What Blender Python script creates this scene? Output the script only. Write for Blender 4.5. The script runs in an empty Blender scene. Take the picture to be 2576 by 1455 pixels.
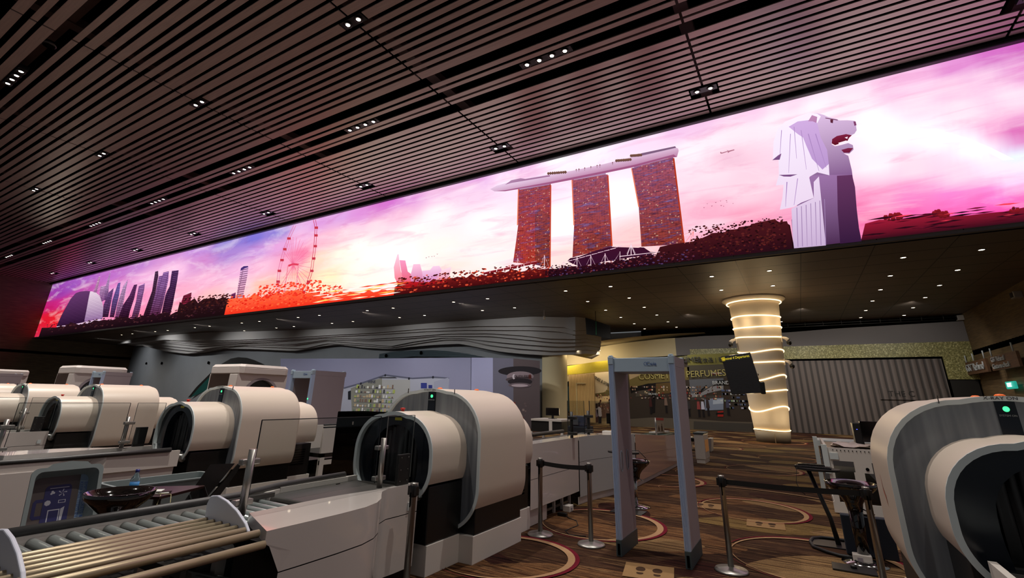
# Airport security hall: slatted ceiling, long LED video wall, x-ray lanes.
# Units: metres. X runs along the video wall, Y towards it, Z up.
import bpy, math, random
from mathutils import Vector, Matrix
R = math.radians
scene = bpy.context.scene
COL = scene.collection

def lin(v):
    v = v / 255.0
    return v / 12.92 if v <= 0.04045 else ((v + 0.055) / 1.055) ** 2.4
def rgb(r, g, b):
    return (lin(r), lin(g), lin(b), 1.0)

# ------------------------------------------------------------------ materials
def mat(name, col, rough=0.5, metal=0.0, emit=None, es=1.0, spec=0.5, bump=0.0, bscale=200.0, mottling=0.0, mscale=3.0, alpha=None, trans=0.0, coat=0.0):
    m = bpy.data.materials.new(name); m.use_nodes = True
    nt = m.node_tree; b = nt.nodes['Principled BSDF']
    b.inputs['Base Color'].default_value = rgb(*col)
    b.inputs['Roughness'].default_value = rough
    b.inputs['Metallic'].default_value = metal
    b.inputs['Specular IOR Level'].default_value = spec
    b.inputs['Coat Weight'].default_value = coat
    if trans: b.inputs['Transmission Weight'].default_value = trans
    if emit:
        b.inputs['Emission Color'].default_value = rgb(*emit)
        b.inputs['Emission Strength'].default_value = es
    tc = None
    if bump or mottling:
        tc = nt.nodes.new('ShaderNodeTexCoord')
    if mottling:
        n = nt.nodes.new('ShaderNodeTexNoise'); n.inputs['Scale'].default_value = mscale; n.inputs['Detail'].default_value = 5
        nt.links.new(tc.outputs['Object'], n.inputs['Vector'])
        mx = nt.nodes.new('ShaderNodeMix'); mx.data_type = 'RGBA'
        c = rgb(*col); k = 1 - mottling
        mx.inputs['A'].default_value = (c[0] * k, c[1] * k, c[2] * k, 1); k = 1 + mottling
        mx.inputs['B'].default_value = (min(1, c[0] * k), min(1, c[1] * k), min(1, c[2] * k), 1)
        nt.links.new(n.outputs['Fac'], mx.inputs['Factor']); nt.links.new(mx.outputs['Result'], b.inputs['Base Color'])
    if bump:
        n2 = nt.nodes.new('ShaderNodeTexNoise'); n2.inputs['Scale'].default_value = bscale
        nt.links.new(tc.outputs['Object'], n2.inputs['Vector'])
        bp = nt.nodes.new('ShaderNodeBump'); bp.inputs['Strength'].default_value = bump; bp.inputs['Distance'].default_value = 0.01
        nt.links.new(n2.outputs['Fac'], bp.inputs['Height']); nt.links.new(bp.outputs['Normal'], b.inputs['Normal'])
    return m

M = {}
M['white'] = mat('white_powder_coat', (222, 214, 206), 0.38, spec=0.45, coat=0.15)
M['gloss'] = mat('glossy_white_panel', (212, 204, 198), 0.2, coat=0.8)
M['shell'] = mat('pearl_white_shell', (214, 199, 184), 0.36, spec=0.5)
M['rim'] = mat('pale_rim', (214, 222, 222), 0.4)
M['navy'] = mat('dark_navy_gloss', (22, 27, 36), 0.16, spec=0.4)
M['black'] = mat('black_plastic', (16, 15, 15), 0.38)
M['blackgloss'] = mat('black_gloss', (9, 8, 8), 0.06, coat=0.6)
M['void'] = mat('dark_void', (4, 4, 4), 1.0, spec=0.0)
M['blackmetal'] = mat('black_metal', (24, 23, 22), 0.45)
M['rubber'] = mat('grey_rubber', (52, 50, 50), 0.45)
M['curtain'] = mat('lead_curtain', (15, 15, 18), 0.3)
M['steel'] = mat('brushed_steel', (158, 155, 150), 0.34, 0.85)
M['roller'] = mat('zinc_roller', (176, 184, 182), 0.3, 0.5)
M['goldtube'] = mat('champagne_tube', (176, 160, 132), 0.4, 0.55)
M['platew'] = mat('white_nylon', (206, 208, 222), 0.5)
M['greybin'] = mat('grey_plastic_tub', (126, 136, 136), 0.5, mottling=0.05)
M['orange'] = mat('orange_lens', (235, 110, 30), 0.4, emit=(235, 90, 20), es=0.25)
M['red'] = mat('red_button', (190, 40, 30), 0.4)
M['green'] = mat('green_led', (60, 255, 140), 0.4, emit=(70, 255, 150), es=1.6)
M['yellow'] = mat('yellow_label', (214, 196, 40), 0.5)
M['redtxt'] = mat('faded_red_print', (190, 110, 90), 0.5)
M['txtblack'] = mat('black_print', (20, 22, 26), 0.6)
M['txtwhite'] = mat('pale_print', (170, 175, 178), 0.6)
M['mdg'] = mat('mauve_grey_laminate', (156, 145, 151), 0.55, mottling=0.03)
M['mdgbeam'] = mat('blue_grey_plastic', (164, 182, 198), 0.5)
M['mdgboot'] = mat('dark_slate_boot', (60, 72, 76), 0.5)
M['boothw'] = mat('booth_white', (218, 208, 202), 0.45)
M['blue'] = mat('blue_plastic', (40, 45, 120), 0.4)
M['logo'] = mat('logo_blue', (60, 90, 150), 0.5)
M['tan'] = mat('shoe_mat_tan', (138, 108, 74), 0.95, spec=0.1, mottling=0.08, mscale=40)
M['shoe'] = mat('shoe_print_brown', (62, 44, 32), 0.95, spec=0.1)
M['column'] = mat('column_cream', (206, 194, 176), 0.55)
M['tape'] = mat('black_tape', (9, 9, 9), 0.7)
M['cable'] = mat('black_cable', (14, 14, 14), 0.6)
M['navybox'] = mat('navy_fabric_panel', (22, 30, 44), 0.8)
M['table'] = mat('dark_red_laminate', (46, 22, 20), 0.35)
M['chrome'] = mat('chrome', (200, 200, 200), 0.12, 1.0)
M['paper'] = mat('white_paper', (220, 220, 215), 0.7)
M['foil'] = mat('crumpled_foil', (160, 160, 170), 0.2, 0.9, bump=1.0, bscale=60)
M['led'] = mat('warm_led_strip', (255, 214, 150), 0.5, emit=(255, 218, 160), es=3.6)
M['lamp'] = mat('downlight_lens', (255, 250, 240), 0.3, emit=(255, 244, 232), es=10.0)
M['lampwarm'] = mat('warm_downlight_lens', (255, 240, 215), 0.3, emit=(255, 232, 200), es=9.0)
M['ring'] = mat('lamp_ring', (70, 66, 64), 0.3, 0.8)
M['concrete'] = mat('polished_concrete', (122, 124, 126), 0.7, mottling=0.14, mscale=0.5, spec=0.3)
M['wave'] = mat('layered_white_board', (150, 146, 142), 0.7, spec=0.2)
M['cream'] = mat('cream_plaster', (190, 176, 142), 0.8, spec=0.2)
M['greyfascia'] = mat('grey_fascia', (108, 104, 104), 0.8, spec=0.2)
M['yellowband'] = mat('yellow_band', (168, 152, 36), 0.5, mottling=0.15, mscale=8)
M['teal'] = mat('teal_glass', (30, 74, 70), 0.15)
M['carddark'] = mat('dark_laminate', (26, 24, 22), 0.45)
M['exit'] = mat('exit_green', (30, 150, 130), 0.4, emit=(40, 170, 150), es=0.8)
M['exitw'] = mat('exit_white', (230, 250, 250), 0.4, emit=(230, 255, 250), es=1.2)
M['screenblk'] = mat('black_screen', (8, 8, 8), 0.12)

def nodes_mat(name):
    m = bpy.data.materials.new(name); m.use_nodes = True
    nt = m.node_tree
    return m, nt, nt.nodes['Principled BSDF']
def N(nt, t, **kw):
    n = nt.nodes.new('ShaderNode' + t)
    for k, v in kw.items():
        if hasattr(n, k): setattr(n, k, v)
        else: n.inputs[k].default_value = v
    return n
def ramp(nt, stops, interp='LINEAR'):
    r = nt.nodes.new('ShaderNodeValToRGB'); r.color_ramp.interpolation = interp
    e = r.color_ramp.elements
    while len(e) < len(stops): e.new(0.5)
    for i, (p, c) in enumerate(stops): e[i].position = p; e[i].color = c
    return r
def mapping(nt, scale, rot=(0, 0, 0), coord='Object'):
    tc = nt.nodes.new('ShaderNodeTexCoord'); mp = nt.nodes.new('ShaderNodeMapping')
    mp.inputs['Scale'].default_value = scale; mp.inputs['Rotation'].default_value = rot
    nt.links.new(tc.outputs[coord], mp.inputs['Vector'])
    return mp

def slat_mat():
    m, nt, b = nodes_mat('taupe_ceiling_slat')
    b.inputs['Base Color'].default_value = rgb(140, 120, 112)
    b.inputs['Roughness'].default_value = 0.36
    b.inputs['Metallic'].default_value = 0.35
    b.inputs['Specular IOR Level'].default_value = 0.6
    mp = mapping(nt, (0.4, 6, 6)); n = N(nt, 'TexNoise', Scale=3.0)
    nt.links.new(mp.outputs[0], n.inputs['Vector'])
    r = ramp(nt, [(0.3, rgb(178, 158, 148)), (0.7, rgb(192, 171, 160))]); nt.links.new(n.outputs['Fac'], r.inputs[0]); nt.links.new(r.outputs[0], b.inputs['Base Color'])
    return m
M['slat'] = slat_mat()

def wood_mat(name, c1, c2, axis_scale):
    m, nt, b = nodes_mat(name)
    mp = mapping(nt, axis_scale); n = N(nt, 'TexNoise', Scale=2.0, Detail=6.0)
    nt.links.new(mp.outputs[0], n.inputs['Vector'])
    r = ramp(nt, [(0.3, rgb(*c1)), (0.7, rgb(*c2))]); nt.links.new(n.outputs['Fac'], r.inputs[0]); nt.links.new(r.outputs[0], b.inputs['Base Color'])
    b.inputs['Roughness'].default_value = 0.6
    return m
M['wood'] = wood_mat('wood_veneer_wall', (84, 68, 46), (118, 96, 64), (0.6, 0.6, 9))
M['woodred'] = wood_mat('brown_wood_slats', (74, 50, 34), (104, 72, 48), (0.5, 0.5, 20))

def stripes_mat(name, c1, c2, axis, freq, lo=0.35, hi=0.65, rough=0.6):
    m, nt, b = nodes_mat(name)
    tc = nt.nodes.new('ShaderNodeTexCoord'); sp = nt.nodes.new('ShaderNodeSeparateXYZ')
    nt.links.new(tc.outputs['Object'], sp.inputs[0])
    a = N(nt, 'Math', operation='MULTIPLY'); a.inputs[1].default_value = freq * 2 * math.pi
    nt.links.new(sp.outputs[axis], a.inputs[0])
    s = N(nt, 'Math', operation='SINE'); nt.links.new(a.outputs[0], s.inputs[0])
    q = N(nt, 'MapRange'); q.inputs['From Min'].default_value = -1; nt.links.new(s.outputs[0], q.inputs['Value'])
    r = ramp(nt, [(lo, rgb(*c1)), (hi, rgb(*c2))]); nt.links.new(q.outputs[0], r.inputs[0]); nt.links.new(r.outputs[0], b.inputs['Base Color'])
    bp = nt.nodes.new('ShaderNodeBump'); bp.inputs['Strength'].default_value = 0.5; bp.inputs['Distance'].default_value = 0.05
    nt.links.new(q.outputs[0], bp.inputs['Height']); nt.links.new(bp.outputs[0], b.inputs['Normal'])
    b.inputs['Roughness'].default_value = rough
    return m
M['hoarding'] = stripes_mat('grey_corrugated_hoarding', (48, 42, 40), (92, 82, 78), 0, 3.1, 0.15, 0.5)
M['tanslat'] = stripes_mat('tan_fluted_timber', (168, 138, 94), (212, 182, 130), 0, 9.0)
M['darkslat'] = stripes_mat('dark_perforated_metal', (36, 46, 50), (66, 80, 86), 2, 9.0)
M['shopslat'] = stripes_mat('brown_horizontal_slats', (34, 24, 18), (86, 60, 42), 2, 7.0)

def gold_mat():
    m, nt, b = nodes_mat('green_gold_mosaic')
    mp = mapping(nt, (1, 1, 1)); n = N(nt, 'TexNoise', Scale=16.0, Detail=4.0); nt.links.new(mp.outputs[0], n.inputs['Vector'])
    r = ramp(nt, [(0.35, rgb(92, 90, 48)), (0.55, rgb(136, 130, 78)), (0.72, rgb(200, 196, 146))]); nt.links.new(n.outputs['Fac'], r.inputs[0]); nt.links.new(r.outputs[0], b.inputs['Base Color'])
    b.inputs['Roughness'].default_value = 0.45
    return m
M['gold'] = gold_mat()

def mesh_mat():
    m, nt, b = nodes_mat('perforated_grille')
    mp = mapping(nt, (1, 1, 1)); v = N(nt, 'TexVoronoi', Scale=75.0); v.inputs['Randomness'].default_value = 0.0
    nt.links.new(mp.outputs[0], v.inputs['Vector'])
    r = ramp(nt, [(0.24, rgb(14, 15, 17)), (0.32, rgb(150, 156, 162))]); nt.links.new(v.outputs['Distance'], r.inputs[0])
    nz = N(nt, 'TexNoise', Scale=1.0); mp2 = mapping(nt, (14, 1, 0.8)); nt.links.new(mp2.outputs[0], nz.inputs['Vector'])
    r2 = ramp(nt, [(0.35, (0.62, 0.62, 0.65, 1)), (0.65, (1, 1, 1, 1))]); nt.links.new(nz.outputs['Fac'], r2.inputs[0])
    mx = N(nt, 'Mix', data_type='RGBA', blend_type='MULTIPLY'); mx.inputs['Factor'].default_value = 1.0
    nt.links.new(r.outputs[0], mx.inputs['A']); nt.links.new(r2.outputs[0], mx.inputs['B'])
    nt.links.new(mx.outputs['Result'], b.inputs['Base Color']); b.inputs['Roughness'].default_value = 0.4; b.inputs['Metallic'].default_value = 0.35
    return m
M['grille'] = mesh_mat()

def belt_mat():
    m, nt, b = nodes_mat('ribbed_belt')
    mp = mapping(nt, (1, 1, 1)); v = N(nt, 'TexVoronoi', Scale=60.0); v.inputs['Randomness'].default_value = 0.0
    nt.links.new(mp.outputs[0], v.inputs['Vector'])
    r = ramp(nt, [(0.25, rgb(76, 72, 64)), (0.5, rgb(40, 38, 36))]); nt.links.new(v.outputs['Distance'], r.inputs[0]); nt.links.new(r.outputs[0], b.inputs['Base Color'])
    b.inputs['Roughness'].default_value = 0.5
    return m
M['belt'] = belt_mat()

def soffit_mat():
    m, nt, b = nodes_mat('dark_soffit_panels')
    tc = nt.nodes.new('ShaderNodeTexCoord'); sp = nt.nodes.new('ShaderNodeSeparateXYZ'); nt.links.new(tc.outputs['Object'], sp.inputs[0])
    outs = []
    for ax, off, pitch, w in ((0, -0.76, 2.06, 0.03), (1, -18.08, 1.42, 0.06)):
        a = N(nt, 'Math', operation='ADD'); a.inputs[1].default_value = off + 200 * pitch; nt.links.new(sp.outputs[ax], a.inputs[0])
        d = N(nt, 'Math', operation='MODULO'); d.inputs[1].default_value = pitch; nt.links.new(a.outputs[0], d.inputs[0])
        c = N(nt, 'Math', operation='LESS_THAN'); c.inputs[1].default_value = w; nt.links.new(d.outputs[0], c.inputs[0])
        outs.append(c)
    mx = N(nt, 'Math', operation='MAXIMUM'); nt.links.new(outs[0].outputs[0], mx.inputs[0]); nt.links.new(outs[1].outputs[0], mx.inputs[1])
    mix = N(nt, 'Mix', data_type='RGBA'); mix.inputs['A'].default_value = rgb(98, 87, 78); mix.inputs['B'].default_value = rgb(6, 6, 6)
    nt.links.new(mx.outputs[0], mix.inputs['Factor']); nt.links.new(mix.outputs['Result'], b.inputs['Base Color'])
    b.inputs['Roughness'].default_value = 0.5; b.inputs['Specular IOR Level'].default_value = 0.4
    return m
M['soffit'] = soffit_mat()

def carpet_mat(name, cs, rot=0.0, sc=(0.5, 7, 1), seed=0.0):
    m, nt, b = nodes_mat(name)
    mp = mapping(nt, sc, (0, 0, rot)); mp.inputs['Location'].default_value = (seed, seed * 2, 0)
    n = N(nt, 'TexNoise', Scale=2.6, Detail=8.0, Roughness=0.68); nt.links.new(mp.outputs[0], n.inputs['Vector'])
    cs = [tuple(v * .84 for v in c) for c in cs]; k = len(cs)
    r = ramp(nt, [(0.38 + 0.25 * i / (k - 1), rgb(*c)) for i, c in enumerate(cs)]); nt.links.new(n.outputs['Fac'], r.inputs[0])
    w = N(nt, 'TexNoise', Scale=120.0, Detail=2.0); mp3 = mapping(nt, (1, 1, 1)); nt.links.new(mp3.outputs[0], w.inputs['Vector'])
    r2 = ramp(nt, [(0.3, (0.6, 0.6, 0.6, 1)), (0.7, (1.25, 1.25, 1.25, 1))]); nt.links.new(w.outputs['Fac'], r2.inputs[0])
    mp4 = mapping(nt, (0.35, 11, 1), (0, 0, rot + .05)); mp4.inputs['Location'].default_value = (seed * 3, 1, 0)
    n4 = N(nt, 'TexNoise', Scale=1.7, Detail=3.0, Roughness=.5); nt.links.new(mp4.outputs[0], n4.inputs['Vector'])
    r4 = ramp(nt, [(0.34, (1.3, 1.25, 1.15, 1)), (0.40, (1, 1, 1, 1)), (0.56, (1, 1, 1, 1)), (0.60, (.36, .3, .3, 1)), (0.7, (.42, .36, .34, 1))]); nt.links.new(n4.outputs['Fac'], r4.inputs[0])
    m4 = N(nt, 'Mix', data_type='RGBA', blend_type='MULTIPLY'); m4.inputs['Factor'].default_value = 1.0
    nt.links.new(r.outputs[0], m4.inputs['A']); nt.links.new(r4.outputs[0], m4.inputs['B']); r = m4
    mx = N(nt, 'Mix', data_type='RGBA', blend_type='MULTIPLY'); mx.inputs['Factor'].default_value = 1.0
    nt.links.new(r.outputs['Result'], mx.inputs['A']); nt.links.new(r2.outputs[0], mx.inputs['B']); nt.links.new(mx.outputs['Result'], b.inputs['Base Color'])
    b.inputs['Roughness'].default_value = 0.95; b.inputs['Specular IOR Level'].default_value = 0.1
    return m
CARP = [carpet_mat('carpet_brown_streaks', [(34, 20, 16), (84, 56, 38), (58, 36, 26), (132, 100, 66)], 0.5),
        carpet_mat('carpet_beige_streaks', [(112, 86, 58), (156, 124, 84), (138, 106, 70), (172, 140, 98)], 0.9, seed=3),
        carpet_mat('carpet_maroon_streaks', [(40, 18, 16), (66, 32, 26), (50, 24, 20), (120, 84, 56)], -0.6, (0.6, 9, 1), 5),
        carpet_mat('carpet_olive_streaks', [(104, 82, 44), (140, 112, 66), (116, 90, 52), (158, 128, 80)], 0.2, (0.8, 6, 1), 8),
        carpet_mat('carpet_barred_brown', [(48, 26, 18), (112, 74, 46), (140, 100, 64), (52, 28, 20), (150, 114, 76)], 1.9, (0.4, 8, 1), 11),
        mat('carpet_crimson_line', (96, 20, 34), 0.95, spec=0.1), mat('carpet_pale_line', (158, 124, 92), 0.95, spec=0.1, mottling=0.1, mscale=30)]

def glass_mat():
    m = bpy.data.materials.new('clear_glass_screen'); m.use_nodes = True
    nt = m.node_tree; nt.nodes.clear()
    o = nt.nodes.new('ShaderNodeOutputMaterial'); t = nt.nodes.new('ShaderNodeBsdfTransparent'); g = nt.nodes.new('ShaderNodeBsdfGlossy')
    t.inputs[0].default_value = (0.9, 0.92, 0.92, 1); g.inputs['Roughness'].default_value = 0.03
    mx = nt.nodes.new('ShaderNodeMixShader'); lw = nt.nodes.new('ShaderNodeLayerWeight'); lw.inputs[0].default_value = .5
    pw = N(nt, 'Math', operation='POWER'); pw.inputs[1].default_value = 4.0; nt.links.new(lw.outputs['Facing'], pw.inputs[0])
    ml = N(nt, 'Math', operation='MULTIPLY_ADD'); ml.inputs[1].default_value = .3; ml.inputs[2].default_value = .02; nt.links.new(pw.outputs[0], ml.inputs[0])
    nt.links.new(ml.outputs[0], mx.inputs[0]); nt.links.new(t.outputs[0], mx.inputs[1]); nt.links.new(g.outputs[0], mx.inputs[2]); nt.links.new(mx.outputs[0], o.inputs[0])
    return m
M['glass'] = glass_mat()
M['bottle'] = mat('clear_bottle_plastic', (200, 215, 220), 0.08, trans=0.9)
M['bottle'].node_tree.nodes['Principled BSDF'].inputs['IOR'].default_value = 1.2

# ------------------------------------------------------------------ mesh helpers
class MB:
    def __init__(s): s.v = []; s.f = []; s.m = []; s.s = []
    def add(s, vs, fs, m=0, smooth=False):
        o = len(s.v); s.v += [tuple(v) for v in vs]
        for f in fs: s.f.append([o + i for i in f]); s.m.append(m); s.s.append(smooth)
        return s
    def box(s, x0, x1, y0, y1, z0, z1, m=0):
        vs = [(x, y, z) for z in (z0, z1) for y in (y0, y1) for x in (x0, x1)]
        return s.add(vs, [(0, 2, 3, 1), (4, 5, 7, 6), (0, 1, 5, 4), (2, 6, 7, 3), (0, 4, 6, 2), (1, 3, 7, 5)], m)
    def obox(s, c, size, rz=0.0, m=0):
        a, b, h = size[0] / 2, size[1] / 2, size[2] / 2; ca, sa = math.cos(rz), math.sin(rz)
        vs = [(c[0] + x * ca - y * sa, c[1] + x * sa + y * ca, c[2] + z) for z in (-h, h) for y in (-b, b) for x in (-a, a)]
        return s.add(vs, [(0, 2, 3, 1), (4, 5, 7, 6), (0, 1, 5, 4), (2, 6, 7, 3), (0, 4, 6, 2), (1, 3, 7, 5)], m)
    def prism(s, poly, axis, a, b, m=0, smooth=False, caps=True):
        n = len(poly)
        def p(q, t): return {'x': (t, q[0], q[1]), 'y': (q[0], t, q[1]), 'z': (q[0], q[1], t)}[axis]
        o = len(s.v)
        s.add([p(q, a) for q in poly] + [p(q, b) for q in poly], [], m)
        for i in range(n):
            j = (i + 1) % n; s.f.append([o + i, o + j, o + n + j, o + n + i]); s.m.append(m); s.s.append(smooth)
        if caps:
            s.f.append([o + i for i in range(n)][::-1]); s.f.append([o + n + i for i in range(n)]); s.m += [m, m]; s.s += [False, False]
        return s
    def sheet(s, pts, axis, a, b, m=0, smooth=True):
        n = len(pts)
        def p(q, t): return {'x': (t, q[0], q[1]), 'y': (q[0], t, q[1]), 'z': (q[0], q[1], t)}[axis]
        return s.add([p(q, a) for q in pts] + [p(q, b) for q in pts], [(i, i + 1, n + i + 1, n + i) for i in range(n - 1)], m, smooth)
    def strip(s, A, B, m=0, smooth=True):
        n = len(A)
        return s.add(list(A) + list(B), [(i, i + 1, n + i + 1, n + i) for i in range(n - 1)], m, smooth)
    def tube(s, path, r, n=10, m=0, closed=False, smooth=True, caps=True):
        path = [Vector(p) for p in path]; k = len(path); rs = r if isinstance(r, (list, tuple)) else [r] * k
        o = len(s.v); up = Vector((0, 0, 1))
        for i, p in enumerate(path):
            if closed: t = path[(i + 1) % k] - path[i - 1]
            else: t = path[min(i + 1, k - 1)] - path[max(i - 1, 0)]
            t.normalize(); u = up if abs(t.z) < 0.95 else Vector((1, 0, 0))
            a = t.cross(u).normalized(); b = a.cross(t).normalized()
            for j in range(n):
                q = 2 * math.pi * j / n; s.v.append(tuple(p + (a * math.cos(q) + b * math.sin(q)) * rs[i]))
        for i in range(k if closed else k - 1):
            i2 = (i + 1) % k
            for j in range(n):
                j2 = (j + 1) % n; s.f.append([o + i * n + j, o + i * n + j2, o + i2 * n + j2, o + i2 * n + j]); s.m.append(m); s.s.append(smooth)
        if caps and not closed:
            s.f.append([o + j for j in range(n)][::-1]); s.f.append([o + (k - 1) * n + j for j in range(n)]); s.m += [m, m]; s.s += [False, False]
        return s
    def lathe(s, prof, c=(0, 0, 0), n=28, m=0, smooth=True):
        o = len(s.v); k = len(prof)
        for r, z in prof:
            for j in range(n):
                q = 2 * math.pi * j / n; s.v.append((c[0] + r * math.cos(q), c[1] + r * math.sin(q), c[2] + z))
        for i in range(k - 1):
            for j in range(n):
                j2 = (j + 1) % n; s.f.append([o + i * n + j, o + i * n + j2, o + (i + 1) * n + j2, o + (i + 1) * n + j]); s.m.append(m); s.s.append(smooth)
        if prof[0][0] > 0.0005: s.f.append([o + j for j in range(n)][::-1]); s.m.append(m); s.s.append(False)
        if prof[-1][0] > 0.0005: s.f.append([o + (k - 1) * n + j for j in range(n)]); s.m.append(m); s.s.append(False)
        return s
    def face(s, pts, m=0): return s.add(pts, [tuple(range(len(pts)))], m)
    def build(s, name, mats, parent=None, bevel=0.0, loc=None):
        me = bpy.data.meshes.new(name); me.from_pydata(s.v, [], s.f)
        if not isinstance(mats, (list, tuple)): mats = [mats]
        for mm in mats: me.materials.append(mm)
        me.polygons.foreach_set('material_index', s.m); me.polygons.foreach_set('use_smooth', s.s)
        me.update()
        o = bpy.data.objects.new(name, me); COL.objects.link(o)
        if parent: o.parent = parent
        if loc: o.location = loc
        if bevel:
            b = o.modifiers.new('bevel', 'BEVEL'); b.width = bevel; b.segments = 2; b.limit_method = 'ANGLE'; b.angle_limit = R(40)
        return o

def tag(o, label, cat, group=None, kind=None):
    o['label'] = label; o['category'] = cat
    if group: o['group'] = group
    if kind: o['kind'] = kind
    return o
def struct(o): o['kind'] = 'structure'; return o
def thing(name, label, cat, loc=(0, 0, 0), group=None, rz=0.0, sx=1.0):
    o = bpy.data.objects.new(name, None); COL.objects.link(o); o.empty_display_size = 0.2
    o.location = loc; o.rotation_euler = (0, 0, rz); o.scale = (sx, 1, 1)
    return tag(o, label, cat, group)
def copy_tree(o, parent=None):
    c = o.copy(); COL.objects.link(c); c.parent = parent
    for ch in list(o.children): copy_tree(ch, c)
    return c
def dup(o, loc, label=None, group=None, rz=None, sx=None):
    c = copy_tree(o); c.location = loc
    if label: c['label'] = label
    if group: c['group'] = group
    if rz is not None: c.rotation_euler = (0, 0, rz)
    if sx is not None: c.scale = (sx, 1, 1)
    return c
def text(name, s, size, m, parent=None, loc=(0, 0, 0), rot=(R(90), 0, 0), ext=0.002, align='CENTER', sx=1.0, shear=0.0):
    cu = bpy.data.curves.new(name, 'FONT'); cu.body = s; cu.size = size; cu.extrude = ext; cu.align_x = align; cu.align_y = 'CENTER'; cu.shear = shear; cu.resolution_u = 3
    t = bpy.data.objects.new(name, cu); COL.objects.link(t)
    dg = bpy.context.evaluated_depsgraph_get(); me = bpy.data.meshes.new_from_object(t.evaluated_get(dg))
    bpy.data.objects.remove(t); bpy.data.curves.remove(cu)
    me.materials.clear(); me.materials.append(m)
    o = bpy.data.objects.new(name, me); COL.objects.link(o); o.location = loc; o.rotation_euler = rot; o.scale = (sx, 1, 1)
    if parent: o.parent = parent
    return o
def arc(cx, cy, rx, ry, a0, a1, n):
    return [(cx + rx * math.cos(R(a0 + (a1 - a0) * i / n)), cy + ry * math.sin(R(a0 + (a1 - a0) * i / n))) for i in range(n + 1)]
def interp(tab, x):
    if x <= tab[0][0]: return tab[0][1]
    for (a, u), (b, v) in zip(tab, tab[1:]):
        if x <= b:
            t = (x - a) / (b - a); t = t * t * (3 - 2 * t) if len(tab[0]) > 2 else t
            return u + (v - u) * t
    return tab[-1][1]

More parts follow.
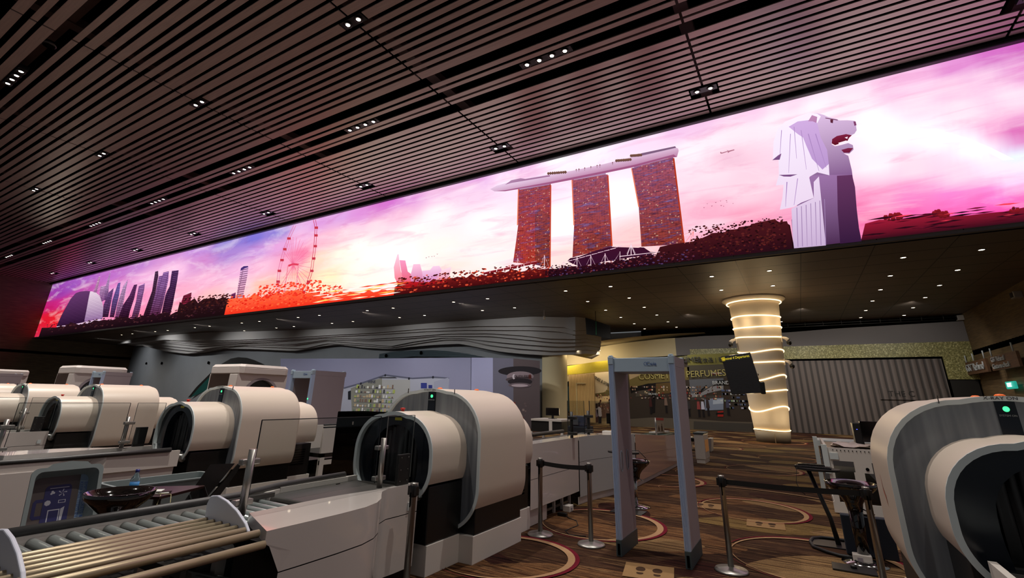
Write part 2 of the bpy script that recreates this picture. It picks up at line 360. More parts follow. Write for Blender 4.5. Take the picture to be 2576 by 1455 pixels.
SKY_POINTS = [(-69.2, 12.21, 140, 60, 170), (-66.0, 11.03, 150, 60, 165), (-67.7, 9.89, 190, 30, 110), (-67.3, 8.60, 215, 25, 45), (-64.1, 10.03, 200, 40, 130), (-63.4, 11.64, 150, 80, 180), (-63.7, 8.37, 225, 25, 35), (-60.4, 12.16, 165, 95, 190), (-59.9, 10.89, 185, 80, 165), (-54.4, 11.91, 185, 110, 195), (-52.5, 10.20, 225, 140, 200), (-50.4, 8.23, 235, 130, 175), (-49.1, 12.23, 185, 125, 200), (-46.8, 10.70, 235, 175, 215), (-46.5, 8.96, 240, 150, 190), (-45.5, 7.22, 240, 130, 160), (-44.4, 12.51, 205, 140, 205), (-42.2, 10.88, 245, 195, 225), (-40.0, 8.71, 245, 170, 195), (-39.8, 7.17, 245, 140, 160), (-39.3, 12.32, 190, 140, 215), (-38.2, 11.04, 205, 135, 200), (-37.0, 9.66, 240, 180, 210), (-35.8, 8.05, 252, 185, 185), (-35.3, 12.07, 125, 110, 200), (-34.5, 11.18, 170, 130, 205), (-33.0, 9.80, 235, 175, 215), (-32.5, 8.61, 250, 205, 215), (-31.8, 12.01, 120, 110, 205), (-31.0, 11.01, 200, 150, 215), (-30.2, 9.76, 245, 190, 215), (-29.7, 8.34, 255, 190, 170), (-29.1, 12.02, 135, 120, 205), (-28.8, 10.98, 225, 160, 215), (-27.6, 9.71, 245, 165, 195), (-26.6, 12.03, 225, 180, 225), (-26.8, 11.23, 240, 185, 220), (-26.1, 10.05, 240, 120, 160), (-26.1, 8.49, 255, 190, 160), (-25.0, 12.04, 215, 150, 215), (-24.0, 10.80, 245, 185, 205), (-24.4, 9.57, 255, 215, 190), (-23.4, 8.20, 255, 235, 190), (-22.8, 12.05, 215, 160, 220), (-22.2, 10.78, 250, 205, 215), (-22.3, 9.54, 255, 245, 225), (-21.4, 11.92, 215, 140, 210), (-20.8, 9.83, 255, 250, 240), (-20.4, 8.34, 255, 255, 235), (-19.4, 12.19, 205, 110, 195), (-18.7, 12.29, 205, 110, 200), (-19.6, 10.85, 250, 215, 225), (-19.3, 9.14, 255, 255, 245), (-17.6, 12.20, 215, 140, 210), (-17.8, 11.26, 240, 190, 215), (-16.8, 10.15, 255, 245, 240), (-17.7, 8.70, 255, 255, 250), (-15.3, 12.32, 235, 190, 225), (-15.2, 10.79, 255, 240, 240), (-15.0, 8.99, 255, 240, 232), (-13.6, 7.56, 255, 225, 215), (-12.7, 12.32, 225, 170, 225), (-12.9, 11.69, 240, 205, 230), (-12.1, 9.80, 255, 243, 243), (-12.0, 8.16, 255, 236, 232), (-10.3, 12.32, 235, 190, 230), (-9.7, 11.84, 240, 200, 232), (-10.6, 11.83, 255, 240, 250), (-8.2, 12.32, 255, 245, 252), (-7.8, 9.07, 255, 250, 252), (-6.2, 12.22, 252, 235, 248), (-5.1, 12.32, 245, 215, 240), (-5.3, 9.70, 255, 252, 255), (-3.8, 12.32, 245, 215, 238), (-2.8, 12.32, 235, 190, 228), (-1.9, 12.28, 235, 190, 225), (-2.3, 11.16, 255, 235, 242), (-1.4, 11.27, 250, 228, 238), (-1.0, 10.49, 235, 190, 210), (-1.5, 9.93, 250, 215, 228), (-0.6, 11.42, 248, 220, 232), (0.2, 12.23, 240, 195, 225), (-0.7, 9.08, 245, 205, 220), (-2.0, 8.37, 242, 170, 195), (-0.8, 7.85, 240, 150, 180), (0.7, 11.70, 252, 228, 238), (1.5, 12.16, 245, 205, 228), (2.0, 11.80, 255, 235, 242), (3.2, 11.74, 250, 222, 235), (3.6, 10.82, 255, 245, 248), (4.3, 11.68, 238, 185, 220), (4.9, 11.95, 240, 185, 222), (4.7, 11.08, 248, 215, 232), (5.9, 11.96, 220, 140, 205), (5.7, 11.33, 240, 190, 220), (6.8, 11.97, 205, 105, 190), (7.5, 12.06, 200, 95, 185), (7.3, 11.46, 225, 145, 205), (6.5, 11.35, 238, 190, 222), (5.7, 10.44, 248, 222, 235), (6.9, 10.61, 250, 220, 235), (6.3, 9.70, 240, 170, 210), (6.7, 9.37, 215, 110, 180), (3.8, 10.15, 255, 250, 252), (4.9, 9.82, 255, 255, 255), (5.7, 9.18, 255, 252, 255), (3.3, 9.10, 255, 235, 242), (4.2, 8.86, 250, 215, 230), (5.1, 8.51, 250, 210, 230), (6.0, 8.56, 240, 235, 250), (6.5, 8.56, 225, 240, 255), (6.3, 7.84, 245, 205, 240), (3.2, 7.97, 248, 160, 200), (4.0, 7.81, 252, 130, 195), (4.9, 7.63, 250, 130, 205), (5.8, 7.46, 245, 120, 205), (3.7, 7.33, 245, 95, 170), (4.8, 7.07, 235, 80, 160), (5.7, 7.10, 235, 70, 160), (6.3, 7.10, 240, 80, 170), (2.9, 7.41, 240, 120, 170), (7.7, 12.90, 190, 90, 180), (8.5, 11.73, 190, 90, 180), (7.6, 8.29, 235, 180, 230), (7.2, 6.92, 235, 70, 160), (-7.3, 7.35, 250, 215, 210), (-4.7, 7.84, 245, 200, 200)]
PICTURE = [
[1, 2, 105, 60, 110, 45, 18, 50, -63.8, 7.51, -63.4, 8.65, -62.9, 9.48, -62.4, 10.23, -61.6, 10.72, -60.6, 10.79, -59.0, 10.72, -58.1, 10.60, -57.9, 9.85, -57.5, 8.63, -57.2, 7.56, -59.4, 7.45],
[1, 2, 245, 225, 235, 150, 110, 160, -58.1, 10.60, -56.7, 10.38, -55.6, 9.95, -54.7, 9.44, -54.0, 8.81, -53.6, 8.36, -53.3, 7.63, -55.4, 7.59, -57.2, 7.56, -57.5, 8.63, -57.9, 9.85],
[2, 1, 235, 190, 215, 190, 130, 180, -57.2, 10.40, -57.2, 11.15, -57.1, 11.91, -56.8, 11.95, -56.5, 11.09, -56.4, 10.32],
[2, 1, 215, 175, 215, 150, 90, 150, -55.7, 10.11, -55.9, 10.87, -54.3, 10.72, -53.8, 9.51, -54.6, 9.28],
[2, 1, 220, 185, 225, 120, 70, 130, -54.8, 10.47, -54.8, 12.12, -54.7, 12.10, -54.1, 10.70, -53.3, 9.33, -54.2, 9.40],
[2, 1, 130, 90, 150, 60, 25, 50, -54.0, 8.95, -53.7, 10.08, -52.9, 10.43, -52.7, 9.70, -52.2, 7.71, -53.4, 7.78],
[2, 1, 130, 115, 190, 80, 30, 60, -52.4, 9.24, -52.3, 10.81, -51.8, 10.84, -51.3, 9.58, -51.0, 7.62, -51.9, 7.68],
[2, 1, 220, 190, 225, 130, 60, 110, -51.1, 8.73, -51.0, 10.39, -50.5, 10.91, -50.4, 10.84, -49.8, 8.09, -50.1, 7.56, -50.8, 7.61],
[2, 1, 110, 60, 110, 45, 15, 30, -50.1, 7.56, -49.9, 8.63, -49.2, 9.39, -48.9, 10.32, -48.3, 10.30, -48.1, 9.03, -48.2, 7.97, -48.1, 7.25, -49.6, 7.34],
[2, 1, 170, 120, 180, 80, 25, 50, -47.6, 7.09, -47.6, 8.72, -47.9, 10.09, -46.9, 10.26, -46.7, 9.71, -46.4, 7.85, -46.4, 6.95],
[2, 1, 90, 60, 90, 45, 15, 25, -45.6, 7.09, -45.2, 9.44, -45.6, 11.14, -45.1, 11.15, -44.8, 10.64, -44.4, 8.72, -44.5, 7.03],
[2, 1, 165, 120, 185, 90, 25, 45, -44.5, 7.03, -44.5, 9.24, -44.7, 10.63, -44.1, 10.63, -44.1, 10.89, -43.2, 10.90, -42.9, 10.12, -42.7, 8.08, -42.7, 6.91],
[2, 1, 95, 60, 110, 55, 18, 30, -42.5, 6.90, -42.7, 8.83, -42.6, 9.19, -42.4, 9.55, -42.7, 10.87, -41.6, 10.80, -41.4, 9.96, -41.3, 9.32, -41.1, 7.95, -41.1, 6.99],
[2, 1, 140, 45, 70, 110, 20, 35, -40.0, 7.40, -39.8, 8.57, -38.7, 8.72, -38.5, 7.98, -38.5, 7.29],
[2, 1, 130, 60, 110, 120, 40, 60, -33.1, 7.07, -33.2, 8.10, -32.7, 8.17, -32.4, 6.96],
[2, 1, 225, 180, 220, 235, 170, 170, -32.4, 6.96, -32.6, 8.70, -32.7, 9.89, -32.4, 10.02, -31.9, 9.98, -31.8, 9.86, -31.7, 9.16, -31.7, 7.86, -31.7, 7.07],
[3, 0, 210, 180, 205, 210, 180, 205, -63.8, 7.51, -59.4, 7.48, -53.8, 7.66, -53.3, 7.47, -58.9, 7.27, -63.5, 7.40],
[3, 0, 70, 45, 110, 70, 45, 110, -32.7, 9.92, -32.4, 10.02, -31.9, 9.98, -31.8, 9.88, -32.2, 9.85, -32.7, 9.71],
[4, 0, 215, 120, 160, 215, 120, 160, -27.52, 12.27, -27.93, 11.40, -27.87, 11.38, -27.46, 12.24],
[4, 0, 215, 120, 160, 215, 120, 160, -27.93, 11.40, -28.16, 10.68, -28.10, 10.66, -27.87, 11.38],
[4, 0, 215, 120, 160, 215, 120, 160, -28.16, 10.68, -28.25, 9.94, -28.18, 9.92, -28.10, 10.66],
[4, 0, 215, 120, 160, 215, 120, 160, -28.25, 9.94, -28.31, 9.21, -28.25, 9.20, -28.18, 9.92],
[4, 0, 215, 120, 160, 215, 120, 160, -28.31, 9.21, -28.22, 8.48, -28.16, 8.47, -28.25, 9.20],
[4, 0, 215, 120, 160, 215, 120, 160, -28.22, 8.47, -28.00, 7.74, -27.94, 7.74, -28.16, 8.47],
[4, 0, 215, 120, 160, 215, 120, 160, -27.29, 12.20, -27.70, 11.34, -27.64, 11.32, -27.23, 12.18],
[4, 0, 215, 120, 160, 215, 120, 160, -27.70, 11.34, -27.93, 10.62, -27.88, 10.60, -27.64, 11.32],
[4, 0, 215, 120, 160, 215, 120, 160, -27.93, 10.62, -28.02, 9.88, -27.96, 9.87, -27.88, 10.60],
[4, 0, 215, 120, 160, 215, 120, 160, -28.02, 9.88, -28.08, 9.16, -28.03, 9.15, -27.96, 9.87],
[4, 0, 215, 120, 160, 215, 120, 160, -28.08, 9.16, -27.99, 8.43, -27.94, 8.42, -28.03, 9.15],
[4, 0, 215, 120, 160, 215, 120, 160, -27.99, 8.42, -27.78, 7.70, -27.73, 7.69, -27.94, 8.42],
[4, 0, 200, 60, 90, 200, 60, 90, -25.53, 12.30, -25.24, 11.71, -25.19, 11.71, -25.48, 12.30],
[4, 0, 200, 60, 90, 200, 60, 90, -25.24, 11.72, -25.15, 11.18, -25.09, 11.17, -25.19, 11.70],
[4, 0, 200, 60, 90, 200, 60, 90, -25.15, 11.18, -25.04, 10.44, -24.99, 10.43, -25.09, 11.17],
[4, 0, 200, 60, 90, 200, 60, 90, -25.04, 10.44, -24.99, 9.62, -24.94, 9.61, -24.99, 10.43],
[4, 0, 200, 60, 90, 200, 60, 90, -24.99, 9.62, -24.97, 8.83, -24.92, 8.81, -24.94, 9.61],
[4, 0, 200, 60, 90, 200, 60, 90, -24.97, 8.83, -25.11, 8.16, -25.06, 8.14, -24.92, 8.81],
[4, 0, 200, 60, 90, 200, 60, 90, -25.11, 8.16, -25.43, 7.56, -25.37, 7.54, -25.06, 8.14],
[4, 0, 200, 60, 90, 200, 60, 90, -25.32, 12.28, -25.03, 11.65, -24.99, 11.65, -25.27, 12.28],
[4, 0, 200, 60, 90, 200, 60, 90, -25.03, 11.65, -24.94, 11.12, -24.89, 11.11, -24.99, 11.64],
[4, 0, 200, 60, 90, 200, 60, 90, -24.94, 11.12, -24.84, 10.38, -24.79, 10.37, -24.89, 11.11],
[4, 0, 200, 60, 90, 200, 60, 90, -24.84, 10.38, -24.79, 9.57, -24.74, 9.56, -24.79, 10.37],
[4, 0, 200, 60, 90, 200, 60, 90, -24.79, 9.57, -24.77, 8.78, -24.72, 8.77, -24.74, 9.56],
[4, 0, 200, 60, 90, 200, 60, 90, -24.77, 8.78, -24.91, 8.11, -24.86, 8.10, -24.72, 8.77],
[4, 0, 200, 60, 90, 200, 60, 90, -24.91, 8.12, -25.22, 7.52, -25.18, 7.50, -24.87, 8.10],
[4, 0, 228, 105, 145, 228, 105, 145, -26.79, 9.45, -28.15, 10.57, -28.17, 10.56, -26.82, 9.44],
[4, 0, 228, 105, 145, 228, 105, 145, -26.79, 9.45, -28.09, 10.89, -28.11, 10.88, -26.82, 9.44],
[4, 0, 228, 105, 145, 228, 105, 145, -26.79, 9.44, -27.97, 11.14, -28.00, 11.14, -26.82, 9.44],
[4, 0, 228, 105, 145, 228, 105, 145, -26.79, 9.44, -27.79, 11.32, -27.82, 11.32, -26.82, 9.44],
[4, 0, 228, 105, 145, 228, 105, 145, -26.79, 9.44, -27.57, 11.41, -27.61, 11.41, -26.82, 9.44],
[4, 0, 228, 105, 145, 228, 105, 145, -26.79, 9.44, -27.32, 11.41, -27.36, 11.42, -26.82, 9.45],
[4, 0, 228, 105, 145, 228, 105, 145, -26.79, 9.44, -26.92, 11.31, -26.95, 11.31, -26.82, 9.45],
[4, 0, 228, 105, 145, 228, 105, 145, -26.79, 9.44, -26.52, 11.12, -26.55, 11.13, -26.82, 9.45],
[4, 0, 228, 105, 145, 228, 105, 145, -26.79, 9.44, -26.13, 10.86, -26.16, 10.87, -26.82, 9.45],
[4, 0, 228, 105, 145, 228, 105, 145, -26.79, 9.44, -25.79, 10.55, -25.81, 10.56, -26.82, 9.45],
[4, 0, 228, 105, 145, 228, 105, 145, -26.79, 9.43, -25.49, 10.19, -25.51, 10.21, -26.82, 9.45],
[4, 0, 228, 105, 145, 228, 105, 145, -26.79, 9.43, -25.25, 9.81, -25.27, 9.82, -26.81, 9.45],
[4, 0, 228, 105, 145, 228, 105, 145, -26.80, 9.43, -25.09, 9.41, -25.10, 9.43, -26.81, 9.45],
[4, 0, 228, 105, 145, 228, 105, 145, -26.80, 9.43, -25.00, 9.03, -25.00, 9.05, -26.80, 9.45],
[4, 0, 228, 105, 145, 228, 105, 145, -26.81, 9.44, -24.98, 8.66, -24.98, 8.68, -26.80, 9.45],
[4, 0, 228, 105, 145, 228, 105, 145, -26.81, 9.44, -25.05, 8.33, -25.03, 8.35, -26.80, 9.45],
[4, 0, 228, 105, 145, 228, 105, 145, -26.82, 9.44, -25.18, 8.05, -25.16, 8.06, -26.79, 9.45],
[4, 0, 228, 105, 145, 228, 105, 145, -26.82, 9.44, -25.38, 7.83, -25.36, 7.83, -26.79, 9.45],
[4, 0, 228, 105, 145, 228, 105, 145, -26.82, 9.44, -25.65, 7.67, -25.62, 7.68, -26.79, 9.44],
[4, 0, 228, 105, 145, 228, 105, 145, -26.82, 9.44, -25.96, 7.59, -25.93, 7.59, -26.79, 9.44],
[4, 0, 228, 105, 145, 228, 105, 145, -26.82, 9.45, -26.32, 7.59, -26.29, 7.58, -26.79, 9.44],
[4, 0, 228, 105, 145, 228, 105, 145, -26.82, 9.45, -26.57, 7.65, -26.54, 7.64, -26.79, 9.44],
[4, 0, 228, 105, 145, 228, 105, 145, -26.82, 9.45, -26.84, 7.79, -26.81, 7.78, -26.79, 9.44],
[4, 0, 228, 105, 145, 228, 105, 145, -26.82, 9.45, -27.11, 8.00, -27.08, 7.99, -26.79, 9.44],
[4, 0, 228, 105, 145, 228, 105, 145, -26.82, 9.45, -27.37, 8.28, -27.34, 8.27, -26.79, 9.44],
[4, 0, 228, 105, 145, 228, 105, 145, -26.82, 9.45, -27.62, 8.62, -27.59, 8.61, -26.79, 9.44],
[4, 0, 235, 120, 140, 235, 120, 140, -26.75, 9.43, -25.36, 7.59, -25.32, 7.60, -26.70, 9.44],
[4, 0, 235, 120, 140, 235, 120, 140, -26.75, 9.45, -27.95, 7.85, -27.90, 7.82, -26.70, 9.42],
[4, 0, 250, 200, 220, 235, 90, 110, -17.92, 8.23, -17.75, 8.92, -17.66, 8.91, -17.57, 8.57, -17.37, 7.91, -17.10, 7.50, -16.73, 7.09, -17.50, 7.25, -17.77, 7.61],
[4, 3, 120, 60, 90, 150, 20, 15, -10.23, 11.20, -8.50, 11.10, -8.53, 9.04, -8.57, 7.07, -9.30, 7.30, -10.44, 7.55, -10.28, 8.73, -10.21, 9.33],
[4, 3, 120, 80, 120, 90, 20, 25, -7.43, 11.06, -5.77, 10.94, -5.75, 9.13, -5.74, 7.62, -6.60, 7.51, -7.50, 7.40, -7.39, 8.85],
[4, 3, 115, 80, 125, 60, 12, 20, -4.71, 10.98, -2.99, 11.07, -2.94, 9.00, -2.91, 7.31, -3.70, 7.39, -4.54, 7.46, -4.53, 9.17],
[5, 0, 190, 50, 70, 190, 50, 70, -27.97, 11.48, -27.57, 11.42, -27.52, 11.25, -27.92, 11.31],
[5, 0, 190, 50, 70, 190, 50, 70, -28.20, 10.76, -27.81, 10.71, -27.76, 10.53, -28.15, 10.59],
[5, 0, 190, 50, 70, 190, 50, 70, -28.28, 10.02, -27.89, 9.97, -27.84, 9.80, -28.23, 9.85],
[5, 0, 190, 50, 70, 190, 50, 70, -28.35, 9.29, -27.96, 9.25, -27.91, 9.08, -28.30, 9.13],
[5, 0, 190, 50, 70, 190, 50, 70, -28.26, 8.56, -27.87, 8.52, -27.83, 8.35, -28.21, 8.39],
[5, 0, 190, 50, 70, 190, 50, 70, -28.04, 7.82, -27.66, 7.79, -27.61, 7.63, -27.99, 7.66],
[5, 0, 190, 50, 70, 190, 50, 70, -25.28, 11.80, -24.92, 11.74, -24.88, 11.57, -25.24, 11.63],
[5, 0, 190, 50, 70, 190, 50, 70, -25.18, 11.26, -24.82, 11.20, -24.78, 11.04, -25.14, 11.09],
[5, 0, 190, 50, 70, 190, 50, 70, -25.07, 10.52, -24.72, 10.47, -24.68, 10.31, -25.03, 10.36],
[5, 0, 190, 50, 70, 190, 50, 70, -25.02, 9.70, -24.67, 9.66, -24.64, 9.50, -24.98, 9.54],
[5, 0, 190, 50, 70, 190, 50, 70, -25.00, 8.90, -24.66, 8.86, -24.62, 8.71, -24.96, 8.75],
[5, 0, 190, 50, 70, 190, 50, 70, -25.14, 8.23, -24.80, 8.20, -24.76, 8.04, -25.10, 8.08],
[5, 0, 190, 50, 70, 190, 50, 70, -25.46, 7.63, -25.11, 7.60, -25.07, 7.45, -25.42, 7.48],
[5, 0, 215, 60, 90, 215, 60, 90, -27.21, 9.35, -26.76, 9.42, -26.87, 9.55, -27.32, 9.49],
[5, 0, 215, 60, 90, 215, 60, 90, -26.81, 9.42, -26.19, 9.30, -26.21, 9.44, -26.82, 9.55],
[5, 0, 230, 130, 150, 230, 130, 150, -27.36, 9.46, -27.25, 8.08, -27.16, 8.06, -27.26, 9.44],
[5, 0, 230, 130, 150, 230, 130, 150, -27.25, 8.08, -27.13, 6.68, -27.04, 6.67, -27.16, 8.06],
[5, 0, 230, 130, 150, 230, 130, 150, -26.29, 9.38, -26.11, 7.96, -26.03, 7.95, -26.20, 9.37],
[5, 0, 230, 130, 150, 230, 130, 150, -26.11, 7.96, -25.92, 6.69, -25.84, 6.68, -26.03, 7.95],
[5, 0, 240, 150, 190, 220, 70, 90, -17.55, 8.57, -17.12, 8.49, -16.87, 7.85, -16.64, 7.70, -16.57, 7.07, -17.06, 7.16, -17.30, 7.81],
[5, 0, 245, 190, 215, 190, 90, 150, -16.64, 7.66, -16.52, 8.21, -16.06, 8.16, -15.88, 7.74, -15.62, 7.38, -15.68, 7.02, -16.57, 7.07],
[5, 0, 240, 200, 225, 200, 110, 180, -15.88, 7.78, -15.35, 7.76, -15.17, 7.94, -14.76, 7.91, -14.59, 7.67, -14.81, 7.29, -15.28, 7.01, -15.73, 7.03],
[5, 3, 90, 50, 80, 35, 10, 15, -9.31, 9.79, -9.07, 10.05, -8.80, 9.69, -8.52, 9.49, -8.56, 7.07, -9.29, 7.30],
[5, 3, 60, 30, 60, 60, 20, 30, -6.93, 8.21, -6.30, 8.39, -5.72, 8.02, -5.74, 7.62, -6.74, 7.49],
[5, 0, 170, 110, 130, 170, 110, 130, -1.25, 10.79, -1.02, 10.81, -0.75, 10.82, -0.75, 10.78, -0.92, 10.76, -0.98, 10.72, -0.99, 10.78, -1.20, 10.75],
[5, 0, 170, 110, 130, 170, 110, 130, -1.02, 10.87, -0.97, 10.83, -0.91, 10.76, -0.95, 10.77],
[5, 0, 170, 110, 130, 170, 110, 130, -1.25, 10.83, -1.22, 10.84, -1.18, 10.76, -1.24, 10.76],
[5, 0, 150, 70, 100, 150, 70, 100, -2.09, 8.69, -2.06, 8.67, -2.03, 8.69, -2.07, 8.64],
[5, 0, 150, 70, 100, 150, 70, 100, -1.97, 8.83, -1.94, 8.80, -1.90, 8.82, -1.94, 8.78],
[5, 0, 150, 70, 100, 150, 70, 100, -1.82, 8.70, -1.79, 8.68, -1.75, 8.70, -1.79, 8.65],
[5, 0, 150, 70, 100, 150, 70, 100, -1.67, 8.82, -1.64, 8.80, -1.60, 8.81, -1.64, 8.77],
[5, 0, 150, 70, 100, 150, 70, 100, -1.49, 8.85, -1.46, 8.82, -1.43, 8.84, -1.47, 8.80],
[5, 0, 150, 70, 100, 150, 70, 100, -1.50, 8.66, -1.47, 8.64, -1.43, 8.65, -1.47, 8.61],
[5, 0, 150, 70, 100, 150, 70, 100, -1.41, 8.62, -1.38, 8.59, -1.35, 8.61, -1.39, 8.57],
[5, 0, 150, 70, 100, 150, 70, 100, -1.29, 8.82, -1.26, 8.80, -1.23, 8.81, -1.27, 8.77],
[5, 0, 150, 70, 100, 150, 70, 100, -1.29, 8.76, -1.26, 8.73, -1.23, 8.75, -1.26, 8.71],
[5, 0, 150, 70, 100, 150, 70, 100, -1.09, 8.67, -1.06, 8.64, -1.03, 8.66, -1.06, 8.62],
[5, 0, 150, 70, 100, 150, 70, 100, -15.74, 8.49, -15.68, 8.46, -15.62, 8.48, -15.67, 8.42],
[5, 0, 150, 70, 100, 150, 70, 100, -15.57, 8.52, -15.50, 8.48, -15.44, 8.51, -15.50, 8.45],
[5, 0, 150, 70, 100, 150, 70, 100, -15.36, 8.51, -15.30, 8.47, -15.24, 8.50, -15.30, 8.44],
[5, 0, 150, 70, 100, 150, 70, 100, -15.21, 8.50, -15.15, 8.47, -15.09, 8.50, -15.14, 8.44],
[5, 0, 150, 70, 100, 150, 70, 100, -15.02, 8.59, -14.95, 8.56, -14.89, 8.59, -14.95, 8.53],
[5, 0, 255, 255, 255, 255, 255, 255, 2.93, 10.32, 3.33, 10.39, 3.89, 10.32, 4.59, 10.13, 5.15, 9.89, 5.64, 9.49, 6.06, 9.04, 6.44, 8.56, 6.22, 8.58, 5.86, 9.03, 5.39, 9.44, 4.78, 9.77, 4.03, 10.07, 3.30, 10.19],
[6, 0, 250, 215, 228, 220, 120, 150, -14.59, 7.67, -14.01, 7.76, -14.04, 7.37, -14.28, 7.12, -14.98, 7.07, -14.81, 7.33],
[6, 0, 190, 30, 40, 150, 15, 20, -17.57, 7.34, -16.75, 7.30, -15.28, 7.10, -14.26, 7.20, -14.20, 6.99, -17.03, 6.97],
[6, 0, 225, 120, 90, 225, 120, 90, -10.25, 11.21, -10.27, 9.34, -10.21, 9.33, -10.20, 11.19],
[6, 0, 225, 120, 90, 225, 120, 90, -7.46, 11.06, -7.42, 8.85, -7.37, 8.85, -7.41, 11.05],
[6, 0, 225, 120, 90, 225, 120, 90, -4.73, 10.98, -4.55, 9.17, -4.50, 9.17, -4.69, 10.98],
[6, 0, 190, 60, 30, 190, 60, 30, -8.52, 11.03, -8.58, 7.11, -8.53, 7.10, -8.47, 11.02],
[6, 0, 190, 60, 30, 190, 60, 30, -5.78, 10.90, -5.77, 7.66, -5.71, 7.65, -5.73, 10.89],
[6, 0, 170, 50, 25, 170, 50, 25, -3.01, 11.02, -2.94, 7.34, -2.89, 7.34, -2.95, 11.01],
[6, 0, 190, 160, 190, 150, 110, 150, -10.16, 11.14, -8.55, 11.05, -8.55, 11.13, -10.14, 11.24],
[6, 0, 190, 160, 190, 150, 110, 150, -7.36, 11.02, -5.84, 10.94, -5.85, 11.02, -7.34, 11.10],
[6, 0, 190, 160, 190, 150, 110, 150, -4.61, 10.97, -3.02, 11.07, -3.04, 11.16, -4.57, 11.08],
[6, 0, 70, 20, 25, 35, 10, 18, -3.82, 7.35, -3.23, 7.39, -2.44, 7.39, -1.88, 7.61, -1.46, 7.57, -1.40, 7.65, -1.04, 7.63, -0.98, 7.69, -0.53, 7.69, -0.44, 7.76, 0.17, 7.80, 0.41, 7.53, 0.36, 6.62, -4.23, 6.62],
[6, 0, 70, 20, 25, 35, 10, 20, -2.74, 7.31, -2.15, 7.51, -1.47, 7.57, -1.40, 7.63, -1.05, 7.61, -0.98, 7.70, -0.64, 7.65, -0.57, 7.75, -0.23, 7.74, -0.12, 7.68, 0.53, 7.66, 0.58, 7.31, 0.55, 6.62, -3.00, 6.62],
[6, 0, 215, 185, 220, 120, 80, 130, 1.20, 11.42, 1.48, 11.56, 1.79, 11.60, 2.05, 11.53, 2.22, 11.41, 2.35, 11.27, 2.56, 11.13, 2.63, 11.05, 2.85, 10.99, 3.04, 10.91, 3.05, 10.78, 3.03, 10.54, 2.95, 10.43, 2.84, 10.39, 2.69, 10.39, 2.44, 10.43, 2.30, 10.37, 2.26, 10.21, 2.34, 10.11, 2.52, 10.11, 2.72, 10.13, 2.83, 10.02, 2.82, 9.85, 2.68, 9.73, 2.53, 9.78, 2.64, 9.66, 2.64, 9.12, 2.62, 8.86, 1.89, 8.96, 1.50, 9.12, 1.19, 9.89],
[6, 0, 150, 110, 160, 70, 40, 75, 1.47, 9.20, 2.61, 8.96, 2.61, 8.48, 2.52, 7.73, 2.46, 7.06, 2.45, 6.62, 1.78, 6.62, 0.59, 6.65, 0.61, 7.05, 0.67, 7.68, 0.94, 8.23],
[6, 0, 150, 25, 50, 35, 10, 22, 2.65, 7.20, 3.03, 7.27, 3.46, 7.19, 3.89, 7.16, 4.24, 7.20, 4.57, 7.20, 4.71, 7.08, 5.10, 7.04, 5.56, 7.04, 5.86, 7.02, 6.29, 7.07, 6.28, 6.64, 6.23, 6.62, 4.59, 6.62, 2.43, 6.62],
[7, 0, 225, 200, 225, 175, 110, 150, -11.83, 11.52, -11.44, 11.63, -10.60, 11.67, -8.91, 11.59, -7.34, 11.48, -5.88, 11.45, -4.51, 11.48, -2.89, 11.49, -2.76, 11.37, -2.75, 11.26, -2.84, 11.01, -3.33, 11.05, -4.55, 10.98, -5.90, 11.00, -7.36, 11.03, -8.59, 11.07, -9.90, 11.15, -10.94, 11.21, -11.57, 11.34],
[7, 0, 60, 15, 40, 50, 15, 40, -7.73, 7.25, -7.59, 7.37, -7.16, 7.38, -6.74, 7.48, -6.33, 7.56, -5.79, 7.62, -4.66, 7.42, -4.47, 7.43, -4.19, 7.18, -3.83, 7.13, -4.56, 7.07, -5.82, 7.04, -7.18, 6.94],
[7, 0, 240, 228, 245, 225, 205, 228, 0.44, 10.05, 0.57, 10.78, 0.78, 11.25, 1.04, 11.47, 1.48, 11.56, 1.79, 11.60, 2.04, 11.49, 2.13, 11.35, 1.98, 11.11, 1.99, 10.53, 2.09, 10.01, 2.05, 9.47, 2.00, 9.06, 1.68, 9.25, 1.42, 9.13, 1.43, 8.34, 1.05, 8.24, 0.81, 8.12, 0.38, 8.10, 0.52, 8.52, 0.63, 9.01, 0.39, 9.03, 0.54, 9.41, 0.64, 10.18],
[7, 0, 140, 25, 35, 90, 15, 25, 3.53, 7.31, 3.57, 7.36, 3.61, 7.35, 3.62, 7.29, 3.59, 7.25, 3.55, 7.26],
[7, 0, 140, 25, 35, 90, 15, 25, 3.30, 7.31, 3.35, 7.39, 3.42, 7.38, 3.44, 7.28, 3.38, 7.23, 3.32, 7.24],
[7, 0, 140, 25, 35, 90, 15, 25, 3.43, 7.23, 3.48, 7.31, 3.54, 7.30, 3.56, 7.21, 3.51, 7.15, 3.45, 7.16],
[7, 0, 140, 25, 35, 90, 15, 25, 3.46, 7.34, 3.51, 7.42, 3.57, 7.41, 3.59, 7.32, 3.54, 7.26, 3.48, 7.27],
[7, 0, 140, 25, 35, 90, 15, 25, 3.52, 7.24, 3.56, 7.30, 3.61, 7.30, 3.62, 7.23, 3.58, 7.18, 3.54, 7.19],
[7, 0, 140, 25, 35, 90, 15, 25, 3.45, 7.34, 3.50, 7.42, 3.56, 7.41, 3.57, 7.32, 3.53, 7.27, 3.47, 7.28],
[7, 0, 140, 25, 35, 90, 15, 25, 3.38, 7.35, 3.43, 7.43, 3.49, 7.41, 3.50, 7.33, 3.45, 7.28, 3.40, 7.29],
[7, 0, 140, 25, 35, 90, 15, 25, 3.48, 7.33, 3.52, 7.40, 3.58, 7.39, 3.59, 7.31, 3.55, 7.27, 3.50, 7.28],
[7, 0, 140, 25, 35, 90, 15, 25, 3.32, 7.30, 3.36, 7.36, 3.41, 7.35, 3.42, 7.28, 3.38, 7.25, 3.34, 7.25],
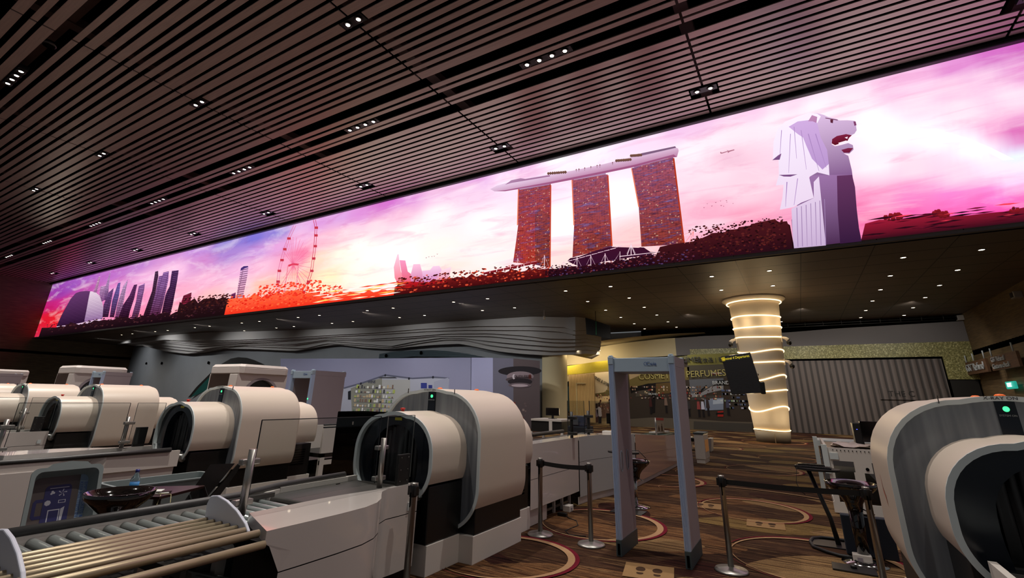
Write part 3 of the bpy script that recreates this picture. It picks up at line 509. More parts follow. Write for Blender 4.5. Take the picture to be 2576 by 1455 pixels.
[7, 0, 140, 25, 35, 90, 15, 25, 4.30, 7.21, 4.35, 7.30, 4.42, 7.29, 4.43, 7.19, 4.38, 7.13, 4.32, 7.14],
[7, 0, 140, 25, 35, 90, 15, 25, 4.33, 7.19, 4.38, 7.26, 4.43, 7.25, 4.44, 7.17, 4.40, 7.13, 4.35, 7.14],
[7, 0, 140, 25, 35, 90, 15, 25, 4.42, 7.28, 4.46, 7.35, 4.51, 7.34, 4.53, 7.26, 4.48, 7.22, 4.44, 7.23],
[7, 0, 140, 25, 35, 90, 15, 25, 4.35, 7.18, 4.39, 7.25, 4.45, 7.24, 4.46, 7.16, 4.41, 7.12, 4.37, 7.13],
[7, 0, 140, 25, 35, 90, 15, 25, 4.36, 7.29, 4.39, 7.34, 4.44, 7.33, 4.45, 7.27, 4.41, 7.23, 4.37, 7.24],
[7, 0, 140, 25, 35, 90, 15, 25, 4.43, 7.28, 4.46, 7.33, 4.49, 7.32, 4.50, 7.27, 4.47, 7.24, 4.44, 7.24],
[7, 0, 140, 25, 35, 90, 15, 25, 4.29, 7.23, 4.34, 7.31, 4.40, 7.29, 4.41, 7.20, 4.36, 7.15, 4.31, 7.16],
[7, 0, 140, 25, 35, 90, 15, 25, 4.30, 7.22, 4.34, 7.30, 4.40, 7.29, 4.41, 7.20, 4.36, 7.15, 4.31, 7.16],
[7, 0, 140, 25, 35, 90, 15, 25, 4.42, 7.28, 4.45, 7.34, 4.49, 7.33, 4.49, 7.27, 4.46, 7.24, 4.43, 7.24],
[7, 0, 140, 25, 35, 90, 15, 25, 6.04, 6.97, 6.08, 7.04, 6.13, 7.03, 6.14, 6.95, 6.10, 6.90, 6.05, 6.91],
[7, 0, 140, 25, 35, 90, 15, 25, 6.08, 7.02, 6.12, 7.08, 6.17, 7.07, 6.18, 7.00, 6.14, 6.96, 6.10, 6.97],
[7, 0, 140, 25, 35, 90, 15, 25, 6.03, 6.96, 6.07, 7.02, 6.11, 7.01, 6.11, 6.95, 6.08, 6.91, 6.04, 6.92],
[7, 0, 140, 25, 35, 90, 15, 25, 5.93, 6.98, 5.98, 7.06, 6.03, 7.05, 6.04, 6.96, 5.99, 6.91, 5.95, 6.92],
[7, 0, 140, 25, 35, 90, 15, 25, 6.08, 6.98, 6.11, 7.03, 6.14, 7.02, 6.15, 6.96, 6.12, 6.93, 6.09, 6.94],
[7, 0, 140, 25, 35, 90, 15, 25, 6.02, 7.07, 6.05, 7.12, 6.09, 7.12, 6.09, 7.05, 6.06, 7.02, 6.03, 7.03],
[7, 0, 140, 25, 35, 90, 15, 25, 5.97, 6.97, 6.00, 7.02, 6.03, 7.01, 6.04, 6.96, 6.01, 6.92, 5.98, 6.93],
[7, 0, 140, 25, 35, 90, 15, 25, 6.07, 6.99, 6.12, 7.07, 6.17, 7.06, 6.18, 6.97, 6.13, 6.92, 6.08, 6.93],
[7, 0, 140, 25, 35, 90, 15, 25, 6.05, 6.98, 6.10, 7.06, 6.16, 7.05, 6.17, 6.96, 6.12, 6.90, 6.06, 6.91],
[7, 0, 140, 25, 35, 90, 15, 25, 3.15, 7.28, 3.18, 7.34, 3.22, 7.33, 3.23, 7.27, 3.20, 7.23, 3.16, 7.24],
[7, 0, 140, 25, 35, 90, 15, 25, 3.22, 7.23, 3.25, 7.28, 3.29, 7.27, 3.30, 7.21, 3.27, 7.18, 3.23, 7.18],
[7, 0, 140, 25, 35, 90, 15, 25, 3.26, 7.34, 3.31, 7.43, 3.38, 7.41, 3.40, 7.31, 3.35, 7.25, 3.28, 7.26],
[7, 0, 140, 25, 35, 90, 15, 25, 3.12, 7.30, 3.17, 7.39, 3.24, 7.38, 3.26, 7.28, 3.20, 7.22, 3.14, 7.23],
[7, 0, 140, 25, 35, 90, 15, 25, 3.26, 7.34, 3.30, 7.40, 3.35, 7.39, 3.36, 7.32, 3.32, 7.28, 3.28, 7.29],
[7, 0, 140, 25, 35, 90, 15, 25, 3.29, 7.33, 3.32, 7.38, 3.36, 7.37, 3.37, 7.32, 3.34, 7.28, 3.30, 7.29],
[7, 0, 140, 25, 35, 90, 15, 25, 3.33, 7.23, 3.37, 7.29, 3.42, 7.28, 3.43, 7.21, 3.39, 7.16, 3.34, 7.17],
[7, 0, 140, 25, 35, 90, 15, 25, 3.30, 7.22, 3.35, 7.30, 3.41, 7.29, 3.43, 7.20, 3.38, 7.15, 3.32, 7.16],
[7, 0, 140, 25, 35, 90, 15, 25, 3.16, 7.32, 3.20, 7.38, 3.25, 7.38, 3.26, 7.31, 3.22, 7.27, 3.18, 7.28],
[7, 0, 140, 25, 35, 90, 15, 25, 4.60, 7.10, 4.63, 7.16, 4.67, 7.15, 4.68, 7.09, 4.65, 7.05, 4.61, 7.06],
[7, 0, 140, 25, 35, 90, 15, 25, 4.50, 7.21, 4.54, 7.27, 4.59, 7.26, 4.60, 7.19, 4.56, 7.15, 4.52, 7.16],
[7, 0, 140, 25, 35, 90, 15, 25, 4.56, 7.19, 4.61, 7.27, 4.67, 7.26, 4.68, 7.17, 4.63, 7.12, 4.58, 7.13],
[7, 0, 140, 25, 35, 90, 15, 25, 4.42, 7.19, 4.46, 7.24, 4.50, 7.23, 4.51, 7.17, 4.47, 7.13, 4.43, 7.14],
[7, 0, 140, 25, 35, 90, 15, 25, 4.47, 7.21, 4.50, 7.26, 4.54, 7.25, 4.55, 7.19, 4.52, 7.15, 4.48, 7.16],
[7, 0, 140, 25, 35, 90, 15, 25, 4.52, 7.09, 4.56, 7.17, 4.61, 7.16, 4.63, 7.08, 4.58, 7.03, 4.53, 7.04],
[7, 0, 140, 25, 35, 90, 15, 25, 4.42, 7.14, 4.45, 7.20, 4.50, 7.19, 4.50, 7.13, 4.47, 7.09, 4.43, 7.10],
[7, 0, 140, 25, 35, 90, 15, 25, 4.43, 7.12, 4.48, 7.19, 4.54, 7.18, 4.55, 7.10, 4.50, 7.05, 4.45, 7.06],
[7, 0, 140, 25, 35, 90, 15, 25, 4.62, 7.13, 4.65, 7.19, 4.70, 7.18, 4.70, 7.12, 4.67, 7.08, 4.63, 7.08],
[8, 0, 160, 95, 135, 150, 80, 120, -11.48, 11.33, -10.94, 11.27, -9.90, 11.23, -8.59, 11.17, -7.35, 11.14, -5.90, 11.10, -4.54, 11.08, -2.95, 11.15, -2.84, 11.01, -3.33, 11.05, -4.55, 10.98, -5.90, 11.00, -7.36, 11.03, -8.59, 11.07, -9.90, 11.15, -10.94, 11.21],
[8, 0, 170, 130, 165, 150, 100, 140, -10.95, 11.56, -10.60, 11.73, -10.08, 11.72, -9.82, 11.62, -8.51, 11.52, -8.51, 11.45, -10.60, 11.58],
[8, 0, 225, 190, 205, 225, 190, 205, -7.73, 7.25, -7.48, 7.28, -7.48, 7.25, -7.73, 7.22],
[8, 0, 225, 190, 205, 225, 190, 205, -7.45, 7.29, -7.19, 7.32, -7.19, 7.29, -7.45, 7.26],
[8, 0, 225, 190, 205, 225, 190, 205, -7.16, 7.33, -6.91, 7.36, -6.91, 7.33, -7.16, 7.30],
[8, 0, 225, 190, 205, 225, 190, 205, -6.88, 7.37, -6.64, 7.40, -6.64, 7.37, -6.89, 7.34],
[8, 0, 225, 190, 205, 225, 190, 205, -6.61, 7.41, -6.36, 7.43, -6.36, 7.41, -6.61, 7.38],
[8, 0, 225, 190, 205, 225, 190, 205, -6.34, 7.45, -6.09, 7.47, -6.09, 7.45, -6.34, 7.42],
[8, 0, 225, 190, 205, 225, 190, 205, -6.07, 7.48, -5.83, 7.51, -5.83, 7.48, -6.07, 7.46],
[8, 0, 225, 190, 205, 225, 190, 205, -5.80, 7.52, -5.56, 7.55, -5.56, 7.52, -5.80, 7.49],
[8, 0, 225, 190, 205, 225, 190, 205, -5.54, 7.58, -5.30, 7.61, -5.30, 7.58, -5.54, 7.55],
[8, 0, 230, 120, 110, 230, 120, 110, -2.92, 7.68, -2.53, 7.76, -2.53, 7.77, -2.92, 7.69],
[8, 0, 230, 120, 110, 230, 120, 110, -2.54, 7.77, -2.57, 7.54, -2.56, 7.53, -2.52, 7.76],
[8, 0, 230, 120, 110, 230, 120, 110, -2.89, 7.33, -2.52, 7.76, -2.53, 7.77, -2.90, 7.34],
[8, 0, 230, 120, 110, 230, 120, 110, -2.72, 7.31, -2.52, 7.76, -2.53, 7.77, -2.73, 7.32],
[8, 0, 130, 30, 40, 110, 20, 25, -12.02, 7.23, -11.67, 7.26, -11.67, 7.13, -12.01, 7.13],
[8, 0, 130, 30, 40, 110, 20, 25, -11.64, 7.26, -11.30, 7.29, -11.29, 7.16, -11.63, 7.16],
[8, 0, 130, 30, 40, 110, 20, 25, -11.26, 7.29, -10.93, 7.32, -10.92, 7.19, -11.26, 7.18],
[8, 0, 130, 30, 40, 110, 20, 25, -10.89, 7.32, -10.56, 7.34, -10.56, 7.22, -10.89, 7.21],
[8, 0, 130, 30, 40, 110, 20, 25, -10.53, 7.34, -10.20, 7.37, -10.20, 7.25, -10.53, 7.24],
[8, 0, 130, 30, 40, 110, 20, 25, -10.17, 7.37, -9.85, 7.40, -9.85, 7.27, -10.17, 7.27],
[8, 0, 130, 30, 40, 110, 20, 25, -9.82, 7.39, -9.50, 7.42, -9.50, 7.30, -9.82, 7.29],
[8, 0, 130, 30, 40, 110, 20, 25, -9.47, 7.42, -9.16, 7.45, -9.16, 7.32, -9.47, 7.32],
[8, 0, 200, 165, 215, 175, 140, 195, 1.12, 11.22, 1.42, 11.35, 1.85, 11.29, 1.98, 11.11, 1.99, 10.53, 2.09, 10.01, 2.05, 9.47, 1.84, 9.31, 1.61, 9.79, 1.53, 10.30, 1.48, 10.67, 1.34, 10.86],
[8, 0, 225, 205, 230, 190, 165, 200, 0.73, 8.07, 1.43, 8.33, 1.52, 8.91, 1.70, 9.08, 1.59, 7.78, 1.49, 6.62, 0.59, 6.65, 0.61, 7.05],
[8, 0, 95, 50, 90, 50, 24, 56, 2.20, 8.99, 2.61, 8.93, 2.61, 8.48, 2.52, 7.73, 2.46, 7.06, 2.45, 6.62, 1.88, 6.62, 2.00, 7.70],
[9, 0, 120, 85, 70, 90, 55, 50, -8.66, 11.62, -8.62, 11.70, -8.55, 11.67, -8.51, 11.58, -8.59, 11.53],
[9, 0, 120, 85, 70, 90, 55, 50, -8.55, 11.60, -8.51, 11.69, -8.44, 11.65, -8.40, 11.56, -8.48, 11.52],
[9, 0, 120, 85, 70, 90, 55, 50, -8.44, 11.58, -8.40, 11.67, -8.33, 11.64, -8.29, 11.55, -8.37, 11.50],
[9, 0, 120, 85, 70, 90, 55, 50, -8.33, 11.57, -8.29, 11.65, -8.22, 11.62, -8.18, 11.53, -8.26, 11.48],
[9, 0, 120, 85, 70, 90, 55, 50, -8.22, 11.55, -8.18, 11.63, -8.11, 11.60, -8.07, 11.51, -8.15, 11.47],
[9, 0, 120, 85, 70, 90, 55, 50, -8.12, 11.53, -8.08, 11.62, -8.01, 11.58, -7.97, 11.50, -8.05, 11.45],
[9, 0, 120, 85, 70, 90, 55, 50, -8.01, 11.52, -7.97, 11.60, -7.90, 11.57, -7.86, 11.48, -7.94, 11.44],
[9, 0, 120, 85, 70, 90, 55, 50, -7.90, 11.50, -7.86, 11.58, -7.79, 11.55, -7.76, 11.46, -7.83, 11.42],
[9, 0, 120, 85, 70, 90, 55, 50, -7.80, 11.48, -7.76, 11.57, -7.69, 11.54, -7.65, 11.45, -7.73, 11.40],
[9, 0, 120, 85, 70, 90, 55, 50, -5.39, 11.46, -5.35, 11.54, -5.29, 11.51, -5.26, 11.43, -5.33, 11.38],
[9, 0, 120, 85, 70, 90, 55, 50, -5.31, 11.45, -5.27, 11.53, -5.21, 11.50, -5.18, 11.41, -5.25, 11.37],
[9, 0, 120, 85, 70, 90, 55, 50, -5.23, 11.43, -5.19, 11.51, -5.13, 11.48, -5.11, 11.40, -5.18, 11.36],
[9, 0, 120, 85, 70, 90, 55, 50, -5.16, 11.42, -5.12, 11.50, -5.06, 11.47, -5.03, 11.39, -5.10, 11.35],
[9, 0, 120, 85, 70, 90, 55, 50, -5.08, 11.41, -5.04, 11.49, -4.98, 11.46, -4.95, 11.38, -5.02, 11.33],
[9, 0, 120, 85, 70, 90, 55, 50, -5.01, 11.40, -4.97, 11.47, -4.91, 11.45, -4.88, 11.36, -4.95, 11.32],
[9, 0, 120, 85, 70, 90, 55, 50, -4.93, 11.38, -4.89, 11.46, -4.83, 11.43, -4.80, 11.35, -4.87, 11.31],
[9, 0, 120, 85, 70, 90, 55, 50, -4.86, 11.37, -4.82, 11.45, -4.76, 11.42, -4.73, 11.34, -4.80, 11.30],
[9, 0, 120, 85, 70, 90, 55, 50, -4.78, 11.36, -4.74, 11.44, -4.68, 11.41, -4.66, 11.33, -4.72, 11.29],
[9, 0, 120, 85, 70, 90, 55, 50, -4.74, 11.53, -4.70, 11.61, -4.64, 11.58, -4.61, 11.50, -4.68, 11.46],
[9, 0, 120, 85, 70, 90, 55, 50, -4.68, 11.52, -4.64, 11.60, -4.59, 11.57, -4.56, 11.49, -4.63, 11.45],
[9, 0, 120, 85, 70, 90, 55, 50, -4.63, 11.51, -4.59, 11.59, -4.53, 11.56, -4.50, 11.48, -4.57, 11.44],
[9, 0, 120, 85, 70, 90, 55, 50, -4.58, 11.50, -4.54, 11.58, -4.48, 11.55, -4.45, 11.47, -4.52, 11.43],
[9, 0, 120, 85, 70, 90, 55, 50, -4.52, 11.50, -4.48, 11.57, -4.43, 11.54, -4.40, 11.46, -4.47, 11.42],
[9, 0, 120, 85, 70, 90, 55, 50, -4.47, 11.49, -4.43, 11.56, -4.37, 11.53, -4.35, 11.45, -4.41, 11.41],
[9, 0, 120, 85, 70, 90, 55, 50, -4.42, 11.48, -4.38, 11.56, -4.32, 11.53, -4.29, 11.45, -4.36, 11.40],
[9, 0, 120, 85, 70, 90, 55, 50, -4.36, 11.47, -4.32, 11.55, -4.27, 11.52, -4.24, 11.44, -4.31, 11.40],
[9, 0, 120, 85, 70, 90, 55, 50, -4.31, 11.46, -4.27, 11.54, -4.22, 11.51, -4.19, 11.43, -4.26, 11.39],
[9, 0, 120, 70, 80, 120, 70, 80, -7.23, 11.47, -7.19, 11.53, -7.16, 11.46, -7.19, 11.45, -7.19, 11.36, -7.20, 11.36, -7.20, 11.45],
[9, 0, 120, 70, 80, 120, 70, 80, -7.10, 11.47, -7.06, 11.52, -7.02, 11.45, -7.05, 11.44, -7.06, 11.35, -7.07, 11.35, -7.07, 11.44],
[9, 0, 120, 70, 80, 120, 70, 80, -6.82, 11.45, -6.78, 11.51, -6.75, 11.44, -6.78, 11.43, -6.78, 11.34, -6.80, 11.34, -6.79, 11.43],
[9, 0, 120, 70, 80, 120, 70, 80, -6.53, 11.44, -6.49, 11.50, -6.46, 11.43, -6.49, 11.42, -6.49, 11.33, -6.50, 11.33, -6.50, 11.42],
[9, 0, 120, 70, 80, 120, 70, 80, -6.24, 11.44, -6.20, 11.49, -6.17, 11.43, -6.20, 11.42, -6.20, 11.33, -6.22, 11.33, -6.21, 11.42],
[9, 0, 120, 70, 80, 120, 70, 80, -6.11, 11.43, -6.07, 11.49, -6.04, 11.42, -6.07, 11.41, -6.07, 11.32, -6.09, 11.32, -6.08, 11.41],
[9, 0, 120, 70, 80, 120, 70, 80, -5.53, 11.40, -5.50, 11.46, -5.47, 11.39, -5.49, 11.38, -5.50, 11.29, -5.51, 11.29, -5.51, 11.38],
[9, 0, 120, 90, 120, 120, 90, 120, -4.25, 11.54, -2.86, 11.50, -2.83, 11.42, -4.19, 11.42],
[9, 0, 235, 205, 215, 235, 205, 215, -7.28, 7.36, -7.29, 6.92, -7.27, 6.92, -7.25, 7.36],
[9, 0, 225, 180, 200, 225, 180, 200, -7.27, 7.34, -7.48, 7.00, -7.47, 6.99, -7.26, 7.33],
[9, 0, 225, 180, 200, 225, 180, 200, -7.27, 7.33, -7.09, 6.95, -7.08, 6.95, -7.26, 7.33],
[9, 0, 235, 205, 215, 235, 205, 215, -6.66, 7.37, -6.67, 6.91, -6.65, 6.91, -6.63, 7.36],
[9, 0, 225, 180, 200, 225, 180, 200, -6.65, 7.34, -6.85, 6.99, -6.84, 6.99, -6.64, 7.34],
[9, 0, 225, 180, 200, 225, 180, 200, -6.65, 7.34, -6.48, 6.94, -6.47, 6.94, -6.64, 7.34],
[9, 0, 235, 205, 215, 235, 205, 215, -6.04, 7.37, -6.06, 6.91, -6.03, 6.90, -6.01, 7.36],
[9, 0, 225, 180, 200, 225, 180, 200, -6.03, 7.34, -6.23, 6.98, -6.22, 6.98, -6.02, 7.33],
[9, 0, 225, 180, 200, 225, 180, 200, -6.03, 7.34, -5.87, 6.93, -5.86, 6.94, -6.02, 7.34],
[9, 0, 235, 205, 215, 235, 205, 215, -5.41, 7.36, -5.43, 6.99, -5.41, 6.99, -5.39, 7.36],
[9, 0, 225, 180, 200, 225, 180, 200, -5.40, 7.33, -5.60, 7.07, -5.59, 7.06, -5.40, 7.33],
[9, 0, 225, 180, 200, 225, 180, 200, -5.40, 7.33, -5.24, 7.02, -5.24, 7.02, -5.40, 7.33],
[9, 0, 235, 205, 215, 235, 205, 215, -4.94, 7.64, -4.97, 7.16, -4.94, 7.15, -4.91, 7.63],
[9, 0, 225, 180, 200, 225, 180, 200, -4.93, 7.61, -5.13, 7.23, -5.12, 7.23, -4.92, 7.61],
[9, 0, 225, 180, 200, 225, 180, 200, -4.93, 7.61, -4.78, 7.18, -4.77, 7.18, -4.92, 7.61],
[9, 0, 235, 205, 215, 235, 205, 215, -7.89, 7.27, -7.90, 6.96, -7.87, 6.96, -7.86, 7.26],
[9, 0, 225, 180, 200, 225, 180, 200, -7.88, 7.24, -8.09, 7.04, -8.08, 7.03, -7.87, 7.23],
[9, 0, 225, 180, 200, 225, 180, 200, -7.88, 7.24, -7.69, 6.99, -7.68, 6.99, -7.87, 7.24],
[9, 0, 235, 205, 215, 235, 205, 215, -10.17, 7.70, -10.16, 7.24, -10.13, 7.24, -10.14, 7.70],
[9, 0, 225, 180, 200, 225, 180, 200, -10.16, 7.67, -10.38, 7.33, -10.37, 7.32, -10.15, 7.67],
[9, 0, 225, 180, 200, 225, 180, 200, -10.16, 7.67, -9.93, 7.27, -9.92, 7.27, -10.15, 7.67],
[9, 0, 235, 205, 215, 235, 205, 215, -8.82, 7.67, -8.82, 7.08, -8.79, 7.08, -8.79, 7.66],
[9, 0, 225, 180, 200, 225, 180, 200, -8.81, 7.64, -9.02, 7.16, -9.01, 7.16, -8.80, 7.64],
[9, 0, 225, 180, 200, 225, 180, 200, -8.81, 7.64, -8.60, 7.11, -8.59, 7.11, -8.80, 7.64],
[9, 0, 240, 215, 225, 240, 215, 225, -5.10, 7.17, -4.92, 7.57, -4.94, 7.58, -5.12, 7.18],
[9, 0, 240, 215, 225, 240, 215, 225, -4.94, 7.57, -4.81, 7.13, -4.79, 7.14, -4.92, 7.57],
[9, 0, 235, 205, 215, 235, 205, 215, -4.54, 7.41, -4.23, 7.36, -4.23, 7.39, -4.53, 7.43],
[9, 0, 235, 205, 215, 235, 205, 215, -4.24, 7.37, -4.05, 7.15, -4.03, 7.17, -4.22, 7.38],
[9, 0, 235, 205, 215, 235, 205, 215, -5.43, 7.14, -3.83, 7.12, -3.83, 7.14, -5.43, 7.17],
[9, 0, 235, 205, 215, 235, 205, 215, -9.45, 7.06, -9.22, 7.16, -9.23, 7.18, -9.46, 7.08],
[9, 0, 235, 205, 215, 235, 205, 215, -9.22, 7.16, -8.99, 7.11, -8.99, 7.14, -9.22, 7.18],
[9, 0, 235, 205, 215, 235, 205, 215, -9.00, 7.11, -8.81, 7.02, -8.80, 7.04, -8.99, 7.13],
[9, 0, 235, 205, 215, 235, 205, 215, -8.80, 7.02, -8.61, 7.05, -8.62, 7.07, -8.81, 7.04],
[9, 0, 225, 150, 160, 225, 150, 160, -12.02, 7.24, -11.69, 7.26, -11.69, 7.25, -12.02, 7.22],
[9, 0, 225, 150, 160, 225, 150, 160, -11.64, 7.27, -11.31, 7.29, -11.31, 7.28, -11.64, 7.25],
[9, 0, 225, 150, 160, 225, 150, 160, -11.26, 7.30, -10.94, 7.32, -10.94, 7.30, -11.26, 7.27],
[9, 0, 225, 150, 160, 225, 150, 160, -10.89, 7.32, -10.58, 7.35, -10.58, 7.33, -10.89, 7.30],
[9, 0, 225, 150, 160, 225, 150, 160, -10.53, 7.35, -10.22, 7.37, -10.22, 7.36, -10.53, 7.33],
[9, 0, 225, 150, 160, 225, 150, 160, -10.17, 7.38, -9.87, 7.40, -9.87, 7.38, -10.17, 7.35],
[9, 0, 225, 150, 160, 225, 150, 160, -9.82, 7.40, -9.52, 7.42, -9.52, 7.41, -9.82, 7.38],
[9, 0, 225, 150, 160, 225, 150, 160, -9.47, 7.43, -9.18, 7.45, -9.18, 7.43, -9.47, 7.41],
[9, 0, 185, 130, 170, 170, 120, 165, 1.73, 11.26, 1.88, 11.47, 2.02, 11.35, 1.96, 11.12, 1.86, 11.22],
[9, 0, 165, 130, 185, 165, 130, 185, 1.27, 11.17, 1.16, 9.90, 1.17, 9.90, 1.29, 11.17],
[9, 0, 165, 130, 185, 165, 130, 185, 1.46, 10.97, 1.38, 9.42, 1.39, 9.42, 1.48, 10.97],
[9, 0, 165, 130, 185, 165, 130, 185, 1.64, 10.77, 1.73, 9.27, 1.74, 9.27, 1.67, 10.77],
[9, 0, 165, 130, 185, 165, 130, 185, 1.12, 10.92, 0.84, 9.41, 0.85, 9.41, 1.14, 10.92],
[9, 0, 165, 130, 185, 165, 130, 185, 1.07, 9.15, 0.82, 8.19, 0.83, 8.18, 1.09, 9.14],
[9, 0, 165, 130, 185, 165, 130, 185, 0.73, 9.09, 0.56, 8.17, 0.57, 8.17, 0.76, 9.08],
[9, 0, 165, 130, 185, 165, 130, 185, 1.85, 10.71, 1.95, 9.35, 1.96, 9.36, 1.88, 10.71],
[9, 0, 165, 130, 185, 165, 130, 185, 0.87, 11.15, 0.68, 10.17, 0.69, 10.16, 0.89, 11.14],
[9, 0, 125, 85, 130, 110, 70, 120, 0.64, 10.18, 0.74, 10.22, 0.65, 9.99, 0.42, 10.03],
[9, 0, 125, 85, 130, 110, 70, 120, 0.54, 9.41, 1.10, 9.30, 0.88, 9.26, 0.68, 9.31],
[9, 0, 120, 30, 60, 90, 15, 30, 2.30, 10.37, 2.45, 10.45, 2.71, 10.45, 2.86, 10.36, 2.77, 10.29, 2.71, 10.19, 2.52, 10.15, 2.34, 10.12, 2.26, 10.21],
[9, 0, 120, 35, 70, 100, 20, 45, 2.48, 9.90, 2.68, 9.92, 2.81, 9.88, 2.68, 9.74, 2.53, 9.78],
[9, 0, 95, 40, 60, 80, 30, 50, 2.37, 11.13, 2.46, 11.12, 2.42, 10.97, 2.36, 11.01],
[9, 0, 110, 60, 90, 110, 60, 90, 2.24, 11.22, 2.57, 11.03, 2.58, 11.06, 2.25, 11.25],
[9, 0, 120, 60, 100, 120, 60, 100, 2.99, 10.86, 3.05, 10.85, 3.05, 10.70, 2.99, 10.69],
[9, 0, 150, 120, 165, 150, 120, 165, 0.88, 8.08, 0.70, 6.68, 0.72, 6.68, 0.90, 8.07],
[9, 0, 150, 120, 165, 150, 120, 165, 1.02, 8.10, 0.83, 6.68, 0.85, 6.67, 1.04, 8.10],
[9, 0, 150, 120, 165, 150, 120, 165, 1.16, 8.13, 0.97, 6.67, 0.98, 6.67, 1.18, 8.12],
[9, 0, 150, 120, 165, 150, 120, 165, 1.30, 8.15, 1.10, 6.66, 1.11, 6.66, 1.32, 8.15],
[9, 0, 150, 120, 165, 150, 120, 165, 1.44, 8.18, 1.23, 6.66, 1.24, 6.65, 1.46, 8.17],
[9, 0, 150, 120, 165, 150, 120, 165, 1.57, 8.20, 1.35, 6.65, 1.37, 6.65, 1.59, 8.20],
[9, 0, 150, 120, 165, 150, 120, 165, 1.71, 8.23, 1.48, 6.64, 1.50, 6.64, 1.73, 8.23],
[10, 0, 245, 225, 235, 245, 225, 235, 2.44, 10.18, 2.68, 10.21, 2.69, 10.15, 2.47, 10.11],
[10, 0, 240, 220, 235, 240, 220, 235, 2.65, 10.33, 2.74, 10.34, 2.71, 10.26]]
BELTS = [('belt', 5, -67.7, -39.6, 30, 26, [(66, 28, 40), (26, 10, 20)], 29, 0), ('blob', 6, -66.4, -33.7, 8, 30, [(85, 40, 50), (45, 18, 32), (110, 55, 60), (65, 25, 40)], 210, 3.3), ('belt', 5, -40.1, -33.0, 58, 48, [(70, 30, 35), (34, 14, 20)], 11, 0), ('blob', 6, -39.6, -33.2, 20, 58, [(60, 22, 30), (90, 35, 40), (45, 15, 22), (120, 50, 40)], 180, 3.3), ('belt', 5, -33.5, -23.7, 50, 46, [(252, 150, 95), (228, 62, 35)], 19, 0), ('belt', 5, -23.9, -17.5, 26, 22, [(250, 130, 80), (228, 60, 35)], 17, 0), ('blob', 6, -33.2, -21.7, 6, 48, [(235, 80, 45), (250, 120, 60), (220, 50, 30), (255, 150, 90)], 390, 3.9), ('blob', 6, -30.0, -23.7, 30, 66, [(240, 95, 60), (225, 60, 45), (250, 130, 80)], 180, 4.4), ('streak', 7, -24.1, -16.6, 4, 34, [(255, 240, 200), (255, 210, 140), (230, 60, 35), (255, 250, 235), (240, 110, 60)], 60, 22), ('belt', 5, -17.7, -8.6, 32, 36, [(170, 35, 35), (80, 12, 18)], 32, 0), ('blob', 6, -17.5, -8.6, 4, 44, [(150, 30, 30), (110, 20, 22), (190, 60, 45), (210, 110, 70), (90, 15, 20)], 450, 3.9), ('belt', 5, -8.8, -2.4, 26, 34, [(70, 18, 35), (40, 10, 25)], 32, 0), ('blob', 6, -8.6, -2.6, 2, 30, [(60, 18, 30), (95, 30, 45), (150, 60, 70), (110, 80, 140), (40, 10, 22)], 390, 3.3), ('belt', 5, -2.6, 0.6, 66, 84, [(66, 18, 24), (28, 8, 14)], 20, 0), ('blob', 7, -2.7, 0.4, 6, 86, [(80, 22, 28), (55, 14, 22), (110, 40, 35), (45, 12, 20), (130, 45, 45)], 450, 3.9), ('streak', 7, 2.7, 6.1, 6, 52, [(60, 12, 30), (110, 15, 40), (160, 25, 60), (45, 12, 30), (235, 90, 120), (90, 15, 40)], 46, 34)]

# ------------------------------------------------------------------ camera (16 mm class wide angle, tilted up, frame cropped from the top)
cam = bpy.data.cameras.new('camera'); camo = bpy.data.objects.new('camera', cam); COL.objects.link(camo)
cam.sensor_fit = 'HORIZONTAL'; cam.sensor_width = 36.0; cam.lens = 1172.6 / 2576 * 36.0
cam.shift_x = 0.0; cam.shift_y = (596.4 - 727.5) / 2576
cam.clip_start = 0.05; cam.clip_end = 300
rm = Matrix([[0.8639281, 0.1469047, 0.4817128], [0.5032021, -0.2905371, -0.8138648], [0.0203949, 0.9455195, -0.324926]])
mw = rm.to_4x4(); mw.translation = Vector((0, 0, 1.7)); camo.matrix_world = mw
scene.camera = camo
scene.view_settings.view_transform = 'Standard'; scene.view_settings.look = 'None'
scene.view_settings.exposure = 0.0
w = bpy.data.worlds.new('world'); scene.world = w; w.use_nodes = True
w.node_tree.nodes['Background'].inputs[0].default_value = (0.9, 0.95, 1.0, 1); w.node_tree.nodes['Background'].inputs[1].default_value = 0.12
scene.cycles.use_denoising = True
scene.cycles.max_bounces = 6; scene.cycles.transparent_max_bounces = 12
scene.cycles.sample_clamp_indirect = 3.0

SX0, SX1, SY, SB, ST = -69.0, 12.0, 17.8, 6.6, 12.32   # video wall
CZ = 12.5                                             # underside of the ceiling slats
SF = 6.57                                             # soffit height

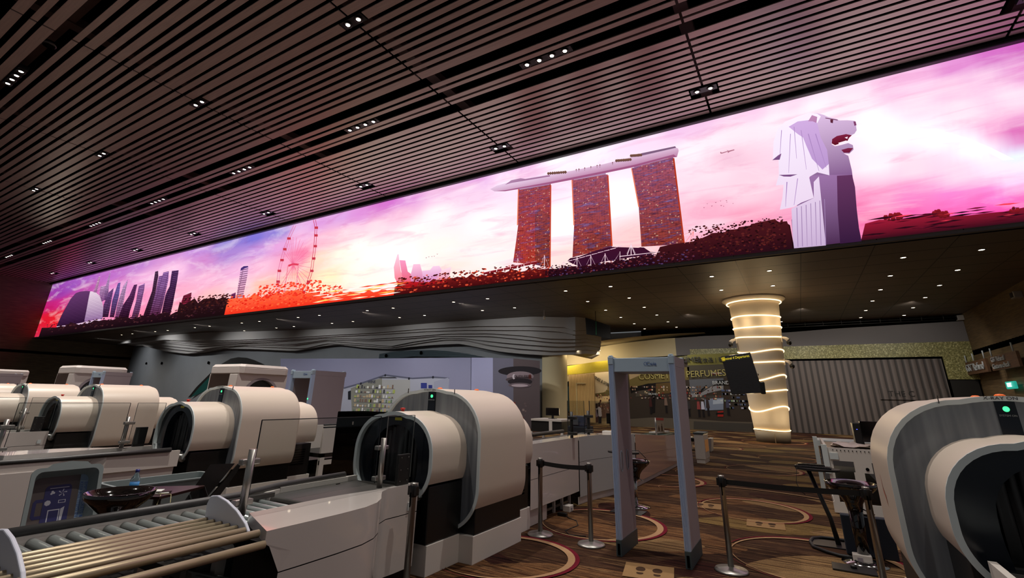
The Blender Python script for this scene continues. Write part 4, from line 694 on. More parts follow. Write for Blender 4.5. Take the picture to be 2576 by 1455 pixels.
# ------------------------------------------------------------------ floor with woven pattern
def build_floor():
    rnd = random.Random(11); b = MB()
    b.box(-72, 14, -6, 41, -0.2, 0.0, 0)
    z = [0.0006]
    def blob(cx, cy, rx, ry, a, m, n=40, pinch=0.0):
        pts = []
        for i in range(n):
            t = 2 * math.pi * i / n; k = 1 - pinch * abs(math.cos(t)) ** 3 * 0.0
            x = rx * math.cos(t); y = ry * math.sin(t) * (1 - pinch * math.cos(t) ** 2)
            pts.append((cx + x * math.cos(a) - y * math.sin(a), cy + x * math.sin(a) + y * math.cos(a), z[0]))
        b.face(pts, m); z[0] += 0.00002
    def ring(cx, cy, rx, ry, a, w0, m, t0=0.0, t1=1.0, n=56):
        A = []; B = []
        for i in range(n + 1):
            u = t0 + (t1 - t0) * i / n; t = 2 * math.pi * u; wd = w0 * (0.55 + 0.45 * math.cos(t - 0.6))
            for L_, r_ in ((A, 0), (B, wd)):
                x = (rx - r_) * math.cos(t); y = (ry - r_) * math.sin(t)
                L_.append((cx + x * math.cos(a) - y * math.sin(a), cy + x * math.sin(a) + y * math.cos(a), z[0]))
        b.strip(A, B, m, False); z[0] += 0.00002
    for gy in range(3, 22):
        for gx in range(-8, 7):
            cx = gx * 1.55 + (0.75 if gy % 2 else 0) + rnd.uniform(-.2, .2); cy = gy * 1.75 + rnd.uniform(-.25, .25)
            m = rnd.choice([1, 2, 3, 4, 4, 2, 1]); blob(cx, cy, rnd.uniform(.8, 1.15), rnd.uniform(.4, .75), rnd.uniform(-.5, .5), m, pinch=0.55)
            if rnd.random() < .7: blob(cx + rnd.uniform(-.6, .6), cy + rnd.uniform(-.6, .6), rnd.uniform(.4, .7), rnd.uniform(.25, .45), rnd.uniform(-.8, .8), rnd.choice([1, 3, 2, 4]), pinch=0.4)
    circles = [(-2.72, 7.3, .9, .92, 0), (-1.1, 15.2, .95, 1.0, 0), (-.95, 9.65, .85, .95, .3), (-3.15, 5.3, .85, .8, .3), (-.1, 7.15, .95, .98, 0), (-2.9, 11.8, .9, .9, 0), (.9, 12.3, .9, .9, 0), (-.6, 18.6, .9, .9, 0), (1.2, 5.2, .9, .9, 0), (-1.3, 26, 1.35, 1.35, 0), (-3.0, 21, .9, .9, 0), (1.3, 22, .9, .9, 0), (.7, 29, .9, .9, 0)]
    for (cx, cy, rx, ry, a) in circles:
        ring(cx, cy, rx, ry, a, .06, 5); ring(cx, cy, rx - .05, ry - .05, a, .085, 6)
    for k in range(10):
        cx = rnd.uniform(-4, 3); cy = 5 + k * 3; ring(cx, cy, 1.6, .8, rnd.uniform(-.4, .4), .07, 6, .05, .55)
    return struct(b.build('floor', CARP))
build_floor()

# ------------------------------------------------------------------ video wall
def screen_mat():
    m, nt, b = nodes_mat('led_picture')
    nt.nodes.remove(b); o = nt.nodes['Material Output']; em = nt.nodes.new('ShaderNodeEmission'); nt.links.new(em.outputs[0], o.inputs[0])
    at = N(nt, 'Attribute'); at.attribute_name = 'Picture'; kd = N(nt, 'Attribute'); kd.attribute_name = 'Kind'
    def fac(v):
        c = N(nt, 'Math', operation='COMPARE'); c.inputs[1].default_value = v; c.inputs[2].default_value = 0.02; nt.links.new(kd.outputs['Alpha'], c.inputs[0]); return c.outputs[0]
    def mixc(f, a, bb, mode='MIX'):
        mx = N(nt, 'Mix', data_type='RGBA', blend_type=mode)
        if isinstance(f, float): mx.inputs['Factor'].default_value = f
        else: nt.links.new(f, mx.inputs['Factor'])
        for k_, q in (('A', a), ('B', bb)):
            if isinstance(q, tuple): mx.inputs[k_].default_value = q
            else: nt.links.new(q, mx.inputs[k_])
        return mx.outputs['Result']
    def mul(a, k):
        q = N(nt, 'Math', operation='MULTIPLY'); nt.links.new(a, q.inputs[0])
        if isinstance(k, float): q.inputs[1].default_value = k
        else: nt.links.new(k, q.inputs[1])
        return q.outputs[0]
    # sky: wisps of cloud, stretched along the wall
    mp = mapping(nt, (0.28, 1, 1.1), (0, R(6), 0)); n1 = N(nt, 'TexNoise', Scale=1.0, Detail=8.0, Roughness=0.6, Distortion=0.6); nt.links.new(mp.outputs[0], n1.inputs['Vector'])
    r1 = ramp(nt, [(0.5, (0, 0, 0, 1)), (0.68, (1, 1, 1, 1))]); nt.links.new(n1.outputs['Fac'], r1.inputs[0])
    mp2 = mapping(nt, (0.22, 1, 1.4), (0, R(-5), 0)); mp2.inputs['Location'].default_value = (7, 0, 3)
    n2 = N(nt, 'TexNoise', Scale=1.3, Detail=7.0, Roughness=0.6, Distortion=0.8); nt.links.new(mp2.outputs[0], n2.inputs['Vector'])
    r2 = ramp(nt, [(0.52, (0, 0, 0, 1)), (0.72, (1, 1, 1, 1))]); nt.links.new(n2.outputs['Fac'], r2.inputs[0])
    sky = mixc(mul(r1.outputs[0], 0.34), at.outputs['Color'], (1.0, 0.86, 0.9, 1))
    dk = mixc(1.0, sky, (0.86, 0.55, 0.72, 1), 'MULTIPLY')
    sky = mixc(mul(r2.outputs[0], 0.6), sky, dk)
    # glazed facades: grid of floors and bays, scattered lit windows
    mp3 = mapping(nt, (1, 1, 1)); nt.links.new  # object space
    sp = nt.nodes.new('ShaderNodeSeparateXYZ'); nt.links.new(mp3.outputs[0], sp.inputs[0])
    cb = nt.nodes.new('ShaderNodeCombineXYZ'); nt.links.new(sp.outputs[0], cb.inputs[0]); nt.links.new(sp.outputs[2], cb.inputs[1])
    br = N(nt, 'TexBrick', Scale=1.0); br.offset = 0.0
    br.inputs['Color1'].default_value = (1.25, 1.2, 1.25, 1); br.inputs['Color2'].default_value = (0.7, 0.62, 0.65, 1); br.inputs['Mortar'].default_value = (1.5, 1.1, 1.0, 1)
    br.inputs['Brick Width'].default_value = 0.11; br.inputs['Row Height'].default_value = 0.05; br.inputs['Mortar Size'].default_value = 0.007; nt.links.new(cb.outputs[0], br.inputs['Vector'])
    mpz = mapping(nt, (0.7, 1, 5)); nz = N(nt, 'TexNoise', Scale=1.6, Detail=6.0, Roughness=.7); nt.links.new(mpz.outputs[0], nz.inputs['Vector'])
    rz = ramp(nt, [(0.36, rgb(60, 16, 24)), (0.48, rgb(176, 78, 48)), (0.56, rgb(96, 50, 80)), (0.66, rgb(140, 130, 190))]); nt.links.new(nz.outputs['Fac'], rz.inputs[0])
    fac_base = mixc(0.5, at.outputs['Color'], rz.outputs[0])
    fac3 = mixc(1.0, fac_base, br.outputs['Color'], 'MULTIPLY')
    wn = N(nt, 'TexWhiteNoise'); wn.noise_dimensions = '2D'
    sn = N(nt, 'VectorMath', operation='SNAP'); sn.inputs[1].default_value = (0.05, 0.05, 1); nt.links.new(cb.outputs[0], sn.inputs[0]); nt.links.new(sn.outputs[0], wn.inputs['Vector'])
    rl = ramp(nt, [(0.965, (0, 0, 0, 1)), (0.97, (1, 1, 1, 1))], 'CONSTANT'); nt.links.new(wn.outputs['Value'], rl.inputs[0])
    fac3 = mixc(mul(rl.outputs[0], 0.3), fac3, (1.0, 0.62, 0.45, 1))
    br1 = N(nt, 'TexBrick', Scale=1.0); br1.offset = 0.0
    br1.inputs['Color1'].default_value = (1.15, 1.15, 1.2, 1); br1.inputs['Color2'].default_value = (0.75, 0.7, 0.8, 1); br1.inputs['Mortar'].default_value = (0.35, 0.26, 0.35, 1)
    br1.inputs['Brick Width'].default_value = 0.9; br1.inputs['Row Height'].default_value = 0.16; br1.inputs['Mortar Size'].default_value = 0.045; nt.links.new(cb.outputs[0], br1.inputs['Vector'])
    fac1 = mixc(1.0, at.outputs['Color'], br1.outputs['Color'], 'MULTIPLY')
    wv = N(nt, 'TexWave', Scale=2.2, Distortion=0.6); wv.bands_direction = 'Z'; nt.links.new(mp3.outputs[0], wv.inputs['Vector'])
    rw = ramp(nt, [(0.25, (0.45, 0.38, 0.5, 1)), (0.5, (1.1, 1.1, 1.1, 1))]); nt.links.new(wv.outputs['Fac'], rw.inputs[0])
    fac2 = mixc(1.0, at.outputs['Color'], rw.outputs[0], 'MULTIPLY')
    c = mixc(fac(0.1), at.outputs['Color'], fac1); c = mixc(fac(0.2), c, fac2); c = mixc(fac(0.3), c, fac3); c = mixc(fac(0.9), c, sky)
    nt.links.new(c, em.inputs[0]); em.inputs[1].default_value = 1.15
    return m

def build_screen():
    t = thing('led_video_wall', 'long glowing LED wall showing a pink sunset city skyline, set between slatted ceiling and soffit', 'screen', (0, SY, 0))
    b = MB(); cols = []; kinds = []
    nc, nr = 150, 15; w0, w1 = 1 / (36.5 - SX0), 1 / (36.5 - 9.0)
    sky_x = [36.5 - 1 / (w0 + (w1 - w0) * i / (nc - 2)) for i in range(nc - 1)] + [SX1]
    def uv(x, z): return 98500 / (36.5 - x), (z - 6.6) / (8.15e-4 * (17.6 - .482 * x))
    pts = [uv(p[0], p[1]) + tuple(p[2:]) for p in SKY_POINTS]
    def sky_colour(x, z):
        u, v = uv(x, z); tot = 0.0; c = [0.0, 0.0, 0.0]
        for (pu, pv, r_, g_, b_) in pts:
            k = 1 / ((pu - u) ** 2 + 2.2 * (pv - v) ** 2 + 60) ** 1.6
            tot += k; c[0] += r_ * k; c[1] += g_ * k; c[2] += b_ * k
        return tuple(lin(q / tot) for q in c)
    grid = []
    for r in range(nr):
        for c in range(nc):
            z = SB + (ST - SB) * r / (nr - 1); b.v.append((sky_x[c], 0, z)); grid.append(sky_colour(sky_x[c], z))
    for r in range(nr - 1):
        for c in range(nc - 1):
            f = [r * nc + c, r * nc + c + 1, (r + 1) * nc + c + 1, (r + 1) * nc + c]
            b.f.append(f); b.m.append(0); b.s.append(False)
            for i in f: cols.append(grid[i]); kinds.append(.9)
    polys = []
    for q in PICTURE:
        v = q[8:]
        polys.append((q[0], q[1], tuple(lin(k) for k in q[2:5]), tuple(lin(k) for k in q[5:8]), list(zip(v[::2], v[1::2]))))
    rnd = random.Random(5)
    dd = lambda x: 17.6 - .482 * x
    bed = 6.62
    for (kind, layer, x0, x1, h0, h1, cs, n, r) in BELTS:
        cs = [tuple(lin(v * (.68 if v < 200 else 1)) for v in k) for k in cs]; w0, w1 = 1 / (36.5 - x0), 1 / (36.5 - x1)
        if kind == 'belt':
            pts = []
            for i in range(n + 1):
                u = i / n; x = 36.5 - 1 / (w0 + (w1 - w0) * u); pts.append((x, bed + (h0 + (h1 - h0) * u) * (1 - .35 * rnd.random()) * 8.15e-4 * dd(x)))
            polys.append((layer, 0, cs[0], cs[1], pts + [(x1, bed), (x0, bed)]))
        else:
            for i in range(n):
                x = 36.5 - 1 / (w0 + (w1 - w0) * rnd.random()); d = dd(x); z = bed + (h0 + (h1 - h0) * rnd.random()) * 8.15e-4 * d
                q = r * (.35 + .8 * rnd.random()); rx = q * 4.1e-5 * d * d; rz = q * 8.15e-4 * d; k = rnd.choice(cs); a0 = rnd.random() * 6
                if kind == 'blob': pts = [(x + rx * (.7 + .5 * rnd.random()) * math.cos(a0 + j * 1.05), z + rz * .6 * (.7 + .5 * rnd.random()) * math.sin(a0 + j * 1.05)) for j in range(6)]
                else: pts = [(x - rx, z), (x, z + .07 * rz), (x + rx, z), (x, z - .07 * rz)]
                polys.append((layer, 0, k, k, pts))
    polys.sort(key=lambda p: p[0])
    e = 0.0
    for (l, kd, ct, cb, pts) in polys:
        e += 0.00002; zs = [p[1] for p in pts]; lo, hi = min(zs), max(zs)
        b.face([(x, -0.003 * l - e, min(ST, max(SB, z))) for x, z in pts], 0)
        for x, z in pts:
            u = (z - lo) / (hi - lo + 1e-6); cols.append(tuple(cb[i] + (ct[i] - cb[i]) * u for i in range(3))); kinds.append({0: 0.0, 1: .1, 2: .2, 3: .3}[kd])
    o = b.build('display', screen_mat(), t)
    me = o.data
    ca = me.color_attributes.new('Picture', 'FLOAT_COLOR', 'CORNER'); ka = me.color_attributes.new('Kind', 'FLOAT_COLOR', 'CORNER')
    ca.data.foreach_set('color', [v for c in cols for v in (c[0], c[1], c[2], 1.0)])
    ka.data.foreach_set('color', [v for k in kinds for v in (0.0, 0.0, 0.0, k)])
    MB().box(SX0, SX1, -0.16, 0.2, ST, ST + 0.17).box(SX0, SX1, 0.06, 0.2, SB - .02, ST).tube([(SX0, -.2, ST + .02), (SX1, -.2, ST + .02)], .05, 8).build('frame', M['blackmetal'], t)
    MB().box(SX0, SX1, -0.12, 0.05, SB - 0.09, SB - .005).build('sill', M['greyfascia'], t)
build_screen()

# ------------------------------------------------------------------ ceiling: slats, dark void above, services
def build_ceiling():
    ys = []
    y = -5.0
    while y < 1.6: ys.append((y, y + .19)); y += .33
    ys += [(1.84, 2.11), (2.27, 2.44), (2.57, 2.86), (3.30, 3.47), (3.62, 3.88), (4.04, 4.23), (4.35, 4.6), (4.72, 4.88), (5.02, 5.2), (5.35, 5.56), (5.69, 5.89), (6.0, 6.31), (6.42, 6.62), (6.74, 7.02), (7.13, 7.42), (7.56, 7.75), (7.87, 8.04), (8.19, 8.37), (8.50, 8.68), (8.82, 8.98), (9.12, 9.34), (9.47, 9.66), (9.80, 9.97), (10.1, 10.42), (10.86, 11.07), (11.19, 11.36), (11.74, 11.93), (12.03, 12.19)]
    y = 12.7
    ys.append((12.7, 12.98)); y = 13.1
    while y < 17.5: ys.append((y, y + .205)); y += .325
    joints = [-69.2] + [-1.37 - 8.76 * k for k in range(7, -1, -1)] + [7.15, 14.0]
    b = MB()
    fx = [(-1.37 - 8.76 * k, yy) for k in range(-1, 8) for yy in (7.27, 15.87)]
    for a, c in zip(joints, joints[1:]):
        for (y0, y1) in ys:
            xa, xc = a + .04, c - .04
            for (jx, jy) in fx:
                if y0 < jy + .16 and y1 > jy - .16:
                    if abs(jx - c) < .5: xc = c - .5
                    if abs(jx - a) < .5: xa = a + .5
            b.box(xa, xc, y0, y1, CZ, CZ + .03)
    struct(b.build('ceiling', M['slat']))
    struct(MB().box(-69.5, 14, -6, 18.4, CZ + 1.2, CZ + 1.3).box(-69.5, 14, SY + .2, SY + .4, SF, CZ + 1.2).build('ceiling', M['void']))
    b = MB()
    for k in range(-1, 8):
        x = -1.37 - 8.76 * k
        b.box(x - .2, x + .2, -5, 17.6, CZ + .45, CZ + .75)
    for yy in (3.08, 10.65, 12.45, 0.5): b.box(-69, 14, yy - .12, yy + .12, CZ + .5, CZ + .62)
    struct(b.build('trim_1', mat('brown_steel_beams', (64, 40, 32), 0.7)))
build_ceiling()
struct(MB().box(-69.2, 12, SY - .05, 35.3, SF, SF + .08).build('ceiling', M['soffit']))

# ------------------------------------------------------------------ light fittings
def disc_lamp(t, x, y, z, r, lens, ringm=None, off=0):
    MB().lathe([(r * 2.0, .0), (r * 1.9, -.03), (r * 1.6, -.03), (r * 1.05, -.005)], (x, y, z), 20).build('trim_ring', M['ring'] if ringm is None else ringm, t)
    MB().lathe([(0.0, 0), (r, 0)], (x, y, z - .016), 20).build('lens', lens, t)
def twin():
    t = thing('twin_downlight', 'black twin spotlight box set in the slatted ceiling over a panel joint', 'ceiling light', (0, 0, 0), 'twin spotlights along the slatted ceiling')
    MB().box(-.45, .45, -.15, .15, 0.0, .16).build('housing', M['blackmetal'], t)
    for s in (-.23, .23): disc_lamp(t, s, 0, -.005, .065, M['lamp'])
    return t
def quad():
    t = thing('linear_downlight', 'black bar of four round spotlights in the dark gap of the slatted ceiling', 'ceiling light', (0, 0, 0), 'four-lamp spotlight bars along the ceiling gap')
    MB().box(-.95, .95, -.13, .13, 0.0, .16).build('housing', M['blackmetal'], t)
    for k in range(4): disc_lamp(t, -.705 + .47 * k, 0, -.005, .065, M['lamp'])
    return t
def spot(x, y, z, e, size=R(88), r=.08, col=(1, .93, .86)):  # serves the ceiling fittings and the added fill spots
    l = bpy.data.lights.new('downlight_or_fill_beam', 'SPOT'); l.energy = e; l.spot_size = size; l.spot_blend = 0.8; l.shadow_soft_size = r; l.color = col
    o = bpy.data.objects.new('downlight_or_fill_beam', l); COL.objects.link(o); o.location = (x, y, z); return o
TW = twin(); first = True
for k in range(-1, 8):
    for yy in (7.27, 15.87):
        p = (-1.37 - 8.76 * k, yy, CZ - .01)
        if first: TW.location = p; first = False
        else: dup(TW, p)
        if k < 5 and yy < 10: spot(p[0], p[1], CZ - .08, 2600 * (.3 if k < 0 else (.8 if k == 0 else 1)))
QD = quad(); first = True
for k in range(-1, 8):
    for yy in (3.05, 11.55):
        p = (-5.68 - 8.72 * k if yy > 5 else -5.75 - 8.72 * k, yy, CZ - .01)
        if yy < 5: p = (p[0] - 0.1, yy, p[2])
        if first: QD.location = p; first = False
        else: dup(QD, p)
        if k < 5 and yy < 5: spot(p[0], p[1], CZ - .08, 3100 * (.3 if k < 0 else (.8 if k == 0 else 1)))
t = thing('ceiling_speaker', 'round pale ceiling speaker in the dark gap beside the far left spotlight bar', 'speaker', (-19.96, 3.03, CZ))
MB().lathe([(.0, 0), (.17, 0), (.2, .02), (.2, .12), (0, .12)], n=24).build('body', M['ring'], t)
MB().lathe([(0, -.01), (.16, -.01)], n=24).build('grille', M['wave'], t)
SD = thing('recessed_downlight', 'small bright round downlight recessed in the dark soffit above the shops', 'ceiling light', (0, 0, 0), 'small downlights in the dark soffit')
MB().lathe([(.12, 0), (.115, -.012), (.085, -.012), (.08, -.002)], n=16).build('trim_ring', M['ring'], SD)
MB().lathe([(0, -.006), (.08, -.006)], n=16).build('lens', M['lampwarm'], SD)
first = True
for x in (5.86, 3.84, -.28, -2.38, -6.7, -8.93, -13.4, -15.62, -20.1, -22.25, -26.7, -28.9, -33.3, -35.5, -39.9, -42.1, -46.5, -48.7, -53, -55.2):
    for j, y in enumerate((20.25, 23.1, 25.9, 28.7, 31.6, 34.2)):
        if x < -12 and y > 24: continue
        if x < -40 and y > 21.5: continue
        if x == -2.38 and y > 26: continue
        if x == -.28 and 27 < y < 33: continue
        if x < -6 and y < 30 and x > -12 or x > -6 or x < -12 or True:
            p = (x, y, SF)
            if first: SD.location = p; first = False
            else: dup(SD, p)

# ------------------------------------------------------------------ side walls
def wall_left():
    x = -69.0
    struct(MB().box(x - .3, x, -6, 40, 0, 5.0).box(x - .3, x, -6, 40, 5.28, CZ + 1.2).build('wall_left', M['wood']))
    struct(MB().box(x - .32, x - .12, -6, 40, 5.0, 5.28).build('trim_2', M['void']))
wall_left()
def wall_right():
    x = 8.5
    struct(MB().box(x, x + .3, 18.2, 36.2, 0, 4.34).box(x, x + .3, 18.2, 36.2, 4.6, SF).build('wall_right', M['wood']))
    b = MB().box(x + .1, x + .3, 18.2, 36.2, 4.34, 4.6)
    struct(b.build('trim_3', M['carddark']))
    b = MB()
    for k in range(44): b.box(x - .02, x + .1, 18.4 + k * .41, 18.44 + k * .41, 4.34, 4.6)
    struct(b.build('trim_4', M['void']))
wall_right()

# hanging wooden sign with white letters on the right wall
t = thing('hanging_sign', 'brown slatted sign reading GST Refund, on the right wood wall', 'sign', (8.1, 33.4, 0))
MB().box(-.05, .05, -1.75, 1.75, 3.32, 3.95).build('board', M['woodred'], t)
text('lettering', 'GST Refund', .52, M['txtwhite'], t, (-.08, .05, 3.63), (R(90), 0, R(-90)), .02, sx=1.15)
for y in (-1.5, .2, 1.5): MB().tube([(0, y, 3.95), (0, y, 4.33)], .03, 8).build('rod', M['txtwhite'], t)
t = thing('hanging_sign', 'brown slatted sign cut by the right frame edge, nearer sign of the two', 'sign', (8.1, 29.3, 0))
MB().box(-.05, .05, -1.6, 1.75, 3.32, 3.95).build('board', M['woodred'], t)
text('lettering', 'GST Refund', .3, M['txtwhite'], t, (-.08, .6, 3.78), (R(90), 0, R(-90)), .02, sx=1.15)
text('lettering', 'Customs check', .3, M['txtwhite'], t, (-.08, .4, 3.48), (R(90), 0, R(-90)), .02, sx=1.15)
for y in (-1.2, 1.5): MB().tube([(0, y, 3.95), (0, y, 4.33)], .03, 8).build('rod', M['txtwhite'], t)
t = thing('exit_sign', 'small lit green EXIT sign high behind the rightmost x-ray machine', 'sign', (8.3, 30.2, 2.66))
MB().box(-.05, .05, -.55, .55, -.16, .16).build('housing', M['exit'], t, bevel=.03)
text('lettering', 'EXIT', .26, M['exitw'], t, (-.07, 0, 0), (R(90), 0, R(-90)), .01)
for (y, z) in ((34.9, 6.36), (26.8, 6.1)):
    o = thing('loudspeaker', 'small white wall loudspeaker in the %s of the right wood wall' % ('far top corner' if y > 30 else 'near upper part'), 'speaker', (8.36, y, z))
    MB().box(-.15, .14, -.2, .2, -.14, .14).build('body', M['wave'], o, bevel=.03)
    MB().box(-.165, -.15, -.15, .15, -.1, .1).build('grille', M['ring'], o)

# ------------------------------------------------------------------ far wall on the right: fascia, mosaic frame, corrugated hoarding
def far_right():
    Y = 35.0
    struct(MB().box(-16, 8.5, Y + .9, Y + 1.2, 0, SF).build('wall_back', M['greyfascia']))
    # curved fascia: grey plaster band under a dark recess, bowing away to the left
    top = [(2.477, 6.088), (0.012, 5.980), (-2.126, 5.961), (-5.212, 5.975), (-8.178, 5.840), (-10.465, 5.614), (-13.405, 5.203), (-15.490, 4.785), (-17.510, 4.635)]
    bot = [(8.251, 5.044), (6.120, 5.031), (3.827, 4.993)] + [(-0.847, 4.847), (-4.539, 4.845), (-6.320, 4.708), (-9.613, 4.568), (-12.062, 4.257), (-14.461, 4.063), (-17.125, 3.810)]
    def resample(p, xs): 
        q = sorted(p); return [(x, interp(q, x)) for x in xs]
    xs = [-17.0 + .5 * k for k in range(51)] + [8.49]
    tp = [(x, z + 0.0) for x, z in resample(top + [(8.49, 6.2)], xs)]; bt = resample(bot + [(8.49, 5.04)], xs)
    def yy(x): return Y if x > -6 else Y - 0.5 * min(1, (-6 - x) / 8.0) * 3
    b = MB()
    A = [(x, yy(x), z) for x, z in tp]; Bq = [(x, yy(x), z) for x, z in bt]
    n = len(xs)
    b.add(A + Bq, [(i, i + 1, n + i + 1, n + i) for i in range(n - 1)], 0, True)
    for i in range(n - 1): b.m[i] = 1 if xs[i] < -7 else 0
    b.add([(x, yy(x), z - .02) for x, z in bt] + [(x, yy(x) + .8, z - .02) for x, z in bt], [(i, i + 1, n + i + 1, n + i) for i in range(n - 1)], 0, True)
    struct(b.build('wall_back', [M['greyfascia'], M['cream']]))
    struct(MB().box(-9.5, 8.5, Y + .3, Y + .35, 6.0, SF).build('trim_5', M['void']))
    b = MB()
    for z in (6.28, 6.42): b.tube([(-3, Y - .2, z), (8.1, Y - .2, z)], .03, 6)
    for k in range(12): b.tube([(-2.8 + .95 * k, Y - .2, 6.28), (-2.8 + .95 * k, Y - .2, SF - .01)], .03, 6)
    tag(b.build('cable_tray', M['blackmetal']), 'thin black cable tray running under the soffit above the grey fascia', 'cable tray')
    # green gold mosaic surround
    b = MB(); b.box(-8.2, 8.49, Y - .02, Y + .3, 4.32, 5.1).box(7.2, 8.49, Y - .02, Y + .3, 3.1, 4.32)
    struct(b.build('trim_6', M['gold']))
    struct(MB().box(-.9, 7.3, Y + .12, Y + .2, 0, 4.4).build('trim_7', M['void']))
    o = MB().box(-.9, 7.12, Y + .0, Y + .12, 0.02, 4.2).build('hoarding', M['hoarding']); tag(o, 'tall grey-brown corrugated hoarding closing the shopfront to the right of the lit column', 'hoarding')
    b = MB().box(4.0, 7.0, Y - .06, Y - .02, 2.0, 2.62); o = b.build('shop_sign', M['hoarding']); tag(o, 'faint grey panel lettered THE C on the corrugated hoarding', 'sign')
    text('lettering', 'THE C', .42, M['carddark'], o, (5.0, Y - .07, 2.3))
    struct(MB().box(7.25, 8.4, Y + .05, Y + .3, 0, 3.08).build('door_1', M['carddark']))
far_right()

# ------------------------------------------------------------------ printed hoardings and shop interior between the column and the concrete block
def flat(b, pts, y, m, dy=0.0): b.face([(x, y - dy, z) for x, z in pts], m)
CO = {}
def cm(c, e=0.0):
    k = (c, e)
    if k not in CO: CO[k] = mat('print_%d_%d_%d' % c, c, 0.75, spec=0.15, emit=c if e else None, es=e or 1)
    return CO[k]
def mural_a():
    Y = 33.0
    ms = []; b = MB()
    def put(pts, c, lay, e=0.0):
        m = cm(c, e)
        if m not in ms: ms.append(m)
        b.face([(x, -.004 * lay, z) for x, z in pts], ms.index(m))
    t = thing('printed_hoarding', 'dark hoarding printed with a perfume shop interior, left of the lit column', 'hoarding', (0, Y, 0))
    put([(-11.270, 3.986), (-9.816, 4.173), (-5.909, 4.302), (-3.772, 4.354), (-2.341, 4.369), (-2.501, -0.008), (-4.285, -0.013), (-11.493, -0.520)], (52, 44, 38), 0)
    put([(-9.967, 3.504), (-6.892, 3.728), (-5.911, 3.790), (-5.989, 2.996), (-6.966, 2.898), (-8.125, 2.797), (-9.171, 2.618), (-9.897, 2.463)], (96, 84, 48), 1)
    put([(-6.046, 3.889), (-3.715, 3.928), (-2.395, 3.954), (-2.496, 3.179), (-5.987, 3.020)], (64, 60, 50), 1)
    put([(-5.933, 4.549), (-3.817, 4.593), (-2.311, 4.601), (-2.395, 3.954), (-5.997, 3.888)], (104, 100, 52), 2)
    put([(-9.912, 3.503), (-8.584, 3.519), (-9.124, 3.296), (-9.890, 2.993)], (150, 130, 100), 2)
    put([(-9.898, 2.438), (-8.641, 2.746), (-7.470, 2.799), (-7.640, 2.555), (-8.203, 2.453), (-9.512, 2.242), (-9.840, 2.089)], (14, 12, 12), 2)
    put([(-8.538, 2.746), (-8.129, 2.748), (-8.324, 0.909), (-8.576, 0.901)], (22, 18, 18), 3)
    put([(-8.129, 2.748), (-6.973, 2.825), (-6.958, 2.177), (-8.183, 2.064)], (84, 66, 38), 3)
    put([(-9.512, 2.242), (-8.568, 2.352), (-8.597, 1.960), (-9.535, 1.895)], (70, 64, 56), 3)
    put([(-5.989, 2.996), (-3.921, 3.090), (-3.953, 2.813), (-4.773, 2.577), (-5.263, 2.293), (-5.978, 2.144)], (84, 86, 92), 2)
    put([(-5.978, 2.144), (-5.319, 2.200), (-4.778, 2.530), (-3.959, 2.766), (-4.002, 2.400), (-4.814, 2.206), (-5.338, 2.014), (-5.954, 1.910)], (120, 120, 124), 3)
    put([(-5.500, 2.244), (-4.992, 2.668), (-4.928, 2.622), (-5.416, 2.152)], (14, 14, 14), 4)
    put([(-4.323, 2.950), (-3.827, 2.974), (-3.863, 2.675), (-4.360, 2.626)], (18, 18, 18), 4)
    put([(-5.954, 1.910), (-5.338, 2.014), (-4.834, 2.022), (-4.039, 2.081), (-4.066, 1.854), (-5.973, 1.724)], (60, 56, 52), 3)
    put([(-5.174, 1.832), (-4.399, 1.893), (-4.058, 1.922), (-4.140, 1.224), (-5.202, 1.147)], (112, 122, 142), 4)
    put([(-4.679, 1.796), (-4.066, 1.854), (-4.097, 1.583), (-4.709, 1.523)], (150, 160, 176), 5)
    put([(-4.486, 1.124), (-4.147, 1.157), (-4.187, 0.823), (-4.522, 0.811)], (140, 34, 28), 5)
    put([(-4.586, 1.032), (-4.158, 1.068), (-4.171, 0.957), (-4.596, 0.942)], (20, 18, 18), 6)
    put([(-10.022, 0.466), (-8.547, 0.617), (-5.944, 0.623), (-4.218, 0.558), (-2.628, 0.580), (-2.704, 0.002), (-10.075, -0.374)], (86, 78, 68), 2)
    put([(-5.958, 0.487), (-2.639, 0.494), (-2.701, 0.024), (-6.021, -0.145)], (62, 58, 54), 3)
    rnd = random.Random(2)
    # shelves of goods: small printed patches in rows
    for i in range(150):
        u = rnd.uniform(-9.9, -4.2); row = rnd.choice([1.95, 2.12, 2.3, 2.48, 1.78]); w = rnd.uniform(.04, .13); h = rnd.uniform(.05, .14)
        put([(u, row), (u + w, row), (u + w, row + h), (u, row + h)], rnd.choice([(150, 120, 96), (120, 40, 36), (190, 170, 140), (90, 70, 60), (160, 150, 150), (60, 40, 40)]), 5)
    for i in range(60):
        u = rnd.uniform(-4.3, -2.4); row = rnd.choice([1.3, 1.5, 1.7, 1.9, 2.1, 2.3]); w = rnd.uniform(.08, .2); h = .1
        put([(u, row), (u + w, row), (u + w, row + h), (u, row + h)], rnd.choice([(170, 176, 180), (120, 140, 110), (150, 150, 170), (70, 80, 110)]), 6)
    for (u, c) in ((-8.6, (60, 30, 30)), (-7.6, (110, 90, 80)), (-7.0, (30, 28, 30)), (-6.2, (50, 48, 50)), (-5.6, (130, 60, 60)), (-5.35, (170, 170, 190)), (-5.05, (50, 40, 40)), (-3.9, (60, 60, 80))):
        z = rnd.uniform(.75, .95)
        put([(u - .04, z), (u + .1, z), (u + .09, z + .5), (u - .02, z + .5)], (24, 20, 22), 7)
        put([(u - .08, z + .45), (u + .14, z + .45), (u + .1, z + .92), (u - .04, z + .92)], c, 8)
        put([(u - .02, z + .94), (u + .08, z + .94), (u + .08, z + 1.08), (u - .02, z + 1.08)], (60, 44, 38), 8)
    put([(-4.543, 3.419), (-4.313, 3.436), (-3.995, 3.453), (-4.010, 3.322), (-4.283, 3.305), (-4.579, 3.301)], (120, 40, 36), 6)
    b.build('print', ms, t)
